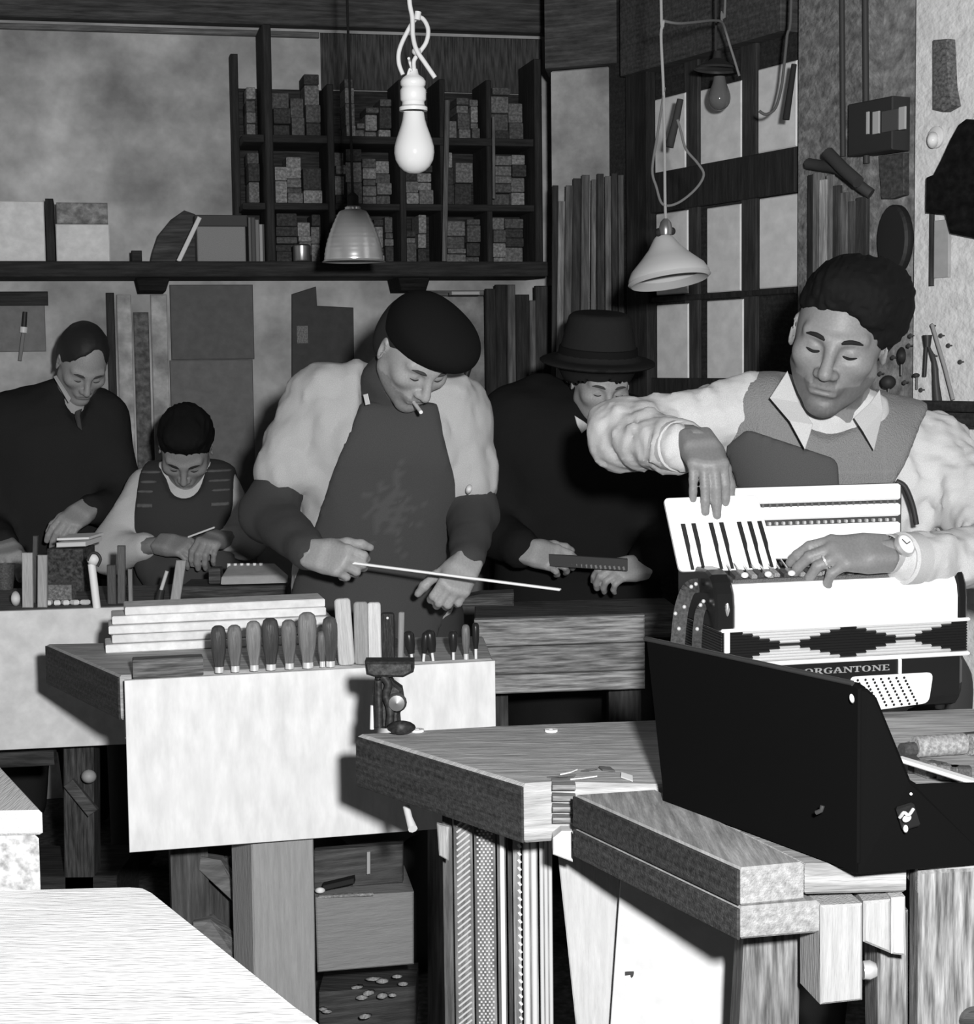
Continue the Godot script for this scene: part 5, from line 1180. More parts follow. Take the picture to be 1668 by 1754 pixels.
	solo("shadow_stroke", MB.new().tube([Vector3(0.7886, 2.2194, -4.5), Vector3(0.7683, 2.0818, -4.5)], [0.007, 0.009], 8), mat(0.03), "cast shadow modelled as a dark rod before the uppermost window pane at the pier", "stick")  # solid dark rod in place of a shadow falling on the pane
	solo("shadow_stroke", MB.new().tube([Vector3(0.5455, 2.1941, -4.9), Vector3(0.5341, 2.1388, -4.9), Vector3(0.5146, 2.0645, -4.9)], [0.009, 0.01, 0.012], 8), mat(0.05), "cast shadow modelled as a dark rod before the narrow window pane", "stick")  # another shadow on a pane, built as a dark rod
	# dim enamel lamp before the window
	var e := thing("enamel_pendant", "dark flat enamel lampshade with a clear bulb before the window", "lamp", Vector3(0.6337, 2.2788, -4.8))
	wpart(e, "shade", MB.new().lathe([Vector2(0.062, 0), Vector2(0.06, 0.006), Vector2(0.03, 0.02), Vector2(0.014, 0.03), Vector2(0.01, 0.05), Vector2(0, 0.05)], Vector3(0.6336, 2.2557, -4.8), Basis(Vector3.BACK, -0.05), 28), mat(0.035, 0.35))
	wpart(e, "bulb", MB.new().lathe(bp, Vector3(0.6399, 2.2092, -4.8), Basis.IDENTITY, 20), mat(0.13, 0.08))
	wpart(e, "cord", MB.new().tube([Vector3(0.6305, 2.2712, -4.8), Vector3(0.6306, 2.95, -4.8)], 0.0035, 6), mat(0.04))

# the photographer's flash head, beside the camera and out of the picture
func build_flash_unit() -> void:
	var f := thing("flash_gun", "round photographer's flash reflector beside the camera", "flash", Vector3(0.18, 1.65, 0.03))
	part(f, "reflector", MB.new().lathe([Vector2(0.012, 0.05), Vector2(0.05, 0.04), Vector2(0.072, 0.02), Vector2(0.075, 0.0)], Vector3.ZERO, Basis(Vector3.RIGHT, PI / 2), 28), mat(0.7, 0.25, "", Vector3.ONE, 0.9))
	part(f, "handle", MB.new().tube([Vector3(0, -0.02, 0.06), Vector3(0, -0.28, 0.06)], 0.016, 12), mat(0.05))

# ---------------------------------------------------------------- rounded bodies: distance fields meshed as surface nets

class Pr:
	var kind := 0      # 0 tapered capsule, 1 ellipsoid, 2 rounded box, 3 half space
	var op := 0        # 0 join, 1 cut away, 2 keep only
	var k := 0.0
	var a := Vector3.ZERO
	var ba := Vector3.ZERO
	var l2 := 1.0
	var r0 := 0.0
	var dr := 0.0
	var inv := Basis.IDENTITY
	var r := Vector3.ONE
	var ir := Vector3.ONE
	func d(p: Vector3) -> float:
		if kind == 0:
			var pa := p - a
			var h := clampf(pa.dot(ba) / l2, 0.0, 1.0)
			return (pa - ba * h).length() - r0 - dr * h
		if kind == 1:
			var q := (inv * (p - a)) * ir
			var k0 := q.length()
			var k1 := (q * ir).length()
			return k0 * (k0 - 1.0) / maxf(k1, 1e-6)
		if kind == 2:
			var q := (inv * (p - a)).abs() - r
			return q.max(Vector3.ZERO).length() + minf(maxf(q.x, maxf(q.y, q.z)), 0.0) - r0
		return ba.dot(p - a)

static func cap(a: Vector3, b: Vector3, ra: float, rb: float, k := 0.02, op := 0) -> Pr:
	var p := Pr.new()
	p.a = a
	p.ba = b - a
	p.l2 = maxf(p.ba.length_squared(), 1e-9)
	p.r0 = ra
	p.dr = rb - ra
	p.k = k
	p.op = op
	return p

static func ell(c: Vector3, r: Vector3, k := 0.02, op := 0, turn := Basis.IDENTITY) -> Pr:
	var p := Pr.new()
	p.kind = 1
	p.a = c
	p.r = r
	p.ir = Vector3.ONE / r
	p.inv = turn.transposed()
	p.k = k
	p.op = op
	return p

static func rbox(c: Vector3, half: Vector3, rad: float, k := 0.02, op := 0, turn := Basis.IDENTITY) -> Pr:
	var p := Pr.new()
	p.kind = 2
	p.a = c
	p.r = half
	p.r0 = rad
	p.inv = turn.transposed()
	p.k = k
	p.op = op
	return p

# keeps what lies behind the plane through a and b (seen along z), n points to the side thrown away
static func half(a: Vector3, n: Vector3, k := 0.0, op := 2) -> Pr:
	var p := Pr.new()
	p.kind = 3
	p.a = a
	p.ba = n.normalized()
	p.k = k
	p.op = op
	return p

# plane upright to the picture through two points; side +1 throws away what is right of a->b
static func edge(a: Vector3, b: Vector3, side := 1.0, k := 0.0) -> Pr:
	var t := (b - a)
	return half(a, Vector3(t.y, -t.x, 0) * side, k)

class Field:
	var prims: Array[Pr] = []
	var crease := 0.0
	var noise: FastNoiseLite
	var squash := Vector3.ONE
	func add(list: Array) -> Field:
		for p in list:
			prims.append(p)
		return self
	func folds(amp: float, freq: float, along := Vector3.ONE, seed_ := 1) -> Field:
		crease = amp
		squash = along
		noise = FastNoiseLite.new()
		noise.seed = seed_
		noise.frequency = freq
		noise.fractal_octaves = 2
		noise.fractal_type = FastNoiseLite.FRACTAL_RIDGED
		return self
	static func at(p: Vector3, list: Array[Pr]) -> float:
		var d := 1e3
		for q in list:
			var e := q.d(p)
			var k := q.k
			if q.op == 0:
				if k > 0.0:
					var h := maxf(k - absf(d - e), 0.0) / k
					d = minf(d, e) - h * h * k * 0.25
				else:
					d = minf(d, e)
			else:
				if q.op == 1:
					e = -e
				if k > 0.0:
					var h := maxf(k - absf(d - e), 0.0) / k
					d = maxf(d, e) + h * h * k * 0.25
				else:
					d = maxf(d, e)
		return d
	# adds the surface to mb
	func net(mb: MB, cell: float, place := Transform3D.IDENTITY) -> MB:
		var lo := Vector3.INF
		var hi := -Vector3.INF
		for q in prims:
			if q.op != 0:
				continue
			var e := Vector3.ONE * (maxf(q.r0, q.r0 + q.dr) + 0.01)
			if q.kind == 1:
				e = Vector3.ONE * maxf(q.r.x, maxf(q.r.y, q.r.z))
			elif q.kind == 2:
				e = Vector3.ONE * (q.r.length() + q.r0)
			var b := q.a + (q.ba if q.kind == 0 else Vector3.ZERO)
			lo = lo.min(q.a - e).min(b - e)
			hi = hi.max(q.a + e).max(b + e)
		lo -= Vector3.ONE * cell * 2.5
		hi += Vector3.ONE * cell * 2.5
		const N := 6
		const S := N + 1
		var bs := cell * N
		var nb := Vector3i(((hi - lo) / bs).ceil())
		var reach := bs * 0.8661 * 1.25 + absf(crease) * 1.5
		var blocks := []
		var cellv := {}
		var base := mb.v.size()
		var vs := PackedVector3Array()
		var ns := PackedVector3Array()
		for bz in nb.z:
			for by in nb.y:
				for bx in nb.x:
					var o := lo + Vector3(bx, by, bz) * bs
					var c := o + Vector3.ONE * bs * 0.5
					var dc := at(c, prims)
					if absf(dc) > reach:
						continue
					var sub: Array[Pr] = []
					var near := 1e3
					for q in prims:
						if q.op == 0:
							near = minf(near, q.d(c))
					for q in prims:
						var e := q.d(c)
						if q.op == 0:
							if e < near + reach * 2.2 + q.k:
								sub.append(q)
						elif q.op == 1:
							if e < reach + q.k:
								sub.append(q)
						elif e > -reach - q.k:
							sub.append(q)
					var val := PackedFloat32Array()
					val.resize(S * S * S)
					var i := 0
					var any_in := false
					var any_out := false
					for z in S:
						for y in S:
							for x in S:
								var p := o + Vector3(x, y, z) * cell
								var d := at(p, sub)
								if crease != 0.0:
									d += crease * noise.get_noise_3dv(p * squash)
								val[i] = d
								if d < 0.0:
									any_in = true
								else:
									any_out = true
								i += 1
					if not (any_in and any_out):
						continue
					blocks.append([bx, by, bz, val])
					for z in N:
						for y in N:
							for x in N:
								i = (z * S + y) * S + x
								var v0 := val[i]
								var v1 := val[i + 1]
								var v2 := val[i + S]
								var v3 := val[i + S + 1]
								var v4 := val[i + S * S]
								var v5 := val[i + S * S + 1]
								var v6 := val[i + S * S + S]
								var v7 := val[i + S * S + S + 1]
								var cnt := int(v0 < 0) + int(v1 < 0) + int(v2 < 0) + int(v3 < 0) + int(v4 < 0) + int(v5 < 0) + int(v6 < 0) + int(v7 < 0)
								if cnt == 0 or cnt == 8:
									continue
								var acc := Vector3.ZERO
								var m := 0
								if (v0 < 0) != (v1 < 0): acc += Vector3(v0 / (v0 - v1), 0, 0); m += 1
								if (v2 < 0) != (v3 < 0): acc += Vector3(v2 / (v2 - v3), 1, 0); m += 1
								if (v4 < 0) != (v5 < 0): acc += Vector3(v4 / (v4 - v5), 0, 1); m += 1
								if (v6 < 0) != (v7 < 0): acc += Vector3(v6 / (v6 - v7), 1, 1); m += 1
								if (v0 < 0) != (v2 < 0): acc += Vector3(0, v0 / (v0 - v2), 0); m += 1
								if (v1 < 0) != (v3 < 0): acc += Vector3(1, v1 / (v1 - v3), 0); m += 1
								if (v4 < 0) != (v6 < 0): acc += Vector3(0, v4 / (v4 - v6), 1); m += 1
								if (v5 < 0) != (v7 < 0): acc += Vector3(1, v5 / (v5 - v7), 1); m += 1
								if (v0 < 0) != (v4 < 0): acc += Vector3(0, 0, v0 / (v0 - v4)); m += 1
								if (v1 < 0) != (v5 < 0): acc += Vector3(1, 0, v1 / (v1 - v5)); m += 1
								if (v2 < 0) != (v6 < 0): acc += Vector3(0, 1, v2 / (v2 - v6)); m += 1
								if (v3 < 0) != (v7 < 0): acc += Vector3(1, 1, v3 / (v3 - v7)); m += 1
								cellv[Vector3i(bx * N + x, by * N + y, bz * N + z)] = vs.size()
								vs.append(o + (Vector3(x, y, z) + acc / m) * cell)
								ns.append(Vector3.ZERO)
		var tri := PackedInt32Array()
		for b in blocks:
			var val: PackedFloat32Array = b[3]
			for z in N:
				for y in N:
					for x in N:
						var i := (z * S + y) * S + x
						var s := val[i] < 0
						var g := Vector3i(b[0] * N + x, b[1] * N + y, b[2] * N + z)
						for ax in 3:
							var step := 1 if ax == 0 else (S if ax == 1 else S * S)
							if (val[i + step] < 0) == s:
								continue
							var u := Vector3i(0, 1, 0) if ax == 0 else (Vector3i(0, 0, 1) if ax == 1 else Vector3i(1, 0, 0))
							var w := Vector3i(0, 0, 1) if ax == 0 else (Vector3i(1, 0, 0) if ax == 1 else Vector3i(0, 1, 0))
							var q0: int = cellv.get(g, -1)
							var q1: int = cellv.get(g - u, -1)
							var q2: int = cellv.get(g - u - w, -1)
							var q3: int = cellv.get(g - w, -1)
							if q0 < 0 or q1 < 0 or q2 < 0 or q3 < 0:
								continue
							# inside first: the face looks along the axis
							if s:
								tri.append_array([q0, q1, q2, q0, q2, q3])
							else:
								tri.append_array([q0, q2, q1, q0, q3, q2])
		for i in range(0, tri.size(), 3):
			var n := (vs[tri[i + 1]] - vs[tri[i]]).cross(vs[tri[i + 2]] - vs[tri[i]])
			for j in 3:
				ns[tri[i + j]] += n
		for i in vs.size():
			mb.v.append(place * vs[i])
			mb.n.append((place.basis * ns[i]).normalized())
			mb.c.append(mb.tint)
		for i in range(0, tri.size(), 3):
			mb.ix.append(base + tri[i])
			mb.ix.append(base + tri[i + 2])
			mb.ix.append(base + tri[i + 1])
		return mb

# head, face along +z, chin at y -0.12, crown at y 0.127
func head_field(o := {}) -> Field:
	var f := Field.new()
	var nose: float = o.get("nose", 1.0)
	var jaw: float = o.get("jaw", 1.0)
	f.add([
		ell(Vector3(0, 0.035, -0.015), Vector3(0.075, 0.092, 0.097), 0.0),
		ell(Vector3(0, -0.03, 0.022), Vector3(0.064, 0.088, 0.07), 0.04),
		cap(Vector3(-0.05 * jaw, -0.058, 0.0), Vector3(-0.012, -0.103, 0.062), 0.02, 0.016, 0.03),
		cap(Vector3(0.05 * jaw, -0.058, 0.0), Vector3(0.012, -0.103, 0.062), 0.02, 0.016, 0.03),
		ell(Vector3(0, -0.104, 0.066), Vector3(0.02, 0.017, 0.017), 0.02),
		cap(Vector3(-0.045, 0.022, 0.070), Vector3(-0.012, 0.018, 0.086), 0.011, 0.010, 0.014),
		cap(Vector3(0.045, 0.022, 0.070), Vector3(0.012, 0.018, 0.086), 0.011, 0.010, 0.014),
		ell(Vector3(-0.046, -0.022, 0.06), Vector3(0.02, 0.018, 0.022), 0.025),
		ell(Vector3(0.046, -0.022, 0.06), Vector3(0.02, 0.018, 0.022), 0.025),
		ell(Vector3(-0.031, -0.001, 0.098), Vector3(0.018, 0.0115, 0.016), 0.012, 1),
		ell(Vector3(0.031, -0.001, 0.098), Vector3(0.018, 0.0115, 0.016), 0.012, 1),
		ell(Vector3(-0.031, -0.001, 0.0745), Vector3(0.0145, 0.0115, 0.0125), 0.004),
		ell(Vector3(0.031, -0.001, 0.0745), Vector3(0.0145, 0.0115, 0.0125), 0.004),
		cap(Vector3(0, 0.014, 0.088), Vector3(0, -0.036, 0.092 + 0.02 * nose), 0.0075, 0.0105 * nose, 0.012),
		ell(Vector3(-0.0125, -0.040, 0.099), Vector3(0.0085, 0.0075, 0.011) * nose, 0.008),
		ell(Vector3(0.0125, -0.040, 0.099), Vector3(0.0085, 0.0075, 0.011) * nose, 0.008),
		ell(Vector3(0, -0.064, 0.082), Vector3(0.03, 0.02, 0.016), 0.015),
		cap(Vector3(-0.019, -0.066, 0.090), Vector3(0.019, -0.066, 0.090), 0.0055, 0.0055, 0.008),
		cap(Vector3(-0.015, -0.0775, 0.089), Vector3(0.015, -0.0775, 0.089), 0.0065, 0.0065, 0.008),
		cap(Vector3(-0.024, -0.072, 0.096), Vector3(0.024, -0.072, 0.096), 0.0022, 0.0022, 0.005, 1),
		cap(Vector3(-0.016, -0.089, 0.094), Vector3(0.016, -0.089, 0.094), 0.005, 0.005, 0.012, 1)])
	for s in [-1.0, 1.0]:
		f.add([
			ell(Vector3(s * 0.079, -0.006, -0.012), Vector3(0.007, 0.031, 0.018), 0.006, 0, Basis(Vector3.UP, s * 0.35) * Basis(Vector3.RIGHT, -0.15)),
			ell(Vector3(s * 0.084, -0.006, -0.007), Vector3(0.006, 0.018, 0.009), 0.005, 1, Basis(Vector3.UP, s * 0.35))])
	return f

# hand: wrist at the origin, fingers along +y, back of the hand along +z; thumb on -x for a right hand
# curl: per finger [knuckle, middle, end] in degrees, thumb: [out, curl, towards the palm]
func hand_field(right: bool, curl: Array, thumb: Array, spread := 6.0, scale := 1.0) -> Field:
	var f := Field.new()
	var s := -1.0 if right else 1.0
	var xs := [0.0265, 0.009, -0.009, -0.0262]
	var ys := [0.084, 0.088, 0.084, 0.075]
	var ln := [0.083, 0.091, 0.085, 0.067]
	var rd := [0.0102, 0.0104, 0.0098, 0.0088]
	f.add([rbox(Vector3(0, 0.012, 0) * scale, Vector3(0.02, 0.018, 0.009) * scale, 0.012 * scale, 0.0)])
	for i in 4:
		f.add([cap(Vector3(s * xs[i] * 0.6, 0.012, 0.0) * scale, Vector3(s * xs[i], ys[i], 0.0) * scale, 0.0135 * scale, 0.0115 * scale, 0.014 * scale)])
	f.add([ell(Vector3(0, 0.05, -0.008) * scale, Vector3(0.031, 0.038, 0.011) * scale, 0.016 * scale)])
	f.add([ell(Vector3(s * 0.027, 0.032, -0.010) * scale, Vector3(0.015, 0.03, 0.014) * scale, 0.02 * scale)])
	for i in 4:
		var p := Vector3(s * xs[i], ys[i], 0.0) * scale
		var ang := 0.0
		var side := deg_to_rad(s * xs[i] / 0.0265 * -spread)
		var r: float = rd[i] * scale
		for j in 3:
			ang += deg_to_rad(curl[i][j])
			var dir := Basis(Vector3.BACK, side) * Vector3(0, cos(ang), -sin(ang))
			var q: Vector3 = p + dir * ln[i] * [0.45, 0.31, 0.24][j] * scale
			f.add([cap(p, q, r, r * 0.93, 0.004 * scale if j == 0 else 0.003)])
			p = q
			r *= 0.93
	var tp := Vector3(s * 0.03, 0.03, -0.008) * scale
	var a := deg_to_rad(thumb[0])
	for j in 3:
		var b := deg_to_rad(thumb[2]) + deg_to_rad(thumb[1]) * j
		var dir := Vector3(s * sin(a) * cos(b), cos(a) * cos(b), -sin(b)).normalized()
		var q: Vector3 = tp + dir * [0.036, 0.032, 0.024][j] * scale
		f.add([cap(tp, q, [0.0125, 0.011, 0.0102][j] * scale, [0.011, 0.0102, 0.0088][j] * scale, 0.008 * scale)])
		tp = q
		a -= deg_to_rad(thumb[1]) * 0.35
	return f

# frame with y along dir and z as close to back as can be
static func aim(at: Vector3, dir: Vector3, back: Vector3) -> Transform3D:
	var y := dir.normalized()
	var x := y.cross(back).normalized()
	return Transform3D(Basis(x, y, x.cross(y)), at)

static func turned(yaw_: float, pitch: float, roll: float) -> Basis:
	return Basis(Vector3.BACK, deg_to_rad(roll)) * Basis(Vector3.UP, deg_to_rad(yaw_)) * Basis(Vector3.RIGHT, deg_to_rad(pitch))

# trunk: shoulders, chest and hips
func trunk(s1: Vector3, s2: Vector3, hip: Vector3, more := 0.0, width := 1.0, deep := 0.0) -> Array:
	var mid := (s1 + s2) / 2
	var sx := (s2 - s1)
	return [
		cap(s1 + sx * 0.06, s2 - sx * 0.06, 0.062 + more, 0.062 + more, 0.0),
		cap(mid - sx * 0.22 + Vector3(0, -0.09, deep), hip - sx * 0.2 * width, 0.115 + more, 0.12 + more, 0.1),
		cap(mid + sx * 0.22 + Vector3(0, -0.09, deep), hip + sx * 0.2 * width, 0.115 + more, 0.12 + more, 0.1)]

# hair cap in the head's frame: grown skull minus the face
func hair_field(top: Vector3, size: Vector3, line_y: float, line_z: float) -> Field:
	var f := Field.new()
	f.add([ell(top, size, 0.0),
		ell(Vector3(0, -0.01, -0.055), Vector3(0.078, 0.085, 0.055), 0.03),
		ell(Vector3(0, line_y - 0.115, line_z), Vector3(0.070, 0.115, 0.075), 0.012, 1),
		half(Vector3(0, -0.03, 0.02), Vector3(0, -0.55, 0.84), 0.02),
		half(Vector3(0, -0.075, 0), Vector3(0, -1, 0), 0.01)])
	return f

# ---------------------------------------------------------------- people

func skin(refl: float) -> StandardMaterial3D:
	var m := mat(refl, 0.5, "faint", Vector3(18, 18, 18))
	m.vertex_color_use_as_albedo = true
	return m

# shaven beard: darker pores over lip, jaw and chin
func stubble(b: MB, first: int, hx: Transform3D, dark: float) -> void:
	var inv := hx.affine_inverse()
	var f := FastNoiseLite.new()
	f.frequency = 90.0
	for i in range(first, b.v.size()):
		var q := inv * b.v[i]
		if q.y > -0.045 - 0.25 * maxf(0.0, 0.05 - q.z) or q.y < -0.125 or q.z < -0.02:
			continue
		if absf(q.x) > 0.02 and q.y > -0.062 and q.z > 0.05:
			continue
		var lips := absf(q.y + 0.072) < 0.011 and absf(q.x) < 0.024 and q.z > 0.08
		var v := (0.8 if lips else dark) + 0.12 * f.get_noise_3dv(q)
		b.c[i] = Color(v, v, v)

func cloth(refl: float, rough := 0.95) -> StandardMaterial3D:
	return mat(refl, rough, "cloth", Vector3(7, 7, 7))

func fm(f: Field, cell: float, place := Transform3D.IDENTITY) -> MB:
	return f.net(MB.new(), cell, place)

func build_people() -> void:
	build_accordion_maker()
	var t := Time.get_ticks_msec()
	build_beret_man()
	build_hat_man()
	build_standing_man()
	build_seated_man()
	print("others ", Time.get_ticks_msec() - t)

func face_details(p: Node3D, hx: Transform3D, brow: float, lid: float, thick := 1.0, lash := 1.0) -> void:
	for s in [-1.0, 1.0]:
		var m := MB.new().tube(curve([hx * Vector3(s * 0.014, 0.0175, 0.094), hx * Vector3(s * 0.03, 0.0225, 0.0925), hx * Vector3(s * 0.05, 0.018, 0.077)], 4), [0.0028 * thick, 0.0032 * thick, 0.0036 * thick, 0.0038 * thick, 0.0038 * thick, 0.0035 * thick, 0.003 * thick, 0.0024 * thick, 0.0015 * thick], 6)
		wpart(p, "eyebrow", m, mat(brow))
		wpart(p, "eyelash", MB.new().tube(curve([hx * Vector3(s * 0.019, -0.0065, 0.0845), hx * Vector3(s * 0.031, -0.0085, 0.0868), hx * Vector3(s * 0.0435, -0.0055, 0.0815)], 4), [0.0008 * lash, 0.0013 * lash, 0.0015 * lash, 0.0016 * lash, 0.0016 * lash, 0.0016 * lash, 0.0015 * lash, 0.0012 * lash, 0.0008 * lash], 5), mat(lid))

func build_accordion_maker() -> void:
	var p := thing("person", "dark haired man in white shirt and grey vest repairing the accordion", "person", Vector3(0.66, 0, -3.3))
	var sk := skin(0.25)
	var s1 := Vector3(0.5085, 1.3803, -3.32)
	var s2 := Vector3(0.8572, 1.2976, -3.34)
	var hip := Vector3(0.7342, 0.8233, -3.44)
	var e1 := Vector3(0.2591, 1.3421, -3.3)
	var w1 := Vector3(0.3679, 1.3389, -3.07)
	var e2 := Vector3(0.9281, 1.1249, -3.12)
	var w2 := Vector3(0.6686, 1.1493, -2.945)
	var hx := Transform3D(turned(-16, 20, -14).scaled(Vector3.ONE * 1.04), Vector3(0.639, 1.5174, -3.17))
	# one body: trunk and arms, head, hands
	var b := MB.new()
	Field.new().add(trunk(s1, s2, hip, -0.012)).add([cap(s1, e1, 0.045, 0.04), cap(e1, w1, 0.042, 0.028), cap(s2, e2, 0.045, 0.04), cap(e2, w2, 0.042, 0.028), cap(hip + Vector3(-0.09, 0, 0), Vector3(hip.x - 0.1, 0.05, -3.44), 0.1, 0.05), cap(hip + Vector3(0.09, 0, 0), Vector3(hip.x + 0.1, 0.05, -3.44), 0.1, 0.05)]).net(b, 0.02)
	var hf := head_field({"nose": 1.12, "jaw": 1.05})
	hf.add([cap(Vector3(0, -0.05, -0.03), hx.affine_inverse() * Vector3(0.6683, 1.3405, -3.3), 0.052, 0.058, 0.03)])
	var first := b.v.size()
	hf.net(b, 0.0034, hx)
	stubble(b, first, hx, 0.62)
	var h1 := aim(w1, Vector3(0.16, -0.48, 0.86), Vector3(0.03, 0.86, 0.48))
	hand_field(true, [[60, 14, 8], [56, 10, 6], [54, 10, 6], [56, 12, 6]], [20, 16, 34], 6.0, 0.96).net(b, 0.0034, h1)
	var h2 := aim(w2, Vector3(-0.95, 0.06, 0.26), Vector3(0.10, 0.78, 0.62))
	hand_field(false, [[26, 30, 16], [32, 34, 18], [38, 42, 20], [46, 46, 22]], [14, 12, 30], 5.0, 1.02).net(b, 0.0034, h2)
	wpart(p, "body", b, sk)
	face_details(p, hx, 0.02, 0.02, 1.2, 1.7)
	# hair: full and swept back
	var hr := hair_field(Vector3(0.008, 0.054, -0.028), Vector3(0.091, 0.086, 0.112), 0.062, 0.085)
	hr.add([ell(Vector3(0.055, 0.055, -0.05), Vector3(0.055, 0.075, 0.085), 0.03), ell(Vector3(0.015, 0.098, 0.035), Vector3(0.068, 0.04, 0.06), 0.03), ell(Vector3(0.05, 0.07, 0.05), Vector3(0.03, 0.03, 0.035), 0.02),
		ell(Vector3(0, -0.058, 0.088), Vector3(0.071, 0.122, 0.082), 0.01, 1), ell(Vector3(-0.088, -0.03, 0.005), Vector3(0.03, 0.04, 0.035), 0.01, 1)])
	hr.folds(0.0045, 46.0, Vector3(1, 0.7, 0.16), 3)
	wpart(p, "hair", fm(hr, 0.0042, hx), mat(0.011, 0.85))
	# white shirt with rolled folds
	var white := cloth(0.66)
	var sh := Field.new().add(trunk(s1, s2, hip, 0.002))
	sh.add([cap(s1, e1, 0.073, 0.062, 0.03), cap(e1, Vector3(0.3395, 1.3271, -3.11), 0.066, 0.05, 0.03), ell(e1 + Vector3(-0.004, 0, 0), Vector3(0.062, 0.066, 0.06), 0.03),
		cap(s2, e2, 0.074, 0.066, 0.03), cap(e2, Vector3(0.7142, 1.136, -2.97), 0.066, 0.045, 0.03),
		cap(Vector3(0.6165, 1.397, -3.26), Vector3(0.7035, 1.3797, -3.26), 0.05, 0.05, 0.04)])
	sh.folds(0.010, 14.0, Vector3(1.0, 0.8, 1.0), 5)
	wpart(p, "shirt", fm(sh, 0.0085), white)
	# cuffs
	for c in [[Vector3(0.3395, 1.3271, -3.11), (w1 - e1).normalized(), 0.046], [Vector3(0.7098, 1.1373, -2.968), (w2 - e2).normalized(), 0.046]]:
		var ax: Vector3 = c[1]
		var fr := aim(c[0], ax, Vector3.UP)
		wpart(p, "cuff", MB.new().lathe([Vector2(c[2] * 0.8, -0.03), Vector2(c[2], -0.025), Vector2(c[2], 0.008), Vector2(c[2] * 0.9, 0.012), Vector2(c[2] * 0.7, 0.008)], fr.origin, fr.basis, 22), white)
	# collar flaps
	for c in [[Vector3(0.5534, 1.4563, -3.222), Vector3(0.5157, 1.4083, -3.187), Vector3(0.5467, 1.3666, -3.157), Vector3(0.5715, 1.3165, -3.142), Vector3(0.5897, 1.3596, -3.162), Vector3(0.5697, 1.3991, -3.192)], [Vector3(0.7229, 1.4201, -3.222), Vector3(0.7228, 1.3814, -3.192), Vector3(0.6996, 1.3119, -3.162), Vector3(0.6783, 1.3463, -3.152), Vector3(0.6655, 1.371, -3.172), Vector3(0.7015, 1.3973, -3.202)]]:
		wpart(p, "collar", MB.new().prism(c, Vector3(0, 0.001, 0.004), 0.001), white)
	# grey knitted vest, cut out at the arms and neck
	var ve := Field.new().add(trunk(s1, s2, hip, 0.02))
	ve.add([edge(Vector3(0.4538, 1.4829, -3.14), Vector3(0.4077, 1.2871, -3.14), 1.0, 0.01), edge(Vector3(0.8096, 1.3504, -3.14), Vector3(0.7373, 1.2306, -3.14), -1.0, 0.01),
		cap(Vector3(0.603, 1.2912, -3.12), Vector3(0.645, 1.4509, -3.23), 0.004, 0.1, 0.006, 1), cap(Vector3(0.645, 1.4509, -3.23), Vector3(0.6794, 1.5385, -3.36), 0.1, 0.11, 0.01, 1)])
	ve.folds(0.004, 7.0, Vector3.ONE, 8)
	wpart(p, "vest", fm(ve, 0.009), mat(0.26, 0.95, "cloth", Vector3(9, 9, 9), 0.0, 0.25))
	# dark apron bib
	var ap := Field.new().add(trunk(s1, s2, hip, 0.029))
	ap.add([edge(Vector3(0.4811, 1.3487, -3.1), Vector3(0.4211, 1.2894, -3.1), 1.0, 0.004), edge(Vector3(0.4811, 1.3507, -3.1), Vector3(0.6405, 1.295, -3.1), -1.0, 0.004), edge(Vector3(0.6385, 1.2971, -3.1), Vector3(0.6472, 1.2139, -3.1), -1.0, 0.004), half(Vector3(0, 0, -3.28), Vector3(0, 0, -1), 0.0)])
	wpart(p, "apron", fm(ap, 0.009), cloth(0.085))
	# trousers
	var tr := Field.new().add([cap(hip + Vector3(-0.1, 0.0, 0), Vector3(hip.x - 0.11, 0.08, -3.44), 0.125, 0.08, 0.0), cap(hip + Vector3(0.1, 0.0, 0), Vector3(hip.x + 0.11, 0.08, -3.44), 0.125, 0.08, 0.05)])
	wpart(p, "trousers", fm(tr, 0.025), cloth(0.06))
	for s in [-1, 1]:
		wpart(p, "shoe", MB.new().ball(Vector3(hip.x + s * 0.11, 0.05, -3.3), Vector3(0.05, 0.05, 0.13)), mat(0.03))
	wpart(p, "ring", MB.new().lathe([Vector2(0.0085, -0.002), Vector2(0.0105, -0.0015), Vector2(0.0105, 0.0015), Vector2(0.0085, 0.002)], h2 * Vector3(-0.0105, 0.108, -0.009), h2.basis * Basis(Vector3.RIGHT, -0.66), 14), mat(0.95, 0.2, "", Vector3.ONE, 0.6))
	# wrist watch
	var wt := thing("wristwatch", "round wristwatch on the accordion maker's left wrist", "watch", w2)
	var wf := aim(w2.lerp(e2, 0.06), (w2 - e2), Vector3(0.08, 0.45, 0.85))
	var wm := mat(0.5, 0.4)
	wpart(wt, "strap", MB.new().lathe([Vector2(0.031, -0.009), Vector2(0.0335, -0.009), Vector2(0.0335, 0.009), Vector2(0.031, 0.009)], wf.origin, wf.basis, 24), mat(0.45, 0.5))
	var zc := wf.origin + wf.basis.z * 0.031
	var wb := Basis(wf.basis.x, wf.basis.z, -wf.basis.y)
	wpart(wt, "case", MB.new().lathe([Vector2(0, -0.002), Vector2(0.019, -0.002), Vector2(0.021, 0.003), Vector2(0.019, 0.008), Vector2(0.017, 0.008), Vector2(0.017, 0.007), Vector2(0, 0.007)], zc, wb, 24), mat(0.75, 0.3, "", Vector3.ONE, 0.7))
	wpart(wt, "dial", MB.new().lathe([Vector2(0, 0.0072), Vector2(0.0165, 0.0072), Vector2(0.0165, 0.0078), Vector2(0, 0.0078)], zc, wb, 24), mat(0.85, 0.3))
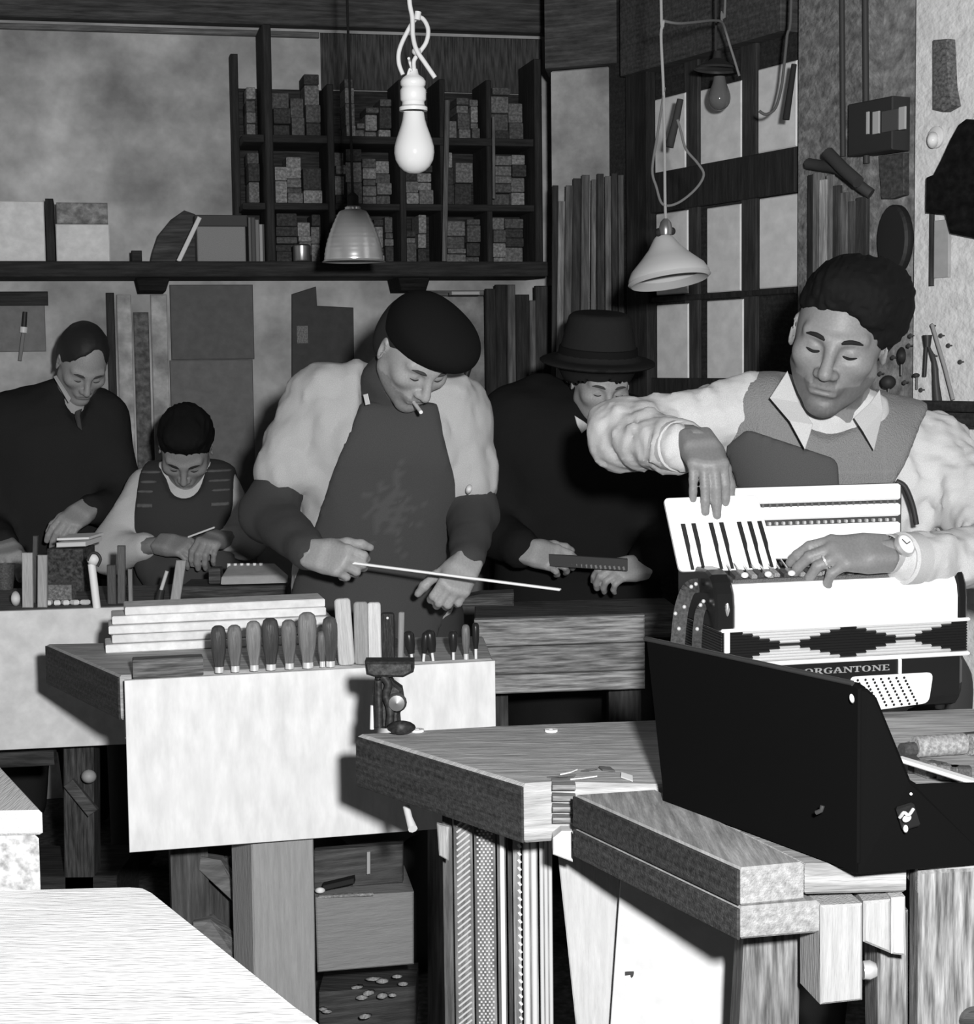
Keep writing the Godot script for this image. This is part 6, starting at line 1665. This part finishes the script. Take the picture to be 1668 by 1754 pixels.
	for a in [0.4, 2.3]:
		wpart(wt, "hand", MB.new().bar(zc + wb * Vector3(0, 0.0085, 0), zc + wb * Vector3(sin(a) * 0.011, 0.0085, cos(a) * 0.011), 0.0014, 0.0008, wb.y, 0.0), mat(0.02))

func build_beret_man() -> void:
	var p := thing("person", "man in beret, light coat and dark apron inspecting a thin white strip", "person", Vector3(-0.25, 0, -4.0))
	var s1 := Vector3(-0.3902, 1.3941, -4.02)
	var s2 := Vector3(-0.062, 1.3703, -4.06)
	var hip := Vector3(-0.2758, 0.867, -4.18)
	var e1 := Vector3(-0.5006, 1.1411, -3.98)
	var w1 := Vector3(-0.3747, 1.0723, -3.74)
	var e2 := Vector3(-0.035, 1.132, -4.02)
	var w2 := Vector3(-0.0447, 1.0424, -3.8)
	var hx := Transform3D(turned(33, 44, -4).scaled(Vector3.ONE * 0.95), Vector3(-0.1534, 1.5048, -3.86))
	var b := MB.new()
	Field.new().add(trunk(s1, s2, hip, -0.012)).add([cap(s1, e1, 0.045, 0.04), cap(e1, w1, 0.042, 0.028), cap(s2, e2, 0.045, 0.04), cap(e2, w2, 0.042, 0.028), cap(hip + Vector3(-0.09, 0, 0), Vector3(hip.x - 0.1, 0.05, -4.18), 0.1, 0.05), cap(hip + Vector3(0.09, 0, 0), Vector3(hip.x + 0.1, 0.05, -4.18), 0.1, 0.05)]).net(b, 0.022)
	var hf := head_field({"nose": 1.1})
	hf.add([cap(Vector3(0, -0.05, -0.03), hx.affine_inverse() * Vector3(-0.2116, 1.3902, -3.98), 0.052, 0.058, 0.03)])
	var first := b.v.size()
	hf.net(b, 0.0042, hx)
	stubble(b, first, hx, 0.7)
	hand_field(true, [[50, 60, 30], [58, 62, 30], [64, 64, 30], [68, 66, 30]], [34, 20, 30], 4.0, 1.0).net(b, 0.0042, aim(w1, Vector3(0.80, -0.10, 0.55), Vector3(-0.45, 0.45, 0.75)))
	hand_field(false, [[55, 55, 30], [58, 58, 30], [60, 60, 30], [62, 60, 30]], [30, 18, 30], 4.0, 1.0).net(b, 0.0042, aim(w2, Vector3(-0.35, -0.55, 0.75), Vector3(0.35, 0.55, 0.75)))
	wpart(p, "body", b, skin(0.4))
	face_details(p, hx, 0.05, 0.04)
	var hr := hair_field(Vector3(0, 0.035, -0.02), Vector3(0.08, 0.09, 0.103), 0.075, 0.085)
	wpart(p, "hair", fm(hr, 0.009, hx), mat(0.03, 0.8))
	# beret: soft flat cap
	var be := Field.new().add([ell(Vector3(0, 0.045, -0.012), Vector3(0.084, 0.092, 0.106), 0.0), ell(Vector3(0.022, 0.075, 0.022), Vector3(0.104, 0.060, 0.108), 0.03, 0, Basis(Vector3.BACK, -0.12)), half(Vector3(0, 0.030, 0), Vector3(0.05, -1, 0.12), 0.012)])
	wpart(p, "beret", fm(be, 0.007, hx), cloth(0.014))
	# dark pullover: collar and forearms
	var dk := cloth(0.06)
	var pu := Field.new().add(trunk(s1, s2, hip, 0.0))
	pu.add([cap(Vector3(-0.2196, 1.4434, -3.95), Vector3(-0.213, 1.3698, -4), 0.062, 0.066, 0.03), cap(s1, e1, 0.06, 0.062, 0.03), cap(e1, w1 + (e1 - w1) * 0.1, 0.066, 0.044, 0.03), cap(s2, e2, 0.06, 0.06, 0.03), cap(e2, w2 + (e2 - w2) * 0.1, 0.062, 0.042, 0.03)])
	pu.folds(0.006, 6.0, Vector3.ONE, 11)
	wpart(p, "pullover", fm(pu, 0.012), dk)
	# light work coat, open, sleeves ending above the elbow
	var co := Field.new().add(trunk(s1, s2, hip, 0.018))
	co.add([cap(s1, s1.lerp(e1, 0.6), 0.074, 0.078, 0.03), cap(s2, s2.lerp(e2, 0.72), 0.076, 0.074, 0.03), cap(Vector3(-0.2926, 1.4506, -3.98), Vector3(-0.3592, 1.425, -3.98), 0.04, 0.05, 0.04), cap(Vector3(-0.1341, 1.4355, -3.98), Vector3(-0.0682, 1.4123, -3.98), 0.035, 0.04, 0.04),
		# opening in front, neck, hem
		cap(Vector3(-0.2391, 0.9948, -3.84), Vector3(-0.1872, 1.4316, -3.82), 0.13, 0.066, 0.01, 1), cap(Vector3(-0.2284, 0.8644, -3.84), Vector3(-0.2304, 1.1241, -3.84), 0.2, 0.13, 0.01, 1), cap(Vector3(-0.213, 1.4565, -3.93), Vector3(-0.2084, 1.3271, -3.9), 0.07, 0.072, 0.01, 1)])
	co.folds(0.010, 9.0, Vector3(1.2, 0.8, 1), 14)
	wpart(p, "work_coat", fm(co, 0.011), cloth(0.55))
	# apron
	var ap := Field.new().add(trunk(s1, s2, hip, 0.03)).add([cap(hip + Vector3(0, 0.05, 0.02), hip + Vector3(0, -0.4, 0.02), 0.16, 0.17, 0.06)])
	ap.add([edge(Vector3(-0.2815, 1.394, -3.85), Vector3(-0.3854, 1.138, -3.85), 1.0, 0.006), edge(Vector3(-0.1073, 1.3919, -3.85), Vector3(-0.0617, 1.16, -3.85), -1.0, 0.006), edge(Vector3(-0.2968, 1.3968, -3.85), Vector3(-0.0919, 1.3918, -3.85), -1.0, 0.006), half(Vector3(0, 0, -4.08), Vector3(0, 0, -1), 0.0)])
	ap.folds(0.005, 4.0, Vector3(1.5, 0.4, 1), 15)
	var am := fm(ap, 0.012)
	# pale glue and dust worn into the cloth over the belly
	var spot := Vector3(-0.2205, 1.1568, -3.88)
	var fn := FastNoiseLite.new()
	fn.frequency = 34.0
	for i in am.v.size():
		var q := am.v[i] - spot
		var near := Vector2(q.x / 0.055, q.y / 0.085).length()
		var g := 0.5 + (0.16 if near + fn.get_noise_3dv(am.v[i]) * 1.7 < 0.62 else 0.0)
		am.c[i] = Color(g, g, g)
	var at_ := mat(0.151, 0.95, "cloth", Vector3(7.1, 7, 7))
	at_.vertex_color_use_as_albedo = true
	wpart(p, "apron", am, at_)
	var tr := Field.new().add([cap(hip + Vector3(-0.1, 0.0, 0), Vector3(hip.x - 0.11, 0.08, -4.18), 0.12, 0.08, 0.0), cap(hip + Vector3(0.1, 0.0, 0), Vector3(hip.x + 0.11, 0.08, -4.18), 0.12, 0.08, 0.05)])
	wpart(p, "trousers", fm(tr, 0.03), cloth(0.05))
	wpart(p, "shirt_collar", MB.new().prism([Vector3(-0.2698, 1.4114, -3.87), Vector3(-0.2588, 1.414, -3.86), Vector3(-0.2534, 1.3911, -3.85), Vector3(-0.2644, 1.3885, -3.86)], Vector3(0, 0, 0.004), 0.001), mat(0.7))
	wpart(p, "button", MB.new().ball(Vector3(-0.0401, 1.1952, -3.93), Vector3(0.007, 0.012, 0.006), Basis(Vector3.BACK, -0.3)), mat(0.7, 0.4))
	solo("cigarette", MB.new().tube([hx * Vector3(-0.008, -0.071, 0.093), Vector3(-0.1389, 1.3744, -3.76)], 0.0042, 8), mat(0.8, 0.8), "short white cigarette in the mouth of the beret man", "cigarette")
	solo("white_strip", MB.new().bar(Vector3(-0.2966, 1.0595, -3.7), Vector3(0.1487, 1.0136, -3.56), 0.011, 0.005), mat(0.95, 0.4), "long thin white strip held by the beret man", "strip")

func build_hat_man() -> void:
	var p := thing("person", "man in a dark hat and black coat behind the middle bench", "person", Vector3(0.25, 0, -4.75))
	var s1 := Vector3(0.0627, 1.3226, -4.72)
	var s2 := Vector3(0.4543, 1.2667, -4.74)
	var hip := Vector3(0.245, 0.7213, -4.9)
	var e1 := Vector3(-0.0068, 1.0393, -4.72)
	var w1 := Vector3(0.0983, 0.9904, -4.5)
	var e2 := Vector3(0.5125, 1.0159, -4.7)
	var w2 := Vector3(0.3981, 0.9481, -4.48)
	var hx := Transform3D(turned(12, 24, -3).scaled(Vector3.ONE * 0.93), Vector3(0.3065, 1.4272, -4.64))
	var b := MB.new()
	Field.new().add(trunk(s1, s2, hip, -0.012)).add([cap(s1, e1, 0.045, 0.04), cap(e1, w1, 0.042, 0.028), cap(s2, e2, 0.045, 0.04), cap(e2, w2, 0.042, 0.028), cap(hip + Vector3(-0.09, 0, 0), Vector3(hip.x - 0.1, 0.05, -4.9), 0.1, 0.05), cap(hip + Vector3(0.09, 0, 0), Vector3(hip.x + 0.1, 0.05, -4.9), 0.1, 0.05)]).net(b, 0.025)
	var hf := head_field()
	hf.add([cap(Vector3(0, -0.05, -0.03), hx.affine_inverse() * Vector3(0.2805, 1.2799, -4.74), 0.052, 0.058, 0.03)])
	hf.net(b, 0.005, hx)
	hand_field(true, [[40, 45, 25], [46, 48, 25], [50, 50, 25], [54, 50, 25]], [30, 16, 34], 4.0, 1.0).net(b, 0.005, aim(w1, Vector3(0.78, -0.12, 0.5), Vector3(-0.4, 0.5, 0.72)))
	hand_field(false, [[40, 45, 25], [46, 48, 25], [50, 50, 25], [54, 50, 25]], [30, 16, 34], 4.0, 1.0).net(b, 0.005, aim(w2, Vector3(-0.75, 0.0, 0.5), Vector3(0.2, 0.7, 0.6)))
	wpart(p, "body", b, skin(0.4))
	face_details(p, hx, 0.06, 0.04)
	var black := mat(0.02, 1.0, "cloth", Vector3(6, 6, 6))
	var co := Field.new().add(trunk(s1, s2, hip, 0.035))
	co.add([cap(s1, e1, 0.085, 0.08, 0.04), cap(e1, w1 + (e1 - w1) * 0.12, 0.078, 0.055, 0.04), cap(s2, e2, 0.085, 0.08, 0.04), cap(e2, w2 + (e2 - w2) * 0.12, 0.078, 0.055, 0.04), cap(hip, hip + Vector3(0, -0.5, 0), 0.22, 0.23, 0.08),
		cap(Vector3(0.1559, 1.3993, -4.76), Vector3(0.2673, 1.3182, -4.78), 0.05, 0.07, 0.06), cap(Vector3(0.3598, 1.331, -4.74), Vector3(0.2673, 1.3182, -4.78), 0.05, 0.07, 0.06),
		cap(Vector3(0.2644, 1.2666, -4.52), Vector3(0.2973, 1.3697, -4.6), 0.004, 0.06, 0.01, 1)])
	co.folds(0.006, 5.0, Vector3.ONE, 21)
	wpart(p, "coat", fm(co, 0.016), black)
	wpart(p, "shirt_collar", MB.new().prism([Vector3(0.2328, 1.3368, -4.6), Vector3(0.2563, 1.3217, -4.585), Vector3(0.2712, 1.3095, -4.58), Vector3(0.2497, 1.2915, -4.58), Vector3(0.2382, 1.3126, -4.59)], Vector3(0, 0, 0.006), 0.002), mat(0.75))
	var tr := Field.new().add([cap(Vector3(hip.x - 0.1, 0.6, -4.9), Vector3(hip.x - 0.11, 0.08, -4.9), 0.12, 0.08, 0.0), cap(Vector3(hip.x + 0.1, 0.6, -4.9), Vector3(hip.x + 0.11, 0.08, -4.9), 0.12, 0.08, 0.05)])
	wpart(p, "trousers", fm(tr, 0.03), cloth(0.03))
	# felt hat: brim, crown, band
	var ht := Transform3D(Basis(Vector3.BACK, -0.05) * Basis(Vector3.RIGHT, 0.16), Vector3(0.2963, 1.4887, -4.62))
	var felt := mat(0.03, 0.9, "cloth", Vector3(7, 7, 7))
	var hat := Field.new().add([ell(Vector3(0, -0.012, 0), Vector3(0.155, 0.013, 0.165), 0.0), cap(Vector3(0, 0, 0), Vector3(0, 0.085, 0), 0.106, 0.086, 0.02), ell(Vector3(0, 0.20, 0.0), Vector3(0.05, 0.045, 0.11), 0.03, 1), half(Vector3(0, 0.118, 0), Vector3(0, 1, 0), 0.02), ell(Vector3(0, -0.06, 0), Vector3(0.075, 0.075, 0.09), 0.0, 1)])
	wpart(p, "hat", fm(hat, 0.009, ht), felt)
	wpart(p, "hat_band", MB.new().lathe([Vector2(0.104, 0.0), Vector2(0.1065, 0.002), Vector2(0.1035, 0.028), Vector2(0.1, 0.03)], ht.origin, ht.basis, 28), mat(0.012))
	var rs := thing("reed_strip", "dark perforated reed strip in the hand of the man in the hat", "strip", Vector3(0.1853, 0.9756, -4.42))
	wpart(rs, "plate", MB.new().prism([Vector3(0.1565, 0.9887, -4.44), Vector3(0.3509, 0.9834, -4.36), Vector3(0.3508, 0.954, -4.36), Vector3(0.1562, 0.9587, -4.44)], Vector3(0, 0.001, -0.012), 0.001), mat(0.06, 0.5))
	for i in 14:
		wpart(rs, "reed", MB.new().box((Vector3(0.1945, 0.9594, -4.43)).lerp(Vector3(0.3408, 0.9567, -4.363), i / 13.0) + Vector3(0, 0.004, 0.002), Vector3(0.005, 0.009, 0.003), Basis(Vector3.BACK, 0.3), 0.0), mat(0.16, 0.5))

func build_standing_man() -> void:
	var p := thing("person", "balding man in a dark suit standing behind the far bench", "person", Vector3(-1.3, 0, -5.5))
	var s1 := Vector3(-1.5092, 1.3119, -5.5)
	var s2 := Vector3(-1.2013, 1.3192, -5.5)
	var hip := Vector3(-1.4042, 0.6772, -5.56)
	var e1 := Vector3(-1.5763, 0.99, -5.45)
	var w1 := Vector3(-1.4421, 0.9484, -5.22)
	var e2 := Vector3(-1.1272, 1.042, -5.42)
	var w2 := Vector3(-1.1985, 1.0543, -5.24)
	var hx := Transform3D(turned(28, 40, -4).scaled(Vector3.ONE * 0.92), Vector3(-1.2398, 1.4913, -5.42))
	var b := MB.new()
	Field.new().add(trunk(s1, s2, hip, -0.012)).add([cap(s1, e1, 0.045, 0.04), cap(e1, w1, 0.042, 0.028), cap(s2, e2, 0.045, 0.04), cap(e2, w2, 0.042, 0.028), cap(hip + Vector3(-0.09, 0, 0), Vector3(hip.x - 0.1, 0.05, -5.56), 0.1, 0.05), cap(hip + Vector3(0.09, 0, 0), Vector3(hip.x + 0.1, 0.05, -5.56), 0.1, 0.05)]).net(b, 0.025)
	var hf := head_field({"nose": 1.1})
	hf.add([cap(Vector3(0, -0.05, -0.03), hx.affine_inverse() * Vector3(-1.3185, 1.3206, -5.5), 0.054, 0.06, 0.03)])
	hf.net(b, 0.005, hx)
	hand_field(false, [[30, 30, 20], [34, 34, 20], [38, 36, 20], [40, 40, 20]], [30, 16, 30], 5.0, 1.05).net(b, 0.005, aim(w2, Vector3(-0.30, -0.25, 0.55), Vector3(0.25, 0.75, 0.6)))
	hand_field(true, [[40, 45, 25], [46, 48, 25], [50, 50, 25], [54, 50, 25]], [30, 16, 34], 4.0, 1.0).net(b, 0.006, aim(w1, Vector3(0.3, -0.2, 0.7), Vector3(0, 0.8, 0.5)))
	wpart(p, "body", b, skin(0.4))
	face_details(p, hx, 0.06, 0.04)
	var hr := hair_field(Vector3(0, 0.040, -0.02), Vector3(0.082, 0.096, 0.104), 0.094, 0.09)
	hr.add([ell(Vector3(0.03, 0.09, 0.10), Vector3(0.04, 0.045, 0.05), 0.02, 1)])
	hr.folds(0.002, 40.0, Vector3(1, 0.7, 0.2), 6)
	wpart(p, "hair", fm(hr, 0.008, hx), mat(0.02, 0.6))
	var suit := mat(0.035, 1.0, "cloth", Vector3(6, 6, 6))
	var co := Field.new().add(trunk(s1, s2, hip, 0.024))
	co.add([cap(s1, e1, 0.082, 0.075, 0.04), cap(e1, w1 + (e1 - w1) * 0.12, 0.07, 0.05, 0.04), cap(s2, e2, 0.078, 0.072, 0.04), cap(e2, w2 + (e2 - w2) * 0.12, 0.07, 0.05, 0.04), cap(hip, hip + Vector3(0, -0.2, 0), 0.2, 0.2, 0.08), cap(Vector3(-1.4174, 1.3616, -5.52), Vector3(-1.3307, 1.3939, -5.5), 0.055, 0.055, 0.05), cap(Vector3(-1.2474, 1.3673, -5.5), Vector3(-1.3018, 1.3826, -5.5), 0.045, 0.045, 0.05),
		cap(Vector3(-1.247, 1.2814, -5.36), Vector3(-1.2617, 1.3693, -5.42), 0.004, 0.034, 0.008, 1)])
	co.folds(0.006, 5.0, Vector3.ONE, 31)
	wpart(p, "jacket", fm(co, 0.016), suit)
	var wf := Field.new().add([cap(Vector3(-1.2918, 1.3613, -5.47), Vector3(-1.2827, 1.3048, -5.47), 0.05, 0.05, 0.0), half(Vector3(-1.2868, 1.4089, -5.44), Vector3(0.3, 1, -0.3), 0.004)])
	wpart(p, "shirt", fm(wf, 0.01), mat(0.4))
	wpart(p, "shirt_collar", MB.new().prism([Vector3(-1.3262, 1.4512, -5.4), Vector3(-1.3147, 1.4547, -5.39), Vector3(-1.2616, 1.3853, -5.345), Vector3(-1.2692, 1.3712, -5.345)], Vector3(0, 0, 0.006), 0.001), mat(0.55))
	wpart(p, "tie", MB.new().prism([Vector3(-1.2503, 1.3457, -5.36), Vector3(-1.2323, 1.3526, -5.36), Vector3(-1.2395, 1.3311, -5.365), Vector3(-1.2326, 1.2848, -5.36), Vector3(-1.2465, 1.2975, -5.36), Vector3(-1.2556, 1.3295, -5.365)], Vector3(0, 0, 0.012), 0.002), mat(0.06))
	var tr := Field.new().add([cap(hip + Vector3(-0.1, 0.0, 0), Vector3(hip.x - 0.11, 0.08, -5.56), 0.12, 0.08, 0.0), cap(hip + Vector3(0.1, 0.0, 0), Vector3(hip.x + 0.11, 0.08, -5.56), 0.12, 0.08, 0.05)])
	wpart(p, "trousers", fm(tr, 0.03), suit)

func build_seated_man() -> void:
	var p := thing("person", "young man in a striped pullover vest seated at the far bench", "person", Vector3(-0.95, 0, -5.2))
	var s1 := Vector3(-1.0103, 1.1147, -5.2)
	var s2 := Vector3(-0.7978, 1.1177, -5.22)
	var hip := Vector3(-0.9209, 0.6768, -5.28)
	var e1 := Vector3(-1.1107, 0.9355, -5.14)
	var w1 := Vector3(-0.932, 0.9725, -4.98)
	var e2 := Vector3(-0.7165, 0.9633, -5.16)
	var w2 := Vector3(-0.763, 0.9862, -4.99)
	var hx := Transform3D(turned(6, 48, -3).scaled(Vector3.ONE * 0.93), Vector3(-0.8752, 1.2397, -5.1))
	var b := MB.new()
	Field.new().add(trunk(s1, s2, hip, -0.02)).add([cap(s1, e1, 0.042, 0.038), cap(e1, w1, 0.04, 0.027), cap(s2, e2, 0.042, 0.038), cap(e2, w2, 0.04, 0.027), cap(hip + Vector3(-0.09, -0.05, 0), hip + Vector3(-0.12, -0.03, 0.24), 0.09, 0.07), cap(hip + Vector3(0.09, -0.05, 0), hip + Vector3(0.12, -0.03, 0.24), 0.09, 0.07), cap(hip + Vector3(-0.12, -0.03, 0.24), Vector3(hip.x - 0.12, 0.08, hip.z + 0.26), 0.06, 0.05), cap(hip + Vector3(0.12, -0.03, 0.24), Vector3(hip.x + 0.12, 0.08, hip.z + 0.26), 0.06, 0.05)]).net(b, 0.025)
	var hf := head_field()
	hf.add([cap(Vector3(0, -0.05, -0.03), hx.affine_inverse() * Vector3(-0.8996, 1.096, -5.2), 0.05, 0.056, 0.03)])
	hf.net(b, 0.005, hx)
	hand_field(true, [[30, 40, 25], [36, 42, 25], [42, 45, 25], [46, 45, 25]], [30, 16, 34], 4.0, 1.0).net(b, 0.005, aim(w1, Vector3(0.85, -0.05, 0.45), Vector3(-0.2, 0.8, 0.5)))
	hand_field(false, [[45, 50, 25], [48, 52, 25], [50, 52, 25], [52, 50, 25]], [30, 16, 34], 8.0, 1.0).net(b, 0.005, aim(w2, Vector3(-0.25, -0.05, 0.8), Vector3(0.1, 0.9, 0.4)))
	wpart(p, "body", b, skin(0.32))
	face_details(p, hx, 0.03, 0.03)
	var hr := hair_field(Vector3(0, 0.045, -0.022), Vector3(0.089, 0.093, 0.105), 0.058, 0.085)
	hr.add([ell(Vector3(0.0, 0.105, 0.04), Vector3(0.065, 0.04, 0.055), 0.03)])
	hr.folds(0.005, 40.0, Vector3(1, 0.7, 0.2), 9)
	wpart(p, "hair", fm(hr, 0.007, hx), mat(0.012, 0.85))
	var white := cloth(0.75)
	var sh := Field.new().add(trunk(s1, s2, hip, -0.008))
	sh.add([cap(s1, e1, 0.062, 0.066, 0.03), cap(e1, w1 + (e1 - w1) * 0.35, 0.064, 0.042, 0.03), cap(s2, e2, 0.06, 0.06, 0.03), cap(e2, w2 + (e2 - w2) * 0.35, 0.056, 0.042, 0.03), cap(Vector3(-0.9394, 1.1604, -5.18), Vector3(-0.8443, 1.1593, -5.18), 0.045, 0.045, 0.04),
		cap(Vector3(-0.877, 1.1097, -5.06), Vector3(-0.887, 1.1829, -5.14), 0.004, 0.05, 0.01, 1)])
	sh.folds(0.006, 6.0, Vector3.ONE, 41)
	wpart(p, "shirt", fm(sh, 0.012), white)
	var ve := Field.new().add(trunk(s1, s2, hip, 0.014))
	ve.add([edge(Vector3(-1.0162, 1.1869, -5.1), Vector3(-1.0348, 1.0162, -5.1), 1.0, 0.008), edge(Vector3(-0.7508, 1.1837, -5.1), Vector3(-0.7447, 1.0127, -5.1), -1.0, 0.008), ell(Vector3(-0.8824, 1.161, -5.08), Vector3(0.062, 0.07, 0.09), 0.006, 1), cap(Vector3(-0.8852, 1.1853, -5.1), Vector3(-0.8998, 1.2836, -5.2), 0.07, 0.09, 0.01, 1)])
	wpart(p, "vest", fm(ve, 0.012), cloth(0.055))
	# pale stripes knitted across the shoulders of the vest
	for i in 4:
		var st := Field.new().add(trunk(s1, s2, hip, 0.0195))
		var yt := [Vector3(-1.0166, 1.175, -5.1).y, Vector3(-1.0174, 1.1477, -5.1).y, Vector3(-1.0182, 1.1204, -5.1).y, Vector3(-1.0193, 1.081, -5.1).y][i] as float
		st.add([edge(Vector3(-1.0128, 1.1869, -5.1), Vector3(-1.0314, 1.0161, -5.1), 1.0, 0.004), edge(Vector3(-0.7542, 1.1837, -5.1), Vector3(-0.7481, 1.0127, -5.1), -1.0, 0.004), ell(Vector3(-0.8824, 1.161, -5.08), Vector3(0.064, 0.075, 0.1), 0.0, 1), cap(Vector3(-0.8852, 1.1853, -5.1), Vector3(-0.8998, 1.2836, -5.2), 0.072, 0.092, 0.0, 1),
			half(Vector3(0, yt, 0), Vector3(0, 1, 0)), half(Vector3(0, yt - 0.012, 0), Vector3(0, -1, 0)), cap(Vector3(-0.8875, 1.1, -5.1), Vector3(-0.8925, 0.9114, -5.1), 0.085, 0.085, 0.0, 1)])
		wpart(p, "knit_stripe", fm(st, 0.009), cloth(0.16))
	var ap := Field.new().add([cap(Vector3(-0.976, 0.9112, -5.08), Vector3(-0.7919, 0.9159, -5.08), 0.055, 0.055, 0.0), cap(Vector3(-0.8823, 0.8449, -5.08), Vector3(-0.873, 0.6854, -5), 0.1, 0.13, 0.08)])
	wpart(p, "apron", fm(ap, 0.016), cloth(0.075))
	var tr := Field.new().add([cap(hip + Vector3(-0.09, -0.05, 0), hip + Vector3(-0.12, -0.03, 0.24), 0.11, 0.09, 0.0), cap(hip + Vector3(0.09, -0.05, 0), hip + Vector3(0.12, -0.03, 0.24), 0.11, 0.09, 0.05), cap(hip + Vector3(-0.12, -0.03, 0.24), Vector3(hip.x - 0.12, 0.08, hip.z + 0.26), 0.08, 0.07, 0.04), cap(hip + Vector3(0.12, -0.03, 0.24), Vector3(hip.x + 0.12, 0.08, hip.z + 0.26), 0.08, 0.07, 0.04)])
	wpart(p, "trousers", fm(tr, 0.03), cloth(0.05))
	solo("pale_reed", MB.new().bar(Vector3(-0.8461, 0.9966, -4.93), Vector3(-0.7695, 1.0239, -4.93), 0.012, 0.005), mat(0.7), "short pale strip held between the hands of the seated man", "strip")
	var st := thing("stool", "plain wooden stool under the seated man", "stool", Vector3(hip.x, 0, hip.z))
	part(st, "seat", MB.new().box(Vector3(0, hip.y - 0.24, 0.06), Vector3(0.34, 0.03, 0.34)), wood(0.2))
	for s in [[-1, -1], [1, -1], [1, 1], [-1, 1]]:
		part(st, "leg", MB.new().box(Vector3(s[0] * 0.13, (hip.y - 0.255) / 2, 0.06 + s[1] * 0.13), Vector3(0.04, hip.y - 0.255, 0.04)), wood(0.2, "y"))
